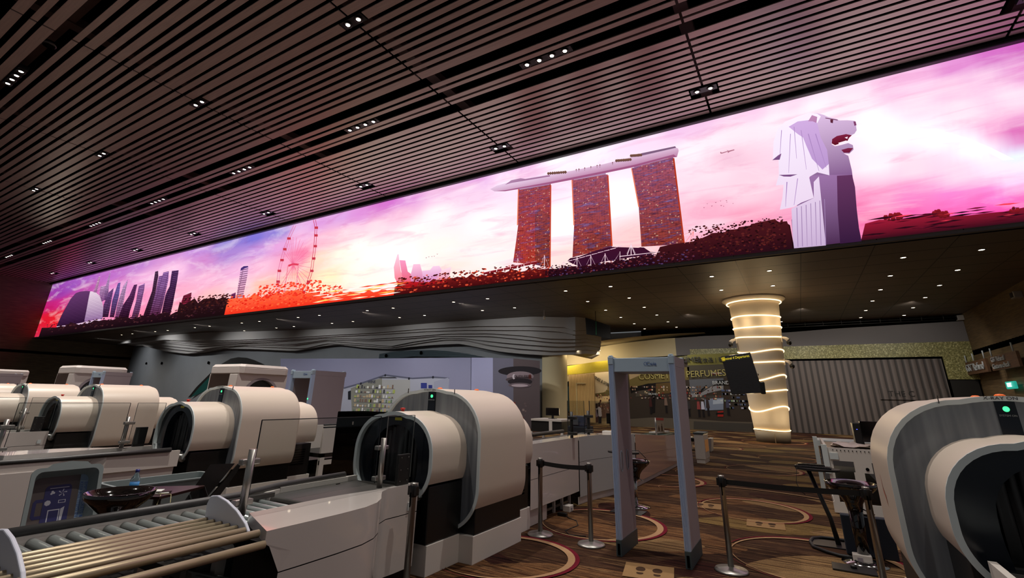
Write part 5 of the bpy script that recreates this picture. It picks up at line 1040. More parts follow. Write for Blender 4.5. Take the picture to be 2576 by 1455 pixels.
    text('lettering', 'COSMETICS  PERFUMES', .56, cm((150, 140, 84)), t, ([(-6.491, 3.285)][0][0], -.05, [(-6.491, 3.285)][0][1]), (R(90), R(-2.5), 0), .01, sx=.95)
    text('lettering', 'PERFUMES', .46, M['txtblack'], t, ([(-6.165, 4.160)][0][0], -.08, [(-6.160, 4.209)][0][1]), (R(90), R(-1.5), 0), .02)
    text('lettering', '\u5316\u5986\u54c1 | \u9999\u6c34', .34, M['txtblack'], t, ([(-4.413, 4.176)][0][0], -.08, [(-4.412, 4.186)][0][1]), (R(90), R(-1.5), 0), .02)
    text('lettering', 'BRAND', .3, M['txtwhite'], t, ([(-4.094, 2.789)][0][0], -.06, [(-4.093, 2.803)][0][1]), (R(90), 0, 0), .01)
    text('lettering', 'BRAND', .18, M['txtwhite'], t, ([(-8.360, 2.061)][0][0], -.06, [(-8.359, 2.071)][0][1]), (R(90), 0, 0), .01)
    text('lettering', 'Duty Free', .15, M['txtwhite'], t, ([(-4.273, 3.389)][0][0], -.06, [(-4.274, 3.379)][0][1]), (R(90), 0, 0), .01)
mural_a()

def shop_entry():
    # warm lit opening with shop interior, cream ceiling and yellow band
    Y = 33.0
    b = MB(); ys = Y - .4
    pts = [(-16.517, 3.691), (-15.484, 3.737), (-14.229, 3.835), (-13.014, 3.983), (-11.836, 4.127), (-10.808, 4.216), (-10.844, 3.536), (-11.866, 3.438), (-13.035, 3.338), (-14.242, 3.261), (-15.489, 3.210), (-16.161, 3.172), (-16.518, 3.156)]
    o = MB(); o.face([(x, 0, z) for x, z in pts], 0); o.face([(x, .25, z) for x, z in pts], 0)
    struct(o.build('trim_8', M['yellowband'], loc=(0, ys - .9, 0)))
    # curved cream ceiling shell between concrete block and fascia
    e1 = [(-17.757, 31.621), (-15.448, 30.585), (-13.093, 28.245), (-11.317, 27.508), (-10.387, 27.205), (-10.340, 29.252), (-9.296, 31.114), (-6.543, 29.622)]
    c = MB()
    A = [(-17.5, 29.5, 5.6), (-14, 31.0, 5.35), (-11.5, 32.2, 5.6), (-9.5, 33.2, 5.9), (-7.5, 34.1, 6.1), (-5, 34.8, 6.2)]
    Bp = [(-18.5, 36, 5.2), (-15, 37, 5.2), (-12, 37.5, 5.3), (-10, 37.5, 5.5), (-8, 37.5, 5.8), (-5, 37.5, 6.1)]
    c.strip(A, Bp, 0); struct(c.build('ceiling', M['cream']))
    ms = []; b = MB()
    def put(p, col, lay, e=0.0, m=None):
        m = m or cm(col, e)
        if m not in ms: ms.append(m)
        b.face([(x, -.004 * lay, z) for x, z in p], ms.index(m))
    t = thing('printed_hoarding', 'hoarding printed with a bright wine shop interior and shelves, below the mustard band', 'hoarding', (0, Y + .1, 0))
    put([(-16.912, 3.496), (-10.837, 3.666), (-11.062, -0.545), (-12.042, -0.548), (-16.903, -0.802)], (150, 128, 92), 0)
    put([(-16.194, 3.156), (-14.335, 3.234), (-14.341, 2.936), (-15.120, 2.608), (-16.165, 2.381)], (176, 160, 128), 1)
    put([(-16.165, 2.354), (-15.750, 2.467), (-15.703, 0.773), (-16.173, 0.812)], (176, 156, 130), 2)
    put([(-15.675, 2.413), (-15.119, 2.635), (-15.115, 0.792), (-14.363, 0.556), (-14.368, 0.298), (-15.690, 0.774)], (60, 52, 42), 2)
    put([(-15.082, 2.651), (-14.341, 2.936), (-14.392, 0.607), (-15.107, 0.923)], (26, 30, 34), 3)
    put([(-14.874, 2.420), (-14.349, 2.559), (-14.388, 0.763), (-15.051, 1.004)], (44, 74, 84), 4, .06)
    for k, c_ in enumerate(((96, 120, 130), (30, 50, 66), (110, 130, 130), (24, 40, 60))):
        u = 505 + k * 20; put([([(-14.857, 1.644)][0][0] + k * .12, [(-14.866, 1.114)][0][1]), ([(-14.857, 1.644)][0][0] + k * .12 + .07, [(-14.867, 1.009)][0][1]), ([(-14.857, 1.644)][0][0] + k * .12 + .05, [(-14.855, 1.750)][0][1] + .05 * (k % 3))], c_, 5)
    put([(-12.414, 3.468), (-11.236, 3.539), (-11.250, 3.252), (-11.577, 2.320), (-12.161, 1.901), (-12.462, 1.793)], (206, 190, 160), 2)
    put([(-12.452, 2.051), (-11.640, 2.165), (-11.633, 2.319), (-11.302, 2.221), (-11.317, 1.915), (-12.449, 1.845)], (110, 98, 60), 3)
    put([(-12.449, 1.845), (-11.289, 1.916), (-11.315, 1.410), (-12.467, 1.383)], (200, 170, 120), 3, .12)
    put([(-12.465, 1.434), (-11.310, 1.511), (-11.357, 0.562), (-12.507, 0.370)], (110, 80, 66), 3)
    put([(-15.096, 0.063), (-11.372, 0.266), (-11.411, -0.515), (-15.107, -0.708)], (170, 146, 108), 2)
    rnd = random.Random(4)
    x0, z0 = [(-16.141, 0.813)][0]; x1, z1 = [(-15.720, 2.276)][0]
    for r in range(8):
        for k in range(3):
            u = x0 + .05 + k * .14; v = z0 + .05 + r * .2; put([(u, v), (u + .1, v), (u + .1, v + .13), (u, v + .13)], rnd.choice([(150, 40, 30), (200, 180, 150), (120, 80, 60), (214, 200, 170)]), 4)
    x0, z0 = [(-15.652, 0.881)][0]
    for r in range(8):
        for k in range(4):
            u = x0 + k * .13; v = z0 + r * .19; put([(u, v), (u + .1, v), (u + .1, v + .12), (u, v + .12)], rnd.choice([(190, 170, 130), (150, 140, 110), (210, 200, 170), (90, 110, 90)]), 4)
    x0, z0 = [(-12.436, 1.435)][0]
    for i in range(70):
        u = x0 + rnd.random() * 1.2; v = z0 - .5 + rnd.random() * 1.0; w = rnd.uniform(.03, .09)
        put([(u, v), (u + w, v), (u + w, v + w * 1.3), (u, v + w * 1.3)], rnd.choice([(150, 60, 60), (230, 200, 150), (110, 70, 60), (190, 150, 110), (210, 190, 170)]), 5)
    # two printed shoppers in pale coats
    for (p, c_) in (([(-12.450, 1.078), (-12.191, 1.186), (-12.054, 1.089), (-12.020, 0.588), (-12.164, 0.483), (-12.299, 0.628)], (200, 190, 196)), ([(-12.457, 0.926), (-12.282, 1.032), (-12.273, 0.579), (-12.446, 0.473)], (150, 130, 150)), ([(-12.286, 0.529), (-12.050, 0.537), (-12.070, 0.089), (-12.293, 0.080)], (40, 34, 38)), ([(-12.458, 0.472), (-12.305, 0.478), (-12.330, 0.153), (-12.459, 0.147)], (90, 50, 44)), ([(-12.265, 1.439), (-12.111, 1.468), (-12.105, 1.214), (-12.258, 1.195)], (60, 44, 36)), ([(-12.428, 1.358), (-12.307, 1.387), (-12.308, 1.082), (-12.434, 1.053)], (54, 40, 34))): put(p, c_, 6)
    b.build('print', ms, t)
    c = [(-12.424, 3.203), (-11.569, 2.474)]; 
    text('lettering', 'WINES & SPIRITS', .3, M['txtblack'], t, ([(-11.893, 2.835)][0][0], -.06, [(-11.892, 2.861)][0][1]), (R(90), R(28), 0), .01, sx=.72)
    p = [(-14.248, 3.241), (-12.342, 3.362), (-12.416, 0.056), (-14.314, 0.152)]
    t2 = thing('timber_partition', 'tan fluted timber partition with a pale frame in the wine shop entrance', 'partition', (0, 32.6, 0))
    q = MB(); q.box(p[0][0], p[1][0], 0, .15, p[3][1], p[1][1]); q.build('panel', M['tanslat'], t2)
    r_ = [(-13.691, 2.763), (-12.897, 2.740), (-12.974, 0.437), (-13.752, 0.408)]; q = MB(); x0, z1 = r_[0]; x1, z0 = r_[2]
    q.box(x0, x0 + .07, -.05, 0, z0, z1).box(x0, x1, -.05, 0, z1 - .07, z1).box(x0, x1, -.05, 0, z0, z0 + .05); q.build('frame', M['cream'], t2)
    # warm light inside
    for (x, y, z, e) in ((-14.0, 31.4, 4.6, 90), (-11.5, 31.8, 4.8, 80), (-12.6, 29.6, 5.0, 70)):
        l = bpy.data.lights.new('shop_lamp', 'AREA'); l.energy = e; l.size = 1.4; l.color = (1, .82, .55)
        o = bpy.data.objects.new('shop_lamp', l); COL.objects.link(o); o.location = (x, y, z); o.rotation_euler = (R(35), 0, 0)
shop_entry()

# ------------------------------------------------------------------ concrete block with layered wave canopy (left half of the far side)
YB = [(-69, 24.7), (-60, 23.0), (-52, 22.2), (-45, 22.5), (-38, 24.1), (-27, 26.2), (-21, 26.0), (-14, 26.3), (-12, 27.5)]
def yb(x): return interp(YB, x)
def concrete_block():
    xs = [-69 + k * 1.5 for k in range(37)] + [-13.8]
    b = MB()
    def W(x): return yb(x) + 2.2
    b.add([(x, W(x), z) for z in (0, SF) for x in xs], [(i, i + 1, len(xs) + i + 1, len(xs) + i) for i in range(len(xs) - 1)], 0, True)
    struct(b.build('wall_back', M['concrete']))
    # rounded end pier
    pier = arc(-13.9, 29.2, .95, 1.0, -110, 60, 12)
    b = MB().sheet(pier, 'z', 0, SF, 0); struct(b.build('wall_back', M['cream']))
    # layers
    L = [[(-72.925, 6.755), (-67.202, 6.629), (-61.648, 5.840), (-56.782, 5.417), (-54.199, 5.462), (-49.665, 5.747), (-44.109, 5.516), (-38.368, 5.183), (-34.137, 5.512), (-32.800, 5.556), (-29.555, 5.188), (-26.599, 4.997), (-24.427, 5.105), (-22.372, 5.169), (-20.045, 5.163), (-18.563, 4.878), (-16.810, 4.540), (-15.160, 4.358), (-13.222, 4.210), (-12.262, 4.220)],
         [(-72.968, 6.823), (-65.882, 6.647), (-59.318, 5.950), (-54.670, 5.564), (-50.663, 5.799), (-46.906, 5.912), (-41.631, 5.618), (-36.928, 5.355), (-34.178, 5.694), (-30.211, 5.422), (-26.613, 5.095), (-23.411, 5.384), (-21.412, 5.501), (-19.502, 5.387), (-17.686, 4.992), (-15.166, 4.666), (-12.847, 4.464), (-11.896, 4.456)],
         [(-73.012, 6.891), (-64.613, 6.703), (-58.261, 6.151), (-53.708, 5.782), (-49.758, 5.986), (-45.134, 5.976), (-38.497, 5.659), (-34.229, 5.922), (-30.234, 5.552), (-26.630, 5.218), (-24.470, 5.464), (-21.916, 5.636), (-19.509, 5.499), (-16.831, 5.140), (-14.374, 4.879), (-12.474, 4.715), (-11.461, 4.714)],
         [(-73.056, 6.960), (-62.154, 6.811), (-54.925, 6.135), (-50.804, 6.151), (-45.184, 6.121), (-38.531, 5.784), (-34.249, 6.013), (-29.040, 5.721), (-25.583, 5.708), (-22.431, 5.790), (-17.712, 5.585), (-15.176, 5.286), (-12.842, 4.992), (-11.172, 4.930)],
         [(-73.082, 7.001), (-62.219, 6.935), (-55.028, 6.365), (-48.909, 6.278), (-41.782, 6.116), (-34.280, 6.151), (-29.062, 5.849), (-24.517, 5.865), (-21.447, 5.916), (-17.720, 5.774), (-15.180, 5.530), (-13.217, 5.241), (-11.025, 5.118)],
         [(-73.099, 7.028), (-62.284, 7.060), (-55.121, 6.573), (-47.067, 6.357), (-40.207, 6.232), (-34.300, 6.243), (-27.924, 6.181), (-23.496, 6.178), (-21.465, 6.134), (-19.547, 6.099), (-14.382, 5.826), (-12.462, 5.643), (-10.810, 5.271)],
         [(-73.117, 7.056), (-62.323, 7.135), (-55.183, 6.712), (-47.121, 6.507), (-40.252, 6.390), (-34.331, 6.382), (-29.141, 6.322), (-23.517, 6.378), (-18.640, 6.314), (-14.384, 6.105), (-12.088, 5.892), (-10.664, 5.459)]]
    b = MB(); n = 90
    xa, xb = -66.0, -12.2
    prev = None
    # the traces were taken on a flat plane; heights are scaled back to the curved front
    for i, tr in enumerate(L):
        tr = sorted(tr); off = 1.5 - i * .26
        A = []; Bq = []; C = []
        xe = xb + i * .12
        for k in range(n + 1):
            u = k / n; x = xa + (xe - xa) * (1 - (1 - u) ** 1.5); y = yb(x) + off
            xq = x * 27.0 / y; z = 1.7 + (interp(tr, xq) - 1.7) * y / 27.0; z = min(z, SF - .02)
            A.append((x, y, z)); Bq.append((x, y, SF)); C.append((x, y + .26, z))
        b.strip(A, Bq, 0); b.strip(C, A, 0, False)
        # wrap the right hand end around
        b.strip([A[-1], (A[-1][0] + .5, A[-1][1] + .7, A[-1][2] + .1), (A[-1][0] + .5, A[-1][1] + 3.4, A[-1][2] + .25)], [Bq[-1], (A[-1][0] + .5, A[-1][1] + .7, SF), (A[-1][0] + .5, A[-1][1] + 3.4, SF)], 0)
        b.strip([A[-2], A[-1], (A[-1][0] + .5, A[-1][1] + .7, A[-1][2] + .1), (A[-1][0] + .5, A[-1][1] + 3.4, A[-1][2] + .25)], [(q[0] - .3, q[1] + .3 + .2 * j, q[2]) for j, q in enumerate((A[-2], A[-1], A[-1], (A[-1][0], A[-1][1] + 3.0, A[-1][2])))], 0, False)
    o = b.build('wave_canopy', M['wave']); tag(o, 'layered off-white wave canopy sweeping across the top of the concrete wall', 'canopy')
    Wy = 28.6
    # dark louvre arc with two round vents
    p = [(-30.813, 4.449), (-29.310, 4.717), (-27.554, 4.908), (-25.300, 4.961), (-23.687, 4.930), (-22.136, 4.838), (-20.164, 4.585), (-18.483, 4.270), (-21.599, 4.360), (-23.638, 4.452), (-25.245, 4.489), (-27.021, 4.397)]
    t = thing('louvre_band', 'dark curved louvre band with two round vents above the printed hoarding', 'louvre', (0, 28.05, 0))
    q = MB(); q.face([(x, 0, z) for x, z in p], 0); q.build('louvre', M['darkslat'], t)
    for c0 in ([(-28.003, 4.618)][0], [(-24.387, 4.741)][0]): MB().lathe([(0, 0), (.12, 0), (.14, .03)], n=16).build('vent', M['void'], t, loc=(c0[0], -.05, c0[1])).rotation_euler = (R(90), 0, 0)
    # wall bolts holes
    for px in ([(-70.588, 4.444)][0], [(-62.054, 4.400)][0], [(-58.580, 4.369)][0], [(-50.135, 4.309)][0]):
        x, z = px; y = yb(x) + 2.15; x2 = x * y / 26; z2 = 1.7 + (z - 1.7) * y / 26
        o = MB().lathe([(0, 0), (.12, 0), (.14, .05)], n=12).build('wall_vent', M['void']); o.location = (x2, yb(x2) + 2.14, z2); o.rotation_euler = (R(90), 0, 0)
        tag(o, 'small round black vent hole in the grey concrete wall', 'vent', 'round vent holes in the concrete wall')
    # teal glazed arch
    def onwall(p, off):
        out = []
        for x, z in p:
            k = 1.0
            for _ in range(40): k = k * .5 + .5 * (yb(x * k) + 2.2 - off) / 26.0
            out.append((x * k, 26.0 * k, 1.7 + (z - 1.7) * k))
        return out
    ar = [(-52.252, 0.953), (-51.122, 1.979), (-49.021, 3.397), (-47.470, 4.185), (-46.182, 4.613), (-44.982, 4.716), (-43.574, 4.627), (-42.326, 4.391), (-40.917, 4.037), (-37.229, 2.876), (-35.359, 1.184)]
    a2 = [(-51.853, 0.961), (-50.685, 1.882), (-48.768, 3.244), (-47.383, 3.963), (-46.012, 4.163), (-44.773, 4.143), (-43.382, 4.074), (-42.166, 3.914), (-40.783, 3.617), (-37.445, 2.613), (-35.770, 1.176)]
    t = struct(thing('window_1', 'teal glazed arch with a dark surround in the concrete wall behind the body scanner', 'window', (0, 0, 0)))
    def fan(p):
        q = MB(); c = tuple(sum(v[i] for v in p) / len(p) for i in range(3)); q.v = [c] + p
        for i in range(1, len(p)): q.f.append([0, i, i + 1]); q.m.append(0); q.s.append(False)
        return q
    fan(onwall(ar, .08)).build('surround', M['carddark'], t); fan(onwall(a2, .16)).build('glazing', M['teal'], t)
concrete_block()

def mural_b():
    Y = 25.6
    ms = []; b = MB()
    def put(p, col, lay, e=0.0):
        m = cm(col, e)
        if m not in ms: ms.append(m)
        b.face([(x, -.004 * lay, z) for x, z in p], ms.index(m))
    t = thing('printed_hoarding', 'lavender hoarding printed with a pale wave and shop shelves, behind the x-ray machines', 'hoarding', (0, Y, 0))
    put([(-37.963, 4.414), (-28.114, 4.213), (-18.075, 4.068), (-18.023, 4.054), (-17.773, -0.972), (-36.077, -2.072)], (126, 126, 150), 0)
    put([(-30.806, 2.490), (-29.643, 2.104), (-27.804, 2.462), (-25.490, 3.027), (-22.910, 2.801), (-21.013, 2.904), (-19.734, 2.832), (-19.556, -0.450), (-30.070, -0.977)], (150, 152, 166), 1)
    put([(-30.823, 2.569), (-29.648, 2.127), (-27.811, 2.500), (-25.496, 3.065), (-22.912, 2.823), (-21.013, 2.904), (-19.734, 2.832), (-19.727, 2.751), (-21.002, 2.793), (-22.900, 2.723), (-25.478, 2.945), (-27.788, 2.370), (-29.567, 2.019), (-30.794, 2.434)], (84, 86, 104), 2)
    put([(-28.876, 2.072), (-27.043, 2.578), (-25.776, 2.804), (-25.439, 0.588), (-28.462, 0.494)], (120, 120, 112), 2)
    put([(-25.759, 2.692), (-23.094, 2.694), (-22.850, 0.668), (-25.439, 0.588)], (150, 150, 150), 2)
    put([(-29.121, 1.839), (-28.823, 1.919), (-28.701, 1.274), (-29.011, 1.268)], (24, 26, 32), 4)
    put([(-22.099, 2.484), (-21.578, 2.486), (-21.542, 2.139), (-22.061, 2.134)], (46, 54, 120), 4)
    put([(-21.423, 2.347), (-21.098, 2.349), (-21.078, 2.143), (-21.402, 2.140)], (40, 48, 110), 4)
    put([(-26.203, 2.789), (-24.311, 2.788), (-24.528, 2.876), (-25.999, 2.864)], (60, 60, 66), 4)
    rnd = random.Random(9)
    x0, z0 = [(-28.406, 0.496)][0]; x1, z1 = [(-24.463, 2.402)][0]
    for r in range(6):
        z = z0 + (z1 - z0) * r / 6
        put([(x0, z - .03), (x1, z - .03), (x1, z), (x0, z)], (80, 80, 84), 3)
        for k in range(14):
            u = x0 + (x1 - x0) * (k + rnd.random() * .5) / 14; w = rnd.uniform(.1, .26); h = rnd.uniform(.08, .26)
            put([(u, z), (u + w, z), (u + w, z + h), (u, z + h)], rnd.choice([(150, 160, 90), (190, 190, 180), (110, 90, 80), (60, 60, 66), (170, 150, 120), (200, 200, 206), (90, 110, 90)]), 4)
    for px in ([(-25.485, 2.990)][0], [(-23.201, 2.766)][0], [(-21.081, 2.848)][0], [(-27.851, 2.408)][0]):
        put([(px[0] + .09 * math.cos(a * .785), px[1] + .09 * math.sin(a * .785)) for a in range(8)], (30, 32, 40), 5)
    put([(-20.979, 2.557), (-19.778, 2.832), (-19.674, 2.089), (-20.927, 2.008)], (140, 142, 160), 3)
    b.build('print', ms, t)
    text('lettering', 'WINE', .3, cm((70, 72, 92)), t, ([(-26.759, 2.526)][0][0], -.03, [(-26.759, 2.526)][0][1]), (R(90), 0, 0), .004)
    ms = []; b = MB()
    t = thing('printed_hoarding', 'dark plum hoarding corner printed with a round DUTY FREE counter', 'hoarding', (0, Y, 0))
    put([(-18.058, 4.068), (-16.367, 4.019), (-16.171, -0.875), (-17.789, -0.973)], (140, 140, 168), 0)
    put([(-16.367, 4.019), (-14.866, 3.948), (-14.759, -0.791), (-16.171, -0.875)], (92, 90, 104), 0)
    put([(-14.866, 3.948), (-13.038, 3.779), (-13.034, -0.687), (-14.759, -0.791)], (74, 64, 66), 0)
    el = lambda cx, cy, rx, ry, a0=0, a1=360, n=28: [(cx + rx * math.cos(R(a0 + (a1 - a0) * i / n)), cy + ry * math.sin(R(a0 + (a1 - a0) * i / n))) for i in range(n)]
    (cx, cz), = [(-14.432, 3.201)]; s_ = ([(-13.038, 3.190)][0][0] - [(-16.055, 3.214)][0][0]) / 2
    put(el(cx, cz, s_, .28), (30, 26, 30), 1); put(el(cx + .05, cz - .32, s_ * .62, .3), (116, 102, 108), 2); put(el(cx + .05, cz - .5, s_ * .66, .17), (70, 60, 64), 3)
    put(el(cx + .05, cz - .62, s_ * .56, .2), (34, 28, 32), 4); put(el(cx + .05, cz - .82, s_ * .52, .14), (90, 78, 84), 5); put(el(cx + .05, cz - .84, s_ * .38, .08), (150, 136, 142), 6)
    put(el(cx - .36, cz - .33, .1, .15), (170, 160, 166), 7); put(el(cx + .75, cz - .33, .09, .13), (110, 50, 40), 7)
    rnd = random.Random(12)
    x0, z0 = [(-16.183, -0.579)][0]
    for i in range(130):
        u = x0 + rnd.random() * 2.2; v = z0 + rnd.random() * 1.9; w = rnd.uniform(.04, .16)
        put([(u, v), (u + w, v), (u + w, v + w * .8), (u, v + w * .8)], rnd.choice([(100, 84, 80), (50, 40, 44), (84, 70, 72), (120, 104, 100), (110, 40, 34)]), 2)
    b.build('print', ms, t)
    text('lettering', 'DUTY FREE', .23, cm((40, 30, 34)), t, (cx + .25, -.06, cz - .33), (R(90), 0, 0), .004)
mural_b()

# ------------------------------------------------------------------ lit column
def column():
    cx, cy = -1.3, 26.0
    t = thing('round_column', 'tapered cream round column wrapped in glowing wavy light bands', 'column', (cx, cy, 0))
    def rad(z): return .68 + (1.13 - .68) * (max(0, z) / SF) ** .85
    MB().lathe([(rad(z), z) for z in [.52 + .3 * k for k in range(21)]], n=48).build('shaft', M['column'], t)
    MB().lathe([(rad(0) + .01, 0), (rad(.5) + .012, .5)], n=48).build('base_wrap', mat('grey_base_wrap', (122, 116, 108), 0.6, mottling=0.1), t)
    MB().box(.10, .13, -.72, -.68, 0, .5).build('seam', M['goldtube'], t)
    for (z, a, ph) in ((6.2, .0, 0), (5.62, .02, 0), (5.1, .03, 2), (4.63, .03, 1), (3.98, .08, 2.6), (3.49, .03, 2), (2.78, .14, 2.4), (2.22, .05, 2.0), (1.42, .13, 2.9), (.52, .02, 0)):
        pts = []
        for k in range(72):
            q = 2 * math.pi * k / 72; zz = z + a * math.sin(2 * q + ph); r = rad(zz) + .02
            if z == 6.2: r = rad(6.4) + .1; zz = 6.35
            pts.append((r * math.cos(q), r * math.sin(q), zz))
        MB().tube(pts, .024 if z != .52 else .015, 8, closed=True).build('light_band', M['led'], t)
    MB().lathe([(rad(6.4), 6.3), (1.42, 6.5), (1.42, SF)], n=48).build('collar', M['column'], t)
    for (a, z) in ((R(200), 4.35), (R(-14), 4.37), (R(-8), 3.32)):
        r = rad(z)
        c = thing('security_camera', 'white bracket camera on the lit column, %s' % {4.35: 'upper left side', 4.37: 'upper right side', 3.32: 'lower right side'}[z], 'camera', (cx + r * math.cos(a), cy + r * math.sin(a), z), rz=a)
        MB().box(0, .06, -.07, .07, .05, .35).build('bracket', M['white'], c, bevel=.01)
        MB().tube([(.05, 0, .25), (.2, 0, .2), (.3, 0, .1)], [.05, .07, .1], 12).build('arm', M['white'], c)
        MB().lathe([(0, -.14), (.07, -.12), (.105, -.05), (.11, .03), (.0, .06)], (.31, 0, .02), 16).build('dome', M['black'], c)
    # warm glow thrown by the light bands
    for z, e in ((1.0, 16), (5.3, 16)):
        for q in (R(200), R(250), R(300), R(340)):
            l = bpy.data.lights.new('band_glow', 'POINT'); l.energy = e; l.color = (1, .74, .42); l.shadow_soft_size = .15
            o = bpy.data.objects.new('band_glow', l); COL.objects.link(o); o.location = (cx + 1.55 * math.cos(q), cy + 1.55 * math.sin(q), z)
    # wrapped departures monitor
    m = thing('departures_monitor', 'black departures monitor wrapped in plastic film, tilted in front of the lit column', 'monitor', (0, 23.6, 0))
    q = [(-2.794, 3.639), (-1.585, 3.797), (-1.309, 2.089), (-2.556, 1.995)]
    b = MB(); n = 4
    for yy in (0, .22): b.v += [(x, yy, z) for x, z in q]
    b.f += [[0, 3, 2, 1], [4, 5, 6, 7], [0, 1, 5, 4], [1, 2, 6, 5], [2, 3, 7, 6], [3, 0, 4, 7]]; b.m += [0] * 6; b.s += [False] * 6
    wrap = mat('crinkled_film', (26, 20, 18), 0.22, coat=.6, bump=.9, bscale=9)
    b.build('case', wrap, m, bevel=.02)
    q2 = [(-2.781, 3.611), (-1.614, 3.766), (-1.610, 3.532), (-2.745, 3.393)]
    MB().face([(x, -.012, z) for x, z in q2], 0).build('header_strip', M['txtblack'], m)
    q3 = [(-2.773, 3.595), (-2.646, 3.619), (-2.637, 3.435), (-2.757, 3.415)]
    MB().face([(x, -.02, z) for x, z in q3], 0).build('icon', M['yellow'], m)
    c0 = [(-2.223, 3.567)][0]
    text('lettering', 'Terminal 4 Departures', .155, mat('lit_yellow_text', (220, 205, 60), .5, emit=(220, 200, 50), es=.6), m, (c0[0], -.03, c0[1]), (R(90), R(-7), 0), .002, sx=.82)
    c1 = [(-1.305, 2.290)][0]
    MB().box(c1[0] - .09, c1[0] + .1, -.03, .25, c1[1] - .26, c1[1] + .26).build('latch', M['black'], m, bevel=.05)
    MB().tube([(-1.75, .2, 2.9), (-1.6, .7, 2.9), (-1.5, 1.35, 2.9)], .06, 10).build('bracket', M['blackmetal'], m)
column()

# black hanging panel and small ceiling cables
q = [(-10.235, 6.233), (-8.749, 5.681), (-8.749, 4.951), (-10.190, 5.259)]
t = thing('hanging_sign', 'black hanging panel with a thin green line at the end of the wave canopy', 'sign', (0, 26, 0))
MB().face([(x, 0, z) for x, z in q], 0).face([(x, .06, z) for x, z in q], 0).build('panel', M['carddark'], t)
q = [(-9.607, 5.978), (-9.548, 5.953), (-9.563, 5.195), (-9.623, 5.212)]
MB().face([(x, -.01, z) for x, z in q], 0).build('line', mat('green_strip', (40, 110, 76), .5), t)
MB().tube([(q[0][0], .03, q[0][1]), (q[0][0], .03, SF)], .02, 6).build('rod', M['blackmetal'], t)
for (pp, nm) in (([(-12.200, 6.546), (-12.206, 6.120)], 'left'),):
    o = MB().tube([(pp[0][0], 24.5, SF), (pp[0][0], 24.5, pp[1][1])], .02, 6); o.lathe([(0, -.1), (.07, -.1), (.07, .1), (0, .1)], (pp[0][0], 24.5, pp[1][1]), 12)
    tag(o.build('pendant_sensor', M['white']), 'small white sensor hanging on a cable in front of the wave canopy', 'sensor')

# ------------------------------------------------------------------ x-ray machines
def capsule(hw, zb, zt, rt, rb, n=10, x0=None, dome=.03):
    """rounded outline from lower right, over the top, to lower left; (x, z) pairs"""
    p = []
    a0 = -90 if x0 is None else -math.degrees(math.acos(min(1, max(0, (x0 - (hw - rb)) / rb))))
    p += [(hw - rb + rb * math.cos(R(a0 + (0 - a0) * i / n)), zb + rb + rb * math.sin(R(a0 + (0 - a0) * i / n))) for i in range(n + 1)]
    p += [(hw - rt + rt * math.cos(R(90 * i / n)), zt - dome - rt + rt * math.sin(R(90 * i / n))) for i in range(n + 1)]
    m = 8
    top = [((hw - rt) * (1 - 2 * i / m), zt - dome + dome * (1 - (1 - 2 * i / m) ** 2)) for i in range(1, m)]
    return p + top + [(-x, z) for x, z in p[::-1]]
def rim_of(o, w):
    """offset an open outline inwards"""
    q = []
    for i, (x, z) in enumerate(o):
        a = o[max(0, i - 1)]; b = o[min(len(o) - 1, i + 1)]
        tx, tz = b[0] - a[0], b[1] - a[1]; L = math.hypot(tx, tz) or 1
        q.append((x - tz / L * w, z + tx / L * w))
    return q
def shell(t, hw, zb, zt, rt, rb, y0, y1, xopen, rimw, nm='shell'):
    # rim outline reaches lower than the shell sides
    o = capsule(hw, zb, zt, rt, rb, 10, x0=xopen); full = o
    side = [p for p in o if p[1] > zb + rb * .55]
    cz = (zb + zt) / 2
    b = MB(); b.sheet(side, 'y', y0 + .012, y1 - .03)
    back = [(x * .985, cz + (z - cz) * .985) for x, z in side]
    b.strip([(x, y1 - .03, z) for x, z in side], [(x, y1, z) for x, z in back]); b.strip([(x, y1, z) for x, z in back], [(x * .6, y1, cz + (z - cz) * .6) for x, z in back], 0, False)
    b.build(nm, M['shell'], t)
    r = rim_of(full, rimw); b = MB()
    b.strip([(x, y0, z) for x, z in full], [(x, y0, z) for x, z in r], 0, False)
    b.strip([(x, y0 + .014, z) for x, z in full], [(x, y0, z) for x, z in full], 0, True)
    b.strip([(x, y0, z) for x, z in r], [(x, y0 + .05, z) for x, z in r], 0, True)
    for s in (0, -1):
        a_, c_ = full[s], r[s]; b.face([(a_[0], y0, a_[1]), (c_[0], y0, c_[1]), (c_[0], y0 + .05, c_[1]), (a_[0], y0 + .05, a_[1])], 0)
    rim = b.build('rim', M['rim'], t)
    return full, r, rim
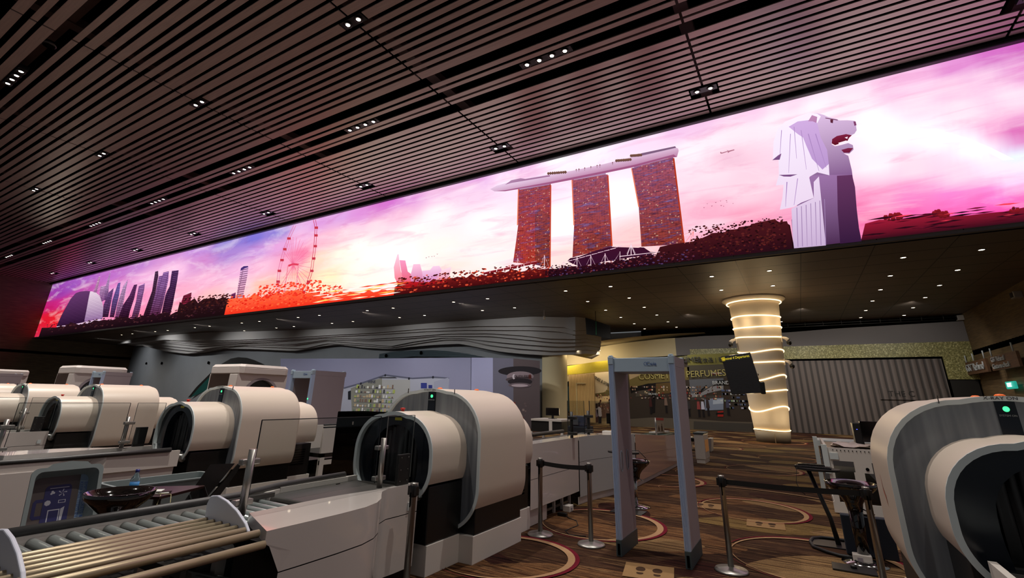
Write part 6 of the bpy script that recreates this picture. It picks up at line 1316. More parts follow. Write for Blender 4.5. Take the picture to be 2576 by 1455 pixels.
def make_xray():
    t = thing('xray_machine', 'x', 'x-ray machine', (0, 0, 0), 'x-ray baggage machines in the lane row')
    # main housing
    full, r, rim = shell(t, .77, .27, 1.78, .52, .46, 4.80, 5.90, .50, .035)
    b = MB(); fp = [(x, z) for x, z in r]; lo = fp[0]; pts = fp + [(-.45, .27), (.45, .27)]
    b.face([(x, 4.835, z) for x, z in pts], 0); g = b.build('front_grille', M['grille'], t)
    MB().box(-.055, .055, 4.822, 4.834, 1.40, 1.742).build('status_strip', M['navy'], t)
    MB().lathe([(0, .006), (.016, .0), (.022, -.004)], n=18).build('status_lamp', M['green'], t, loc=(0, 4.82, 1.69)).rotation_euler = (R(90), 0, 0)
    text('lettering', 'SYSTEM ON', .018, M['txtwhite'], t, (0, 4.819, 1.645), ext=.0005)
    text('lettering', 'X-RAY ON', .03, M['txtblack'], t, (-.02, 4.799, 1.763), ext=.0005, sx=1.3)
    for (x, y) in ((.02, 4.95), (.06, 5.72)): MB().lathe([(.032, 0), (.032, .010), (.02, .018), (0, .02)], (x, y, 1.777), 16).build('signal_lamp', M['orange'], t)
    # black base and plinth under main housing
    MB().box(-.70, .70, 4.86, 5.88, .265, .58).build('base', M['black'], t, bevel=.01)
    MB().box(-.71, .71, 4.82, 5.89, 0, .265).build('plinth', M['white'], t, bevel=.004)
    # seams on shell
    for s in (-1, 1):
        b = MB(); b.box(s * .37 - .002, s * .37 + .002, 4.79, 4.802, 1.72, 1.776); b.build('seam', M['black'], t)
    # entry tunnel and exit tunnel
    for (ya, yb_, fr) in ((4.20, 4.835, 1), (5.88, 6.46, 0)):
        f2, r2, _ = shell(t, .575, .62, 1.52, .40, .36, ya, yb_, .44, .04, 'tunnel_shell')
        pts = list(r2) + [(-.40, .62), (.40, .62)]
        b = MB(); yf = ya + .05 if fr else ya + .05
        arch = [(-.30, .62)] + [(-.34, .95)] + [(-.34 + .34 * (1 - math.cos(R(90 * i / 8))), 1.05 + .33 * math.sin(R(90 * i / 8))) for i in range(9)][1:] 
        arch = arch + [(-x, z) for x, z in arch[::-1]][1:]
        # face plate with an arched opening: ring of quads between outline and arch
        n = 26
        def res(p, n):
            L = [0]
            for a, c in zip(p, p[1:]): L.append(L[-1] + math.dist(a, c))
            o = []
            for i in range(n + 1):
                d = L[-1] * i / n
                for j in range(len(p) - 1):
                    if L[j + 1] >= d - 1e-9:
                        u = (d - L[j]) / max(1e-9, L[j + 1] - L[j]); o.append((p[j][0] + (p[j + 1][0] - p[j][0]) * u, p[j][1] + (p[j + 1][1] - p[j][1]) * u)); break
            return o
        oo = res([(.40, .62)] + list(r2) + [(-.40, .62)], n); aa = res(arch[::-1], n)
        b.strip([(x, yf, z) for x, z in oo], [(x, yf, z) for x, z in aa], 0, False)
        b.strip([(x, yf, z) for x, z in aa], [(x * .96, yf + .3, z) for x, z in aa], 0, True)
        b.build('face_plate', M['navy'], t)
        MB().face([(x, yf + .3, z) for x, z in aa], 0).build('tunnel_back', M['void'], t)
        if fr:
            for k in range(9):
                xx = -.27 + k * .0675; zt_ = 1.05 + .32 * math.sqrt(max(0, 1 - (xx / .34) ** 2))
                q = [(xx - .033 + .066 * u / 3, yf + .10 + .014 * math.sin(u * 2.1 + k)) for u in range(4)]
                MB().sheet(q, 'z', .74, zt_).build('curtain_strip', M['curtain'], t)
            MB().box(-.035, .07, yf - .006, yf, 1.425, 1.455).build('warning_label', M['yellow'], t)
            MB().tube([(.42, ya + .02, .72), (-.42, ya + .02, .72)], .055, 14).build('belt_roller', M['steel'], t)
            MB().box(-.40, .40, ya + .02, ya + .5, .66, .76).build('belt', M['belt'], t)
            MB().lathe([(.02, 0), (.02, .02), (.016, .022), (.028, .026), (.028, .04), (0, .044)], (.0, ya + .12, 1.515), 18).build('emergency_button', M['red'], t)
        MB().box(-.52, .52, (4.26 if fr else 5.9), (4.86 if fr else 6.42), .27, .80).build('base', M['black'], t, bevel=.01)
        MB().box(-.53, .53, (4.265 if fr else 5.89), (4.82 if fr else 6.46), 0, .27).build('plinth', M['white'], t, bevel=.004)
    b = MB()
    for k in range(7): b.box(.521, .526, 5.98, 6.3, .45 + k * .04, .465 + k * .04)
    b.build('side_vent', M['void'], t)
    return t
XR = make_xray()
MX = [(1.28, 'huge x-ray machine cut by the right frame edge, lettered X-RAY ON'),
      (-3.97, 'large white x-ray machine in the centre foreground beside the walk-through gate'),
      (-8.64, 'white x-ray machine behind the clip-chart glass, second from the centre one towards the left'),
      (-13.79, 'white x-ray machine second to the left of the centre one, below the smaller body scanner'),
      (-18.27, 'white x-ray machine third to the left of the centre one, near the left frame edge'),
      (-23.2, 'leftmost partly hidden x-ray machine, only its shell showing at the left frame edge')]
MX[2] = (MX[2][0], 'white x-ray machine next left of the centre one, in front of the large body scanner')
for i, (x, lb) in enumerate(MX):
    o = XR if i == 0 else dup(XR, (x, 0, 0))
    o.location = (x, 0.08 if i == 0 else 0, 0); o['label'] = lb
o = XR
b = MB()
for p in ([(5.44, 1.13), (5.43, 1.13), (5.40, 1.03), (5.415, .99)], [(5.415, 1.04), (5.36, 1.01), (5.31, .95), (5.37, .97), (5.41, .985)], [(5.34, .99), (5.31, .985), (5.30, .95), (5.315, .95)], [(5.37, .965), (5.30, .94), (5.27, .90), (5.32, .93)]): b.face([(-.773, y, z) for y, z in p])
b.build('side_logo', M['redtxt'], XR)

# ------------------------------------------------------------------ infeed roller conveyors
def glass_screen(x, y0, y1, z0, z1, label, parts=((0, 0),)):
    pass
def make_infeed():
    """local frame: machine centre line at x = 0, wide white counter on +x"""
    t = thing('roller_conveyor', 'x', 'conveyor', (0, 0, 0), 'infeed roller conveyors of the lanes')
    zt = .85
    # white counter with flowing outline (x, y)
    outer = [(.47, 4.14), (.47, 3.9), (.46, 3.72), (.52, 3.58), (.62, 3.47), (.73, 3.36), (.82, 3.22), (.87, 3.05), (.885, 2.8), (.885, 2.5), (.88, 2.2)]
    inner = [(.40, 4.14), (.40, 3.9), (.40, 3.72), (.40, 3.58), (.38, 3.47), (.36, 3.36), (.34, 3.22), (.33, 3.05), (.33, 2.8), (.33, 2.6), (.33, 2.42)]
    b = MB(); b.strip([(x, y, zt) for x, y in outer], [(x, y, zt) for x, y in inner], 0, False)
    b.strip([(x, y, zt) for x, y in inner], [(x, y, .70) for x, y in inner], 0, False)
    b.strip([(x, y, zt) for x, y in outer], [(x, y, zt - .03) for x, y in outer], 0, True)
    b.face([(.33, 2.42, zt), (.88, 2.2, zt), (.88, 2.2, zt - .07), (.33, 2.42, zt - .07)], 0)
    b.build('counter_top', M['gloss'], t)
    b = MB(); b.strip([(x, y, zt - .03) for x, y in outer], [(x, max(y, 2.33), .595) for x, y in outer], 0, True)
    b.add([(.88, 2.2, .82), (.88, 2.2, .78), (.88, 2.28, .73), (.88, 2.32, .66), (.88, 2.33, .595), (.884, 2.4, .7)], [(0, 1, 2, 3, 4, 5)], 0)
    # lower corner cut in a curve at the front end
    b2 = MB(); b2.strip([(x, max(y, 2.33), .588) for x, y in outer], [(x - .01, max(y, 2.33), .12) for x, y in outer], 0, True)
    b.build('side_panel', M['gloss'], t)
    b2.build('lower_panel', M['gloss'], t)
    arcp = [(.875, 2.2, .78), (.875, 2.2, .78), (.875, 2.28, .73), (.875, 2.325, .66), (.875, 2.335, .59), (.875, 2.335, .12)]
    MB().strip([(x - .0, y, z) for x, y, z in arcp[1:]], [(x - .5, y, z) for x, y, z in arcp[1:]], 0, True).build('end_liner', M['black'], t)
    MB().strip([(x - .06, y, .12) for x, y in outer], [(x - .06, y, 0) for x, y in outer], 0, True).build('skirting', M['carddark'], t)
    MB().box(-.3, .38, 2.75, 4.1, 0.0, .58).build('drive_unit', M['carddark'], t)
    # trough walls, far side panel
    MB().box(-.40, -.36, .9, 3.05, .62, .825).box(-.46, -.42, 3.2, 4.14, .62, .84).obox((-.41, 3.12, .72), (.04, .24, .22), R(24)).build('trough_wall', M['white'], t)
    MB().box(-.42, -.395, .9, 4.12, .10, .72).build('rear_panel', M['white'], t, bevel=.005)
    MB().tube([(-.38, .9, .835), (-.38, 2.75, .835), (-.41, 2.95, .842), (-.46, 3.2, .85), (-.47, 4.0, .855)], .032, 12).build('bumper_rail', M['rubber'], t)
    MB().box(-.36, .33, 1.0, 4.1, .60, .64).build('bed', M['carddark'], t)
    y = 1.13
    while y < 3.0:
        MB().tube([(-.36, y, .766), (.34, y, .766)], .027, 14).build('roller', M['roller'], t); y += .10
    b = MB(); n = 8
    prof = [(3.06, .72)] + [(3.10 - .04 * math.sin(R(a)), .75 + .043 * math.cos(R(a)) - .0) for a in (120, 90, 60, 30, 0)] + [(4.12, .795)]
    b.sheet(prof, 'x', -.42, .38, 0, True); b.box(-.42, .38, 3.1, 4.12, .70, .785); b.build('belt', M['belt'], t)
    for y in (2.7, 3.0, 3.8): MB().box(-.36, -.352, y, y + .05, .785, .80).build('sensor_slot', M['void'], t)
    MB().box(-.36, -.30, 2.62, 3.06, .795, .83).build('side_guide', M['carddark'], t)
    b = MB().box(.40, .44, 3.86, 4.02, .85, 1.13); b.build('sensor_box', M['blackmetal'], t, bevel=.004)
    for (a, c) in ((.03, .03), (.13, .03), (.03, .24), (.13, .24), (.03, .13), (.13, .13)): MB().lathe([(.005, 0), (.005, .004), (0, .004)], (.0, 0, 0), 8).build('screw', M['steel'], t, loc=(.441, 3.86 + a, .86 + c)).rotation_euler = (0, R(90), 0)
    MB().box(.02, .48, 4.0, 4.06, .62, .69).build('end_cap', M['rim'], t)
    for y in (1.0, 2.35):
        MB().box(-.40, -.34, y, y + .07, 0, .62).build('leg', M['white'], t); MB().box(.1, .16, y, y + .07, 0, .60).build('leg', M['white'], t)
    return t
IF = make_infeed()
IFL = [(-3.97, 1, 'near roller conveyor with glossy white curved counter feeding the centre x-ray machine'),
       (-8.64, -1, 'white roller conveyor with black bumper rail behind the black bowl stool at left'),
       (-13.79, 1, 'white roller conveyor at far left, feeding the machine second left of the centre one'),
       (-18.27, -1, 'distant white roller conveyor at the left edge, feeding the machine third left of centre'),
       (1.28, 1, 'roller conveyor at the lower right corner feeding the rightmost x-ray machine')]
for i, (x, s, lb) in enumerate(IFL):
    o = IF if i == 0 else dup(IF, (x, 0, 0), sx=s)
    o.location = (x, 0.08 if x > 0 else 0, 0); o['label'] = lb
    if x > 0:
        for ch in list(o.children):
            if ch.name.startswith(('bumper_rail', 'sensor_box', 'screw')): bpy.data.objects.remove(ch)

# glass safety screens with steel posts (things standing on the counters)
def make_glass():
    t = thing('glass_screen', 'x', 'glass screen', (0, 0, 0), 'glass safety screens on the conveyor counters')
    for y in (2.34, 3.70):
        MB().tube([(.36, y, .85), (.36, y, 1.29)], .027, 16).build('post', M['steel'], t)
        for z in (.93, 1.20):
            MB().tube([(.335, y - .055, z), (.335, y + .075, z)], .022, 10).box(.30, .36, y - .06, y + .08, z - .02, z + .02).build('clamp', M['steel'], t, bevel=.008)
    MB().box(.326, .336, 2.39, 3.66, .89, 1.49).build('pane', M['glass'], t)
    MB().box(.326, .336, 3.76, 4.16, .89, 1.49).build('pane', M['glass'], t)
    for ya, yb_ in ((2.39, 3.66), (3.76, 4.16)):
        b = MB()
        for y in (ya, yb_): b.box(.3275, .3345, y - .003, y + .003, .89, 1.49)
        b.box(.3275, .3345, ya, yb_, 1.487, 1.4935); b.build('pane_edge', M['txtblack'] if ya < 3 else M['steel'], t)
    return t
GS = make_glass()
GSL = [(-3.97, 1, 'clear glass screen on steel posts along the near white counter of the centre machine'),
       (-8.64, -1, 'clear glass screen on steel posts behind the black bumper rail, second lane'),
       (-13.79, 1, 'clear glass screen with short posts on the far left lane counter'),
       (-18.27, -1, 'faint glass screen on the distant lane at the left frame edge')]
for i, (x, s, lb) in enumerate(GSL):
    o = GS if i == 0 else dup(GS, (x, 0, 0), sx=s)
    o.location = (x, 0, 0); o['label'] = lb

# ------------------------------------------------------------------ sliding return table made of tubes, in front of the near counter
t = thing('tube_table', 'tray table of parallel champagne metal tubes between white end plates in the near left foreground', 'table', (-3.97, 0, 0))
for k in range(6): MB().tube([(.20 + k * .092, .55, .825), (.20 + k * .092, 2.19, .825)], .021, 12).build('tube', M['goldtube'], t)
for x, zz, ye in ((.775, .82, 2.215), (.875, .775, 2.20)): MB().tube([(x, .35, zz), (x, ye, zz)], .024, 12).build('tube', M['goldtube'], t)
def fin(y):
    p = [(.06, .80), (.05, .90), (.08, .955), (.16, .965), (.28, .945), (.42, .90), (.54, .84), (.585, .80), (.585, .765), (.50, .76), (.50, .785), (.12, .785), (.10, .76)]
    p = [(x + .11, z + .025) for x, z in p]
    MB().prism(p, 'y', y, y + .022).build('end_plate', M['platew'], t, bevel=.006)
fin(2.19); fin(1.09)
MB().box(.35, .90, 1.7, 1.73, .70, .755).build('cross_bar', M['blackmetal'], t)
for x in (.40, .8): MB().box(x, x + .04, 1.7, 1.74, 0, .72).build('leg', M['steel'], t)

# grey tubs (open trays)
def tub(w, d, h, wall=.012, taper=.03):
    b = MB(); o_ = [(-w / 2, -d / 2), (w / 2, -d / 2), (w / 2, d / 2), (-w / 2, d / 2)]
    def rr(k, r=.05):
        pts = []
        for (sx, sy, a) in ((1, -1, -90), (1, 1, 0), (-1, 1, 90), (-1, -1, 180)):
            for i in range(5):
                q = R(a + 90 * i / 4); pts.append((sx * (w / 2 - k - r) + r * math.cos(q), sy * (d / 2 - k - r) + r * math.sin(q)))
        return pts
    ro, ri, rb, rib = rr(0), rr(wall), rr(taper), rr(taper + wall); lip = rr(-.018)
    n = len(ro)
    def loop(P, z): return [(x, y, z) for x, y in P]
    def join(A, Bq, m=0):
        A = A + A[:1]; Bq = Bq + Bq[:1]; b.strip(A, Bq, m, True)
    join(loop(rb, 0), loop(ro, h)); join(loop(ro, h), loop(lip, h)); join(loop(lip, h), loop(lip, h + .012)); join(loop(lip, h + .012), loop(ri, h + .012)); join(loop(ri, h + .012), loop(rib, .012))
    b.face(loop(rb, 0)[::-1]); b.face(loop(rib, .012))
    return b
t = thing('security_tray', 'grey plastic tray stacked on the floor under the champagne tube table', 'tray', (-3.72, 2.52, 0.0), rz=R(8))
tub(.62, .42, .46).build('tub', M['greybin'], t)
MB().box(-.2, .2, -.245, -.225, .40, .46).build('handle', M['greybin'], t, bevel=.01)

# upright tray with printed insert
t = thing('security_tray', 'upright grey tray with a blue printed suitcase insert, leaning on the lane counter at left', 'tray', (-6.3, 2.2, .68))
t.rotation_euler = (R(-78), R(0), R(55))
tub(.46, .56, .12).build('tub', M['greybin'], t)
hb = MB(); hb.prism([(-.16, .29), (-.12, .325), (0, .34), (.12, .325), (.16, .29)], 'z', .105, .13); hb.build('handle', M['greybin'], t)
MB().box(-.2, .2, -.25, .25, .013, .016).build('insert', mat('grey_insert', (88, 78, 76), .5), t)

# printed insert of the upright tray
def fix_tray():
    t2 = t_up = [o for o in COL.objects if o.name.startswith('security_tray') and 'upright' in o.get('label', '')][0]
    mt = Matrix(((0, -.28, .96), (1, 0, 0), (0, .96, .28))).to_4x4(); mt.translation = Vector((-6.25, 2.17, .625)); t2.matrix_world = mt @ Matrix.Scale(1.1, 4)
    I_ = MB(); ins = mat('print_blue', (44, 44, 96), .5); wh = mat('print_white', (190, 190, 200), .5)
    def rr(x0, x1, y0, y1, r, n=4):
        p = []
        for (cx, cy, a) in ((x1 - r, y0 + r, -90), (x1 - r, y1 - r, 0), (x0 + r, y1 - r, 90), (x0 + r, y0 + r, 180)):
            p += [(cx + r * math.cos(R(a + 90 * i / n)), cy + r * math.sin(R(a + 90 * i / n))) for i in range(n + 1)]
        return p
    b = MB(); b.prism(rr(-.10, .08, -.17, .17, .03), 'z', .0165, .018); b.build('suitcase_print', ins, t2)
    b = MB(); b.strip([(x, y, .017) for x, y in ((-.10, .07), (-.15, .07), (-.165, .05), (-.165, -.06), (-.15, -.08), (-.10, -.08))], [(x, y, .017) for x, y in ((-.10, .045), (-.14, .045), (-.142, .04), (-.142, -.05), (-.14, -.055), (-.10, -.055))], 0, False); b.build('handle_print', ins, t2)
    b = MB()
    b.box(-.07, .06, .145, .15, .018, .0185).box(-.08, .04, -.15, -.145, .018, .0185)
    b.strip([(x, y, .0185) for x, y in ((-.06, -.02), (.02, -.02), (.02, -.12), (-.06, -.12), (-.06, -.02))], [(x, y, .0185) for x, y in ((-.053, -.028), (.013, -.028), (.013, -.113), (-.053, -.113), (-.053, -.028))], 0, False)
    b.face([(.025, -.02, .0185), (.05, -.005, .0185), (.04, -.13, .0185), (.025, -.12, .0185)])
    b.strip([(x, y, .0185) for x, y in ((0.0, .05), (.05, .05), (.05, .025), (0, .025), (0, .05))], [(x, y, .0185) for x, y in ((.005, .046), (.045, .046), (.045, .029), (.005, .029), (.005, .046))], 0, False)
    b.face([(-.07 + .022 * math.cos(a * .9), .035 + .022 * math.sin(a * .9), .0185) for a in range(7)])
    for a in range(5): b.face([(.02 + .004 * math.cos(a * 1.25 + 1.5), .105 + .004 * math.sin(a * 1.25 + 1.5), .0185), (.02 + .03 * math.cos(a * 1.25), .105 + .03 * math.sin(a * 1.25), .0185), (.02 + .03 * math.cos(a * 1.25 + .3), .105 + .03 * math.sin(a * 1.25 + .3), .0185)])
    for (x, y) in ((-.055, .105), (-.04, .11), (-.05, .12)): b.face([(x + .009 * math.cos(a * 1.05), y + .009 * math.sin(a * 1.05), .0185) for a in range(6)])
    b.build('icon_print', wh, t2)
    MB().box(.13, .2, -.24, .24, .0165, .017).build('text_strip', mat('pale_blue_print', (120, 140, 165), .5), t2)
    text('lettering', 'EMPTY POCKETS &', .034, M['logo'], t2, (.175, .03, .018), (0, 0, R(-90)), .0005); text('lettering', 'KEEP ALL ITEMS IN BAG', .034, M['logo'], t2, (.143, .0, .018), (0, 0, R(-90)), .0005)
fix_tray()
t = thing('tray_trolley', 'low dark trolley at the lower left carrying the upright printed tray', 'trolley', (-6.35, 2.5, 0))
MB().box(-.3, .25, -.62, 1.2, .08, .32).build('body', M['carddark'], t, bevel=.01)
for (x, y) in ((-.25, -.55), (.2, -.55), (-.25, 1.1), (.2, 1.1)): MB().tube([(x - .02, y, .04), (x + .02, y, .04)], .04, 12).build('wheel', M['rubber'], t)
t = thing('security_tray', 'long empty grey tray lying behind the black bowl stool and small table', 'tray', (-6.3, 3.08, .322)); tub(.46, 1.02, .42).build('tub', M['greybin'], t)

# staff stool, table, bottle, papers, chair
t = thing('bowl_stool', 'glossy black bowl seat stool with a bottle behind it, in the left foreground', 'stool', (-5.28, 2.26, 0))
def stool_parts(t, seat_z):
    MB().lathe([(.0, seat_z - .09), (.10, seat_z - .085), (.20, seat_z - .045), (.245, seat_z), (.262, seat_z - .002), (.25, seat_z - .05), (.20, seat_z - .10), (.13, seat_z - .16), (.09, seat_z - .22), (.075, seat_z - .30), (0, seat_z - .30)], n=36).build('seat', M['blackgloss'], t)
    MB().tube([(0, 0, .03), (0, 0, seat_z - .25)], .03, 14).build('stem', M['chrome'], t)
    MB().lathe([(0, 0), (.22, 0), (.225, .01), (.06, .04), (0, .05)], n=32).build('base', M['chrome'], t)
    MB().tube([(.05, -.05, seat_z - .26), (.17, -.13, seat_z - .30)], .007, 8).build('lever', M['chrome'], t)
stool_parts(t, .85)
t = thing('side_table', 'small dark red angled table top beside the black bowl stool', 'table', (-5.62, 2.66, 0))
MB().prism([(-.14, -.34), (.31, -.06), (.06, .50), (-.28, .15)], 'z', .725, .75).build('tabletop', M['table'], t, bevel=.003)
MB().tube([(-.05, .1, .02), (-.05, .1, .725)], .035, 14).build('pole', M['steel'], t); MB().lathe([(0, 0), (.22, 0), (.22, .015), (0, .03)], (-.05, .1, 0), 28).build('base', M['steel'], t)
t = thing('water_bottle', 'clear plastic water bottle with blue cap and blue label on the small dark table', 'bottle', (-5.62, 2.50, .75)); t.scale = (1.15, 1.15, 1.15)
MB().lathe([(0, 0), (.03, 0), (.033, .01), (.033, .11), (.03, .125), (.014, .155), (.013, .17)], n=24).build('body', M['bottle'], t)
MB().lathe([(.0336, .045), (.0336, .095)], n=24).build('label_wrap', mat('bottle_label', (60, 130, 190), .5, emit=(60, 130, 190), es=.05), t)
MB().lathe([(.0150, .165), (.0150, .188), (0, .188)], n=20).build('cap', M['blue'], t)
t = thing('paper_stack', 'small stack of white papers and a booklet on the dark red table', 'papers', (-5.52, 2.66, .75), rz=R(58))
MB().obox((0, 0, .004), (.22, .15, .008), .0).build('sheet', M['paper'], t); MB().obox((.02, .01, .013), (.2, .13, .008), .2).build('sheet', M['table'], t); MB().obox((-.03, 0, .021), (.17, .11, .006), -.15).build('sheet', M['paper'], t)
t = thing('foil_wrapper', 'crumpled silver foil wrapper beside the papers on the small dark table', 'wrapper', (-5.6, 2.43, .752))
b = MB(); rnd = random.Random(3); rows = []
for i in range(6): rows.append([(-.06 + .024 * j + rnd.uniform(-.004, .004), -.04 + .016 * i, rnd.uniform(.004, .03)) for j in range(6)])
for a_, c_ in zip(rows, rows[1:]): b.strip(a_, c_, 0, False)
b.build('foil', M['foil'], t)
tag(MB().tube([(-5.40, 2.62, .765), (-5.28, 2.68, .76), (-5.22, 2.66, .70), (-5.25, 2.58, .60), (-5.3, 2.55, .50), (-5.34, 2.62, .76)], .003, 6).build('earphone_cable', mat('cream_cable', (190, 180, 130), .6)), 'thin cream cable hanging over the edge of the dark red table', 'cable')
t = thing('staff_chair', 'black slanted chair back between the grey tray and the steel glass post', 'chair', (-5.3, 3.0, 0))
MB().prism([(-.10, .55), (.02, .62), (.30, .96), (.34, .97), (.30, .88), (.06, .52)], 'x', -.02, .0).build('side_frame', M['black'], t)
b = MB(); b.strip([(-.40, .0, .50), (-.42, .06, .62), (-.42, .24, .93)], [(.0, -.12, .50), (.0, .02, .66), (.0, .26, .97)], 0, True); b.build('backrest', M['blackgloss'], t)
MB().box(-.42, .0, .0, .44, .44, .48).build('seat', M['black'], t, bevel=.01)
for (x, y) in ((-.4, .42), (-.02, .42), (-.4, .02), (-.02, .02)): MB().tube([(x, y, 0), (x, y, .45)], .014, 10).build('leg', M['blackmetal'], t)

# ------------------------------------------------------------------ walk-through metal detectors
def make_gate():
    t = thing('walk_through_detector', 'x', 'metal detector', (0, 0, 0), 'walk-through metal detectors')
    for s in (-1, 1):
        x = s * .38
        MB().box(x - .022, x + .030, .03, .60, .14, 2.16).build('side_panel', M['mdg'], t, bevel=.006)
        b = MB(); b.box(x - .03, x + .033, -.02, .03, .13, 2.14)
        for k in range(5): b.box(x - .026 + .012 * k, x - .021 + .012 * k, -.026, -.02, .13, 2.12)
        b.build('front_column', mat('ribbed_blue_grey', (178, 194, 222), 0.4), t)
        MB().box(x - .032, x + .034, -.03, .62, 0, .17).build('boot', M['mdgboot'], t, bevel=.006)
        MB().box(x - .012, x + .016, -.034, -.029, .02, .13).build('boot_slot', M['void'], t)
        MB().box(x - .034, x + .036, -.03, .03, 2.12, 2.22).build('corner_cap', M['mdgbeam'], t, bevel=.008)
        for y in (0, .58): MB().lathe([(.028, 0), (.028, .02), (0, .024)], (x, y, 2.215), 16).build('top_cap', M['mdgbeam'], t)
        MB().box(x - .024, x + .032, .03, .61, 2.10, 2.215).build('top_frame', M['mdgboot'] if False else M['mdg'], t)
        for y in (.14, .38):
            p = [(y + .045 * math.cos(R(a)), .98 + .085 * math.sin(R(a)) + (.035 if math.sin(R(a)) > 0 else -.035)) for a in range(0, 360, 24)]
            q = [(y + .034 * math.cos(R(a)), .98 + .074 * math.sin(R(a)) + (.035 if math.sin(R(a)) > 0 else -.035)) for a in range(0, 360, 24)]
            if s < 0: MB().strip([(x + .036, a, c) for a, c in p + p[:1]], [(x + .036, a, c) for a, c in q + q[:1]], 0, False).strip([(x + .030, a, c) for a, c in p + p[:1]], [(x + .036, a, c) for a, c in p + p[:1]]).build('grip_ring', M['rubber'] if False else M['mdgbeam'], t)
    MB().box(-.352, .352, -.012, .55, 2.03, 2.20).build('crossbeam', M['mdgbeam'], t, bevel=.006)
    text('lettering', 'Ceia', .06, M['logo'], t, (.14, -.016, 2.125), ext=.001, sx=1.15)
    b = MB(); pts = [(.068 + .022 * math.cos(R(a)), 2.125 + .022 * math.sin(R(a))) for a in range(0, 361, 20)]; qts = [(.068 + .017 * math.cos(R(a)), 2.125 + .017 * math.sin(R(a))) for a in range(0, 361, 20)]
    b.strip([(x, -.016, z) for x, z in pts], [(x, -.016, z) for x, z in qts], 0, False); b.build('logo', M['logo'], t)
    return t
MG = make_gate(); MG.location = (-1.66, 6.03, 0)
MG['label'] = 'blue-grey walk-through metal detector standing alone on the patterned carpet right of centre'
g2 = dup(MG, (-10.46, 7.72, 0), 'walk-through metal detector next to the large body scanner, behind the machine next left of centre')
MB().lathe([(.02, 0), (.0, -.01)], n=12).build('status_lamp', M['green'], g2, loc=(.38, -.03, 1.56)).rotation_euler = (R(-90), 0, 0)
g2.scale = (1, 1.6, 1)
g3 = dup(MG, (-19.95, 7.0, 0), 'distant walk-through metal detector in front of the smaller far body scanner'); g3.scale = (1, 1.3, 1)
g4 = dup(MG, (-29.9, 6.7, 0), 'walk-through metal detector at the far left frame edge, in front of a pink lit booth'); g4.scale = (1, 1.6, 1)

# ------------------------------------------------------------------ body scanner booths
def make_booth():
    t = thing('body_scanner', 'x', 'body scanner', (0, 0, 0), 'white body scanner booths')
    def oct_(x0, x1, y0, y1, c): return [(x0 + c, y0), (x1, y0), (x1 + .06, y0 + .12), (x1 + .06, y1 - .12), (x1, y1), (x0 + c, y1), (x0, y1 - c), (x0, y0 + c)]
    o = oct_(-1.65, 0, 0, 1.5, .28); b = MB()
    b.prism(o, 'z', 2.16, 2.34); b.build('roof_band', M['boothw'], t, bevel=.02)
    inn = [(x * .94 - .05, .75 + (y - .75) * .92) for x, y in o]; b = MB(); A = [(x, y, 2.345) for x, y in o]; Bq = [(x, y, 2.42) for x, y in inn]
    b.strip(A + A[:1], Bq + Bq[:1], 0, False); b.face(Bq); b.build('roof_top', M['boothw'], t)
    # right side wall with arched window
    n = 20; win = [(.20, 0)] + [(.75 - .55 * math.cos(R(180 * i / n)), 1.45 + .62 * math.sin(R(180 * i / n)) ** .8) for i in range(n + 1)] + [(1.30, 0)]
    out = [(.0, 0)] + [(0 + 1.5 * i / n, 2.16) for i in range(n + 1)] + [(1.5, 0)]
    b = MB(); b.strip([(0, y, z) for y, z in out], [(0, y, z) for y, z in win], 0, False); b.strip([(0, y, z) for y, z in win], [(-.12, y, z) for y, z in win], 0, True); b.build('side_wall', M['boothw'], t)
    w2 = [(.75 + (y - .75) * .88, z - .06 if z > 0 else z) for y, z in win]
    MB().strip([(.01, y, z) for y, z in win], [(.01, y, z) for y, z in w2], 0, False).build('window_trim', M['mdg'], t)
    MB().face([(-.1, y, z) for y, z in w2]).build('window_pane', mat('smoked_pane', (70, 76, 80), .1), t)
    MB().box(-.42, -.02, 0.0, .12, 0, 2.16).build('front_pillar', M['boothw'], t, bevel=.03)
    MB().sheet(arc(-1.35, .5, .28, .5, 180, 270, 8), 'z', 0, 2.16).build('left_wall', M['boothw'], t)
    MB().sheet([(-1.63, .5), (-1.63, 1.4), (-1.3, 1.48), (-.1, 1.48)], 'z', 0, 2.16, smooth=False).build('rear_wall', M['boothw'], t)
    MB().box(-.62, -.56, .2, .26, 0, 2.16).build('pole', M['blue'], t)
    return t
BS = make_booth(); BS.location = (-13.2, 7.72, 0); BS['label'] = 'large white body scanner booth with an arched window, behind the machine next left of centre'
for i in range(3):
    p = ((-20.98, 6.68, 0), (-31.0, 6.75, 0))
    if i < 2: dup(BS, p[i], ('smaller far white body scanner booth behind the machine second to the left of centre', 'pinkish body scanner booth roof at the left frame edge behind the leftmost machines')[i])

# ------------------------------------------------------------------ queue posts
def make_post():
    t = thing('stanchion', 'x', 'stanchion', (0, 0, 0), 'steel queue posts')
    MB().lathe([(0, 0), (.165, 0), (.17, .008), (.16, .022), (.06, .034), (.032, .045), (0, .05)], n=40).build('base', M['steel'], t)
    MB().lathe([(.030, .03), (.030, .90), (.033, .905), (.033, .915), (0, .92)], n=24).build('pole', M['steel'], t)
    MB().lathe([(.0335, .80), (.036, .805), (.036, .895), (.0335, .90)], n=24).box(-.05, .05, -.022, .022, .815, .89).build('tape_head', M['black'], t)
    MB().box(-.006, .006, -.038, -.035, .72, .84).build('slot', M['void'], t)
    return t
SP = make_post(); SP.location = (-3.19, 6.28, 0); SP['label'] = 'steel queue post beside the centre x-ray machine, left end of the short black belt'
dup(SP, (-2.47, 6.24, 0), 'steel queue post just left of the walk-through detector, right end of the short belt')
dup(SP, (-.89, 6.22, 0), 'steel queue post right of the walk-through detector, left end of the long black belt')
dup(SP, (.44, 6.34, 0), 'steel queue post in front of the rightmost x-ray machine, right end of the long belt')
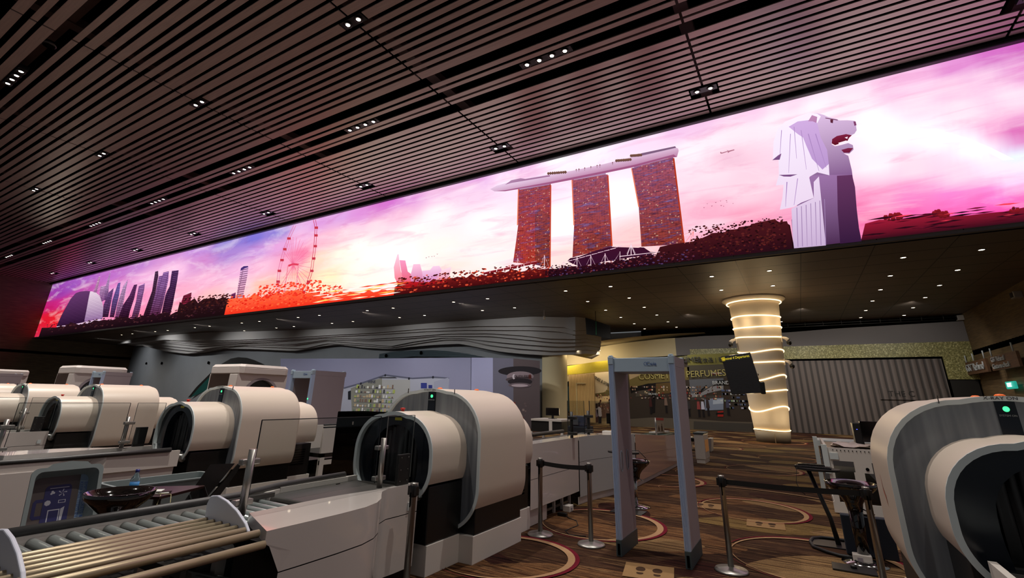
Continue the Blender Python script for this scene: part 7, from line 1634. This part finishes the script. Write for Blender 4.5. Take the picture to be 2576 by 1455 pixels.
dup(SP, (-3.25, 3.78, 0), 'steel queue post in the foreground in front of the centre x-ray machine')
def belt(a, c, lb):
    pts = [(a[0] + (c[0] - a[0]) * i / 10, a[1] + (c[1] - a[1]) * i / 10, .853 - .012 * math.sin(math.pi * i / 10)) for i in range(11)]
    b = MB(); b.strip([(x, y, z + .026) for x, y, z in pts], [(x, y, z - .026) for x, y, z in pts]); b.strip([(x, y + .004, z + .026) for x, y, z in pts], [(x, y + .004, z - .026) for x, y, z in pts])
    tag(b.build('queue_belt', M['tape']), lb, 'queue belt')
belt((-3.14, 6.28), (-2.52, 6.24), 'short black belt stretched between the two queue posts left of the detector')
belt((-.84, 6.22), (.39, 6.34), 'long black belt stretched between the two queue posts right of the detector')

# ------------------------------------------------------------------ footprint mats
def make_mat():
    t = thing('footprint_mat', 'x', 'mat', (0, 0, 0), 'tan mats with shoe prints')
    MB().box(-.25, .25, -.23, .23, .004, .010).build('mat', M['tan'], t)
    for s in (-1, 1):
        for (cy, ry, rx) in ((.045, .075, .05), (-.085, .04, .036)):
            p = [(s * .085 + rx * math.cos(R(a)), cy + ry * math.sin(R(a)), .0108) for a in range(0, 360, 18)]
            if cy < 0: p = [(x, min(y, -.062), z) for x, y, z in p]
            else: p = [(x, max(y, -.02), z) for x, y, z in p]
            MB().face(p).build('shoe_print', M['shoe'], t)
    return t
FM = make_mat(); FM.location = (-1.62, 5.68, 0); FM.rotation_euler = (0, 0, R(12)); FM['label'] = 'tan mat with brown shoe prints nearest the camera, in front of the walk-through detector'
dup(FM, (-.70, 8.66, 0), 'tan footprint mat between the two queue posts of the long belt', rz=R(4))
dup(FM, (-1.66, 9.52, 0), 'tan footprint mat farther back, seen just right of the detector post', rz=R(6))

# ------------------------------------------------------------------ outfeed counters
def outfeed():
    t = thing('outfeed_counter', 'long white outfeed counter with a curved front behind the walk-through detector', 'counter', (0, 0, 0))
    A = [(-3.44, 6.47), (-3.44, 8.22)]
    Cc_ = [(-3.44, 8.26), (-3.42, 8.6), (-3.36, 8.95), (-3.28, 9.3), (-3.20, 9.7), (-3.14, 10.1), (-3.12, 10.5)]
    D_ = [(-3.12, 10.55), (-3.12, 12.5), (-3.13, 15.4)]
    z = lambda y: 1.06 if y < 9 else (1.06 - .06 * min(1, (y - 9) / 1.8) if y < 10.9 else 1.0 - .26 * min(1, (y - 10.9) / 3.6))
    def panel(P, z0f, z1f, nm, m=M['gloss']): MB().strip([(x, y, z1f(y)) for x, y in P], [(x, y, z0f(y)) for x, y in P]).build(nm, m, t)
    panel(A, lambda y: .60, z, 'side_panel'); panel(A, lambda y: .22, lambda y: .594, 'side_panel')
    panel(Cc_, lambda y: .66, z, 'curved_panel', mat('grey_white_panel', (186, 186, 184), .3)); panel(Cc_, lambda y: .12, lambda y: .655, 'curved_panel', mat('grey_white_panel2', (184, 184, 182), .3))
    bl = mat('warm_reflection_panel', (206, 170, 150), .12, coat=.6)  # white panel with its warm reflections painted into the base colour
    panel(D_, lambda y: .62 - (y - 10.5) * .04, z, 'side_panel', bl); panel(D_, lambda y: .10, lambda y: .615 - (y - 10.5) * .04, 'side_panel', bl)
    P = A + Cc_ + D_
    b = MB(); b.strip([(x, y, z(y)) for x, y in P], [(min(x - .25, -3.7), y, z(y)) for x, y in P], 0, False); b.build('counter_top', M['gloss'], t)
    MB().box(-4.6, -3.55, 6.5, 15.3, .3, .72).build('body', M['carddark'], t)
    MB().strip([(x - .04, y, .12) for x, y in Cc_ + D_], [(x - .04, y, 0) for x, y in Cc_ + D_]).build('kick_plate', M['white'], t)
    MB().box(-3.62, -3.5, 6.5, 7.1, 0, .22).build('kick_plate', M['white'], t)
    for y in (7.2, 7.5, 7.8, 8.1): MB().box(-3.6, -3.56, y, y + .03, 0, .24).build('foot', M['white'], t)
    MB().box(-3.6, -3.58, 7.2, 8.1, .06, .09).build('foot_rail', M['steel'], t)
    MB().tube([(-4.35, 6.5, 1.05), (-4.35, 9.6, 1.05)], .035, 12).build('bumper_rail', M['rubber'], t)
    MB().box(-4.5, -3.7, 6.5, 11, .72, .95).build('belt_bed', M['carddark'], t)
    return t
outfeed()
for i, (y, x, yg0, yg1) in enumerate(((8.0, -3.46, 7.85, 8.6), (9.0, -3.55, 9.1, 10.3))):
    t = thing('glass_screen', ('glass pane on a steel post at the left end of the outfeed counter', 'glass pane on a steel post near the detector leg, on the outfeed counter')[i], 'glass screen', (x, y, 1.06))
    MB().tube([(0, 0, 0), (0, 0, .42)], .027, 14).build('post', M['blackmetal'], t)
    for z in (.07, .32): MB().box(-.06, .09, -.05, .05, z - .025, z + .025).build('clamp', M['blackmetal'], t, bevel=.01)
    x1 = .0 if i else .0
    MB().box(-.01, 0, yg0 - y, yg1 - y, .03, .60).build('pane', M['glass'], t)
    MB().box(-.011, .001, yg0 - y - .004, yg0 - y, .03, .60).build('pane_edge', M['txtblack'], t); MB().box(-.011, .001, yg1 - y, yg1 - y + .004, .03, .60).build('pane_edge', M['txtblack'], t)
t = thing('sign_holder', 'small red topped picture sign on a steel post seen through the detector opening', 'sign', (-3.25, 13.1, -.13))
MB().tube([(-.06, 0, .98), (-.06, 0, 1.40)], .025, 12).build('post', M['steel'], t)
MB().box(-.04, .15, -.01, 0, 1.05, 1.40).build('panel', mat('faded_sign', (120, 104, 88), .6), t)
MB().box(-.04, .15, -.015, -.01, 1.34, 1.395).build('header', mat('red_header', (140, 46, 36), .6), t)
for (x, h) in ((.0, .13), (.075, .18)): MB().prism([(x, 1.08), (x + .035, 1.08), (x + .035, 1.08 + h * .6), (x + .024, 1.08 + h * .75), (x + .024, 1.08 + h), (x + .012, 1.08 + h), (x + .012, 1.08 + h * .75), (x, 1.08 + h * .6)], 'y', -.014, -.01).build('bottle_print', M['shoe'], t)
MB().box(-.1, .0, -.05, .05, .965, .98).build('foot', M['steel'], t)
t = thing('conveyor_tray', 'flat grey-green tray lying on the far end of the outfeed counter', 'tray', (0, 0, .82))
q = [(-3.564, 14.135), (-3.645, 15.889), (-2.790, 13.094), (-3.353, 13.203)]
MB().prism([(-3.75, 12.6), (-3.14, 12.5), (-3.14, 14.6), (-3.75, 14.8)], 'z', .0, .03).build('tray', M['teal'], t, bevel=.004)
MB().obox((-3.4, 13.8, .07), (.2, .95, .03), R(-8)).build('flap', M['white'], t)
# desk equipment behind the centre machine
def desk(x, y, w, d, h, lb, m=M['carddark']):
    t = thing('equipment_desk', lb, 'desk', (x, y, 0)); MB().box(-w / 2, w / 2, -d / 2, d / 2, h - .05, h).build('top', M['white'], t)
    MB().box(-w / 2, w / 2, -d / 2 + .02, d / 2, h - .32, h - .05).build('cabinet', m, t); MB().box(w * .1, w * .2, -d / 2, -d / 2 + .02, h - .32, h - .05).build('divider', M['white'], t)
    for sx in (-1, 1):
        for sy in (-1, 1): MB().box(sx * w / 2 - .03, sx * w / 2 + .03, sy * (d / 2 - .04) - .03, sy * (d / 2 - .04) + .03, 0, h - .32).build('leg', M['white'], t)
    return t
desk(-5.93, 12.4, .9, .8, 1.16, 'white topped equipment desk with dark shelves behind the centre machine')
def monitor(x, y, z0, w, h, lb, rz=0.0):
    t = thing('computer_monitor', lb, 'monitor', (x, y, z0), rz=rz)
    MB().box(-w / 2, w / 2, -.02, .02, .08, .08 + h).build('screen', M['screenblk'], t, bevel=.006); MB().box(-.03, .03, 0, .03, 0, .1).build('stand', M['black'], t); MB().box(-.1, .1, -.07, .07, 0, .012).build('base', M['black'], t)
monitor(-5.92, 12.4, 1.16, .4, .2, 'small black monitor on the white equipment desk behind the centre machine')
t = thing('operator_console', 'dark blue operator console with a tilted screen behind the outfeed glass', 'console', (-5.07, 12.3, 0))
MB().box(-.27, .27, -.25, .25, 0, 1.02).build('body', M['navybox'], t, bevel=.03)
MB().prism([(-.2, 1.02), (.2, 1.02), (.2, 1.2), (.05, 1.27), (-.12, 1.27)], 'x', -.2, .2).build('hood', mat('navy_hood', (28, 34, 62), .5), t, bevel=.02)
MB().box(-.13, .03, -.215, -.2, 1.05, 1.22).build('screen', mat('grey_screen', (90, 92, 100), .3), t)
monitor(-4.05, 11.8, 1.05, .24, .24, 'black monitor seen just left of the detector left leg, on the outfeed counter'); 
t = thing('white_box', 'small white box on the outfeed counter just left of the detector leg', 'box', (-3.62, 10.3, .995)); MB().box(-.1, .1, -.1, .1, 0, .06).build('body', M['white'], t, bevel=.01); MB().box(-.09, .09, -.09, .09, .06, .065).build('lid', M['paper'], t)
t = thing('equipment_cabinet', 'tall black cabinet standing behind the centre machine at its left', 'cabinet', (-6.12, 6.3, 0))
MB().box(-.9, .55, -.3, .3, .05, 1.40).build('body', M['void'], t, bevel=.01); MB().box(-.9, .55, -.28, .28, 0, .05).build('foot', M['void'], t)
MB().box(-.5, -.47, -.305, -.3, 1.2, 1.25).build('handle', M['steel'], t)
# outfeed frames of the neighbouring machines
def out_frame():
    t = thing('outfeed_conveyor', 'x', 'conveyor frame')
    MB().box(.42, .46, 6.3, 9.2, .62, 1.06).build('side_panel', M['white'], t); MB().box(-.46, .46, 6.3, 9.2, .55, .62).build('bed', M['carddark'], t)
    for z in (1.075, 1.12): MB().tube([(.44, 6.3, z), (.44, 9.2, z)], .014, 8).build('rail', M['black'], t)
    for y in (6.3, 6.95, 8.2, 9.1): MB().box(.40, .46, y, y + .1, 0, .62).build('leg', M['white'], t)
    MB().box(.42, .455, 6.3, 9.2, .42, .50).box(.42, .455, 6.3, 9.2, .0, .14).build('stretcher', M['white'], t)
    MB().box(-.4, .3, 6.4, 9.1, .05, .4).build('inner_unit', M['void'], t)
    MB().box(-.46, -.42, 6.3, 9.2, .62, 1.06).build('side_panel', M['white'], t)
    MB().lathe([(0, 1.08), (.17, 1.08), (.17, 1.1), (0, 1.1)], (.0, 7.6, 0), 20).build('scanner_pad', M['black'], t)
    return t
OF = out_frame(); OF.location = (-8.38, 0.2, 0); OF['label'] = 'white outfeed frame with open cut-outs behind the machine next left of centre'

# end trolley and bench
t = thing('waiting_trolley', 'white trolley with a lit orange side at the far end of the outfeed counter', 'trolley', (-2.7, 15.95, 0))
MB().box(-.15, .12, -.4, .4, .1, .78).build('body', M['white'], t, bevel=.02); MB().box(-.16, .14, -.42, .42, .78, .82).build('top', M['mdgboot'], t); MB().box(.121, .126, -.25, .3, .3, .62).build('side_window', mat('amber_glass', (190, 140, 84), .3, emit=(190, 120, 60), es=.15), t); MB().box(-.13, .1, -.38, .38, 0, .1).build('base', M['white'], t)
t = thing('bench', 'low bench with a black seat and white tapered leg beyond the end trolley', 'bench', (-3.2, 19.5, 0))
MB().box(-.5, .14, -.25, .25, .30, .42).build('seat', M['black'], t, bevel=.01)
for x in (.17, -.55): MB().prism([(x - .03, .44), (x + .1, .44), (x + .05, .0), (x - .03, 0)], 'y', -.25, .25).build('leg', M['white'], t, bevel=.01)

# ------------------------------------------------------------------ standing desks with keyboards
def standing_desk(x, y, lb, loc2=None):
    t = thing('standing_desk', lb, 'desk', (x, y, 0), 'black standing desks with oval tops')
    MB().box(-.25, .25, -.17, .17, 0, .015).build('base_plate', M['blackmetal'], t, bevel=.004)
    MB().tube([(.06, 0, .01), (.02, 0, .3), (-.14, 0, .86)], [.03, .026, .026], 12).build('pole', M['blackmetal'], t)
    p = [(-.03 + .26 * math.cos(R(a)), .19 * math.sin(R(a))) for a in range(0, 360, 15)]
    MB().prism(p, 'z', .86, .885).build('tabletop', M['blackmetal'], t)
    return t
standing_desk(.10, 8.02, 'black standing desk with leaning pole behind the long queue belt at right')
t = thing('keyboard', 'black keyboard lying on the right standing desk', 'keyboard', (.03, 8.0, .886), rz=R(-6))
b = MB().box(-.22, .2, -.07, .07, 0, .02); b.build('case', M['black'], t, bevel=.004)
b = MB()
for i in range(14):
    for j in range(4): b.box(-.2 + i * .028, -.178 + i * .028, -.055 + j * .028, -.033 + j * .028, .02, .026)
b.build('keys', M['blackmetal'], t)
t = thing('tablet', 'flat black tablet lying across the keyboard on the right standing desk', 'tablet', (-.02, 8.06, .914)); MB().box(-.13, .18, -.06, .06, 0, .012).build('body', M['screenblk'], t, bevel=.003); MB().box(-.12, .17, -.05, .05, .012, .0125).build('glass', M['screenblk'], t)
tag(MB().tube([(-.1, 7.95, .90), (-.17, 7.93, .88), (-.2, 7.93, .7), (-.17, 7.93, .6), (-.12, 7.95, .56)], .005, 6).build('keyboard_cable', M['cable']), 'thin black cable drooping from the right standing desk', 'cable')
standing_desk(-2.62, 8.25, 'black standing desk partly hidden behind the left leg of the walk-through detector')
t = thing('handheld_scanner', 'black handheld scanner on the standing desk behind the detector left leg', 'scanner', (-2.7, 8.25, .885)); MB().box(-.09, .1, -.03, .03, 0, .03).build('body', M['black'], t, bevel=.008); MB().tube([(.1, 0, .01), (.3, 0, .03), (.42, 0, -.08)], .006, 6).build('cord', M['cable'], t); MB().box(-.05, .0, -.02, .02, .03, .045).build('button_pad', M['rubber'], t)
t = thing('bowl_stool', 'black bowl stool half hidden behind the left leg of the detector', 'stool', (-2.62, 8.72, 0)); stool_parts(t, .72)
t = thing('bowl_stool', 'glossy black bowl stool behind the right queue post, by the rightmost machine', 'stool', (.37, 7.35, 0)); stool_parts(t, .83)
MB().tube([(0, 0, .05), (0, 0, .62)], [.06, .075], 16).build('stem_cover', M['blackgloss'], t)
t = thing('equipment_case', 'dark navy upright case on the carpet beside the rightmost machine', 'case', (.47, 7.68, 0))
MB().box(-.25, .25, -.06, .06, .01, .43).build('body', M['navybox'], t, bevel=.01); MB().box(-.06, .06, -.02, .02, .43, .45).build('handle', M['black'], t)
tag(MB().tube([(.42, 7.45, .02), (.29, 7.47, .02), (.14, 7.47, .02), (.02, 7.55, .02), (-.12, 7.71, .02), (-.15, 7.95, .02), (-.12, 8.15, .02), (-.02, 8.26, .02), (.1, 8.29, .02), (.3, 8.25, .02)], .018, 10).build('power_cable', M['cable']), 'thick black cable looped on the carpet around the standing desk base', 'cable')
t = thing('power_socket', 'white power socket block with coiled wires by the right queue post', 'socket', (.35, 7.33, 0))
MB().box(-.09, .09, -.05, .05, 0, .1).build('block', M['white'], t, bevel=.01)
pts = [(.02 + .1 * math.cos(k * .5) * (1 + .1 * math.sin(k)), -.08 + .06 * math.sin(k * .5), .02 + .03 * abs(math.sin(k * .7))) for k in range(30)]
MB().tube(pts, .004, 6).build('wire', M['cable'], t); MB().box(-.05, .0, -.054, -.05, .03, .07).build('plug', M['mdg'], t)
t = thing('floor_plate', 'flat black base plate on the carpet below the white socket', 'plate', (.24, 7.02, 0)); MB().box(-.2, .2, -.13, .13, 0.002, .02).build('plate', M['blackmetal'], t, bevel=.004); MB().lathe([(0, .02), (.03, .02), (.03, .05), (0, .055)], n=16).build('socket', M['blackmetal'], t)
t = thing('power_adapter', 'black adapter with thin cord on the carpet near the short queue belt', 'adapter', (-3.38, 7.4, 0)); MB().box(-.07, .07, -.04, .04, 0, .045).build('brick', M['black'], t, bevel=.006)
MB().tube([(.07, -.02, .02), (.14, -.08, .006), (.3, -.17, .006), (.42, -.4, .006), (.38, -.75, .006), (.52, -.92, .006), (.72, -.85, .006)], .006, 6).build('cord', M['cable'], t)
t = thing('power_socket', 'white socket block on the carpet under the outfeed counter, by the short belt', 'socket', (-3.44, 7.75, 0)); MB().box(-.06, .06, -.08, .08, 0, .09).build('block', M['white'], t, bevel=.008); MB().box(.06, .064, -.03, .03, .03, .06).build('plug', M['mdg'], t)

# white conveyor frame without its cladding, behind the rightmost machine
t = thing('bare_conveyor', 'bare white conveyor frame with punched holes, left of the rightmost x-ray machine', 'conveyor frame', (0, 10.2, 0))
b = MB(); b.box(.25, 2.4, 0, .03, .80, 1.0).box(.62, .86, 0, .03, .64, .80).box(.23, 2.4, 0, .03, .02, .18).box(.25, .33, 0, .03, .18, .8).box(.60, .74, 0, .03, .18, .64).build('front_panel', M['white'], t)
MB().box(.25, .29, .03, 2.7, .78, 1.0).box(.25, .29, .03, 2.7, .04, .16).build('side_rail', M['white'], t)
MB().box(.12, .2, 2.5, 2.7, 0, 1.02).build('corner_post', M['rim'], t); MB().box(.2, .28, -.03, 0.03, .6, 1.04).build('corner_post', M['rim'], t)
MB().box(.3, 2.4, .03, 2.7, .90, .93).build('deck', mat('worn_deck', (150, 132, 112), .6, mottling=.2, mscale=4), t)
for k in range(16): MB().lathe([(0, 0), (.008, 0), (.008, .004)], n=8).build('hole', M['void'], t, loc=(.36 + k * .055, -.003, .965)).rotation_euler = (R(90), 0, 0)
MB().lathe([(0, 0), (.025, 0), (.025, .004)], n=14).build('hole', M['void'], t, loc=(.79, -.003, .70)).rotation_euler = (R(90), 0, 0)
MB().box(.34, .9, .3, 2.3, .22, .5).build('drive_unit', M['carddark'], t)
MB().box(.30, .42, -.02, .01, .82, .92).build('junction_box', M['rim'], t)
t = thing('plastic_sheet_pile', 'crumpled pale plastic and papers lying on the bare conveyor frame', 'sheeting', (.8, 11.4, .93))
b = MB(); rnd = random.Random(8); rows = [[(-.4 + .1 * j + rnd.uniform(-.03, .03), -.3 + .12 * i, rnd.uniform(.01, .10)) for j in range(9)] for i in range(7)]
for a_, c_ in zip(rows, rows[1:]): b.strip(a_, c_, 0, False)
b.build('sheeting', mat('crumpled_plastic', (196, 182, 172), .3), t)
t = thing('computer_tower', 'black computer tower with a tiny blue light behind the bare conveyor frame', 'computer', (.90, 12.2, .93)); MB().box(-.07, .07, -.2, .2, 0, .42).build('case', M['black'], t, bevel=.01); MB().box(-.02, 0.0, -.206, -.2, .3, .31).build('power_light', mat('blue_led', (80, 90, 255), .4, emit=(80, 90, 255), es=2), t)
monitor(1.12, 12.0, .93, .34, .38, 'black monitor beside the computer tower behind the rightmost machine')
t = thing('grey_table', 'low grey board of the second conveyor end behind the bare frame', 'conveyor', (.75, 14.2, 0)); MB().box(-.55, 1.5, -.5, .5, .78, .9).build('top', M['rim'], t); MB().box(-.5, 1.4, -.4, .4, 0, .78).build('body', M['greyfascia'], t)

# ------------------------------------------------------------------ fill from the soffit lights and added fill spots
for (x, y, k) in ((5.9, 22, 1), (3.8, 30.5, 1.3), (-2.4, 21.5, 1), (-6.7, 24.5, 1.4), (-9, 21.5, 1.6), (-15.6, 21.5, 2), (-22, 21.5, 2), (-29, 20.8, 2), (-36, 20.3, 2), (-46, 20, 2), (-57, 20, 2), (.5, 31.5, 1.2), (-7, 31.0, 1.2)):
    spot(x, y, SF - .05, 620 * k * .6, R(160), .1, (1, .93, .84))
# added fill spots without fittings, tilted to brighten the canopy and far fascia
for (x, y, e, tilt) in ((-62, 20.5, 700, 50), (-50, 19.0, 800, 50), (-40, 19.0, 800, 50), (-31, 20.0, 800, 50), (-23, 20.5, 800, 50), (-15.5, 20.5, 800, 50), (-5, 29, 420, 52), (.8, 29.5, 380, 52), (5.5, 29.5, 380, 52)):
    o = spot(x, y, SF - .06, e, R(112), .1, (.95, .97, 1.0) if x < -12 else (1, .95, .88)); o.rotation_euler = (R(tilt), 0, 0)
o = spot(-62, 14, 6.0, 500, R(80), .2, (1, .9, .75)); o.rotation_euler = (0, R(-75), 0)  # added sideways spot that brightens the left wood wall, no fitting there
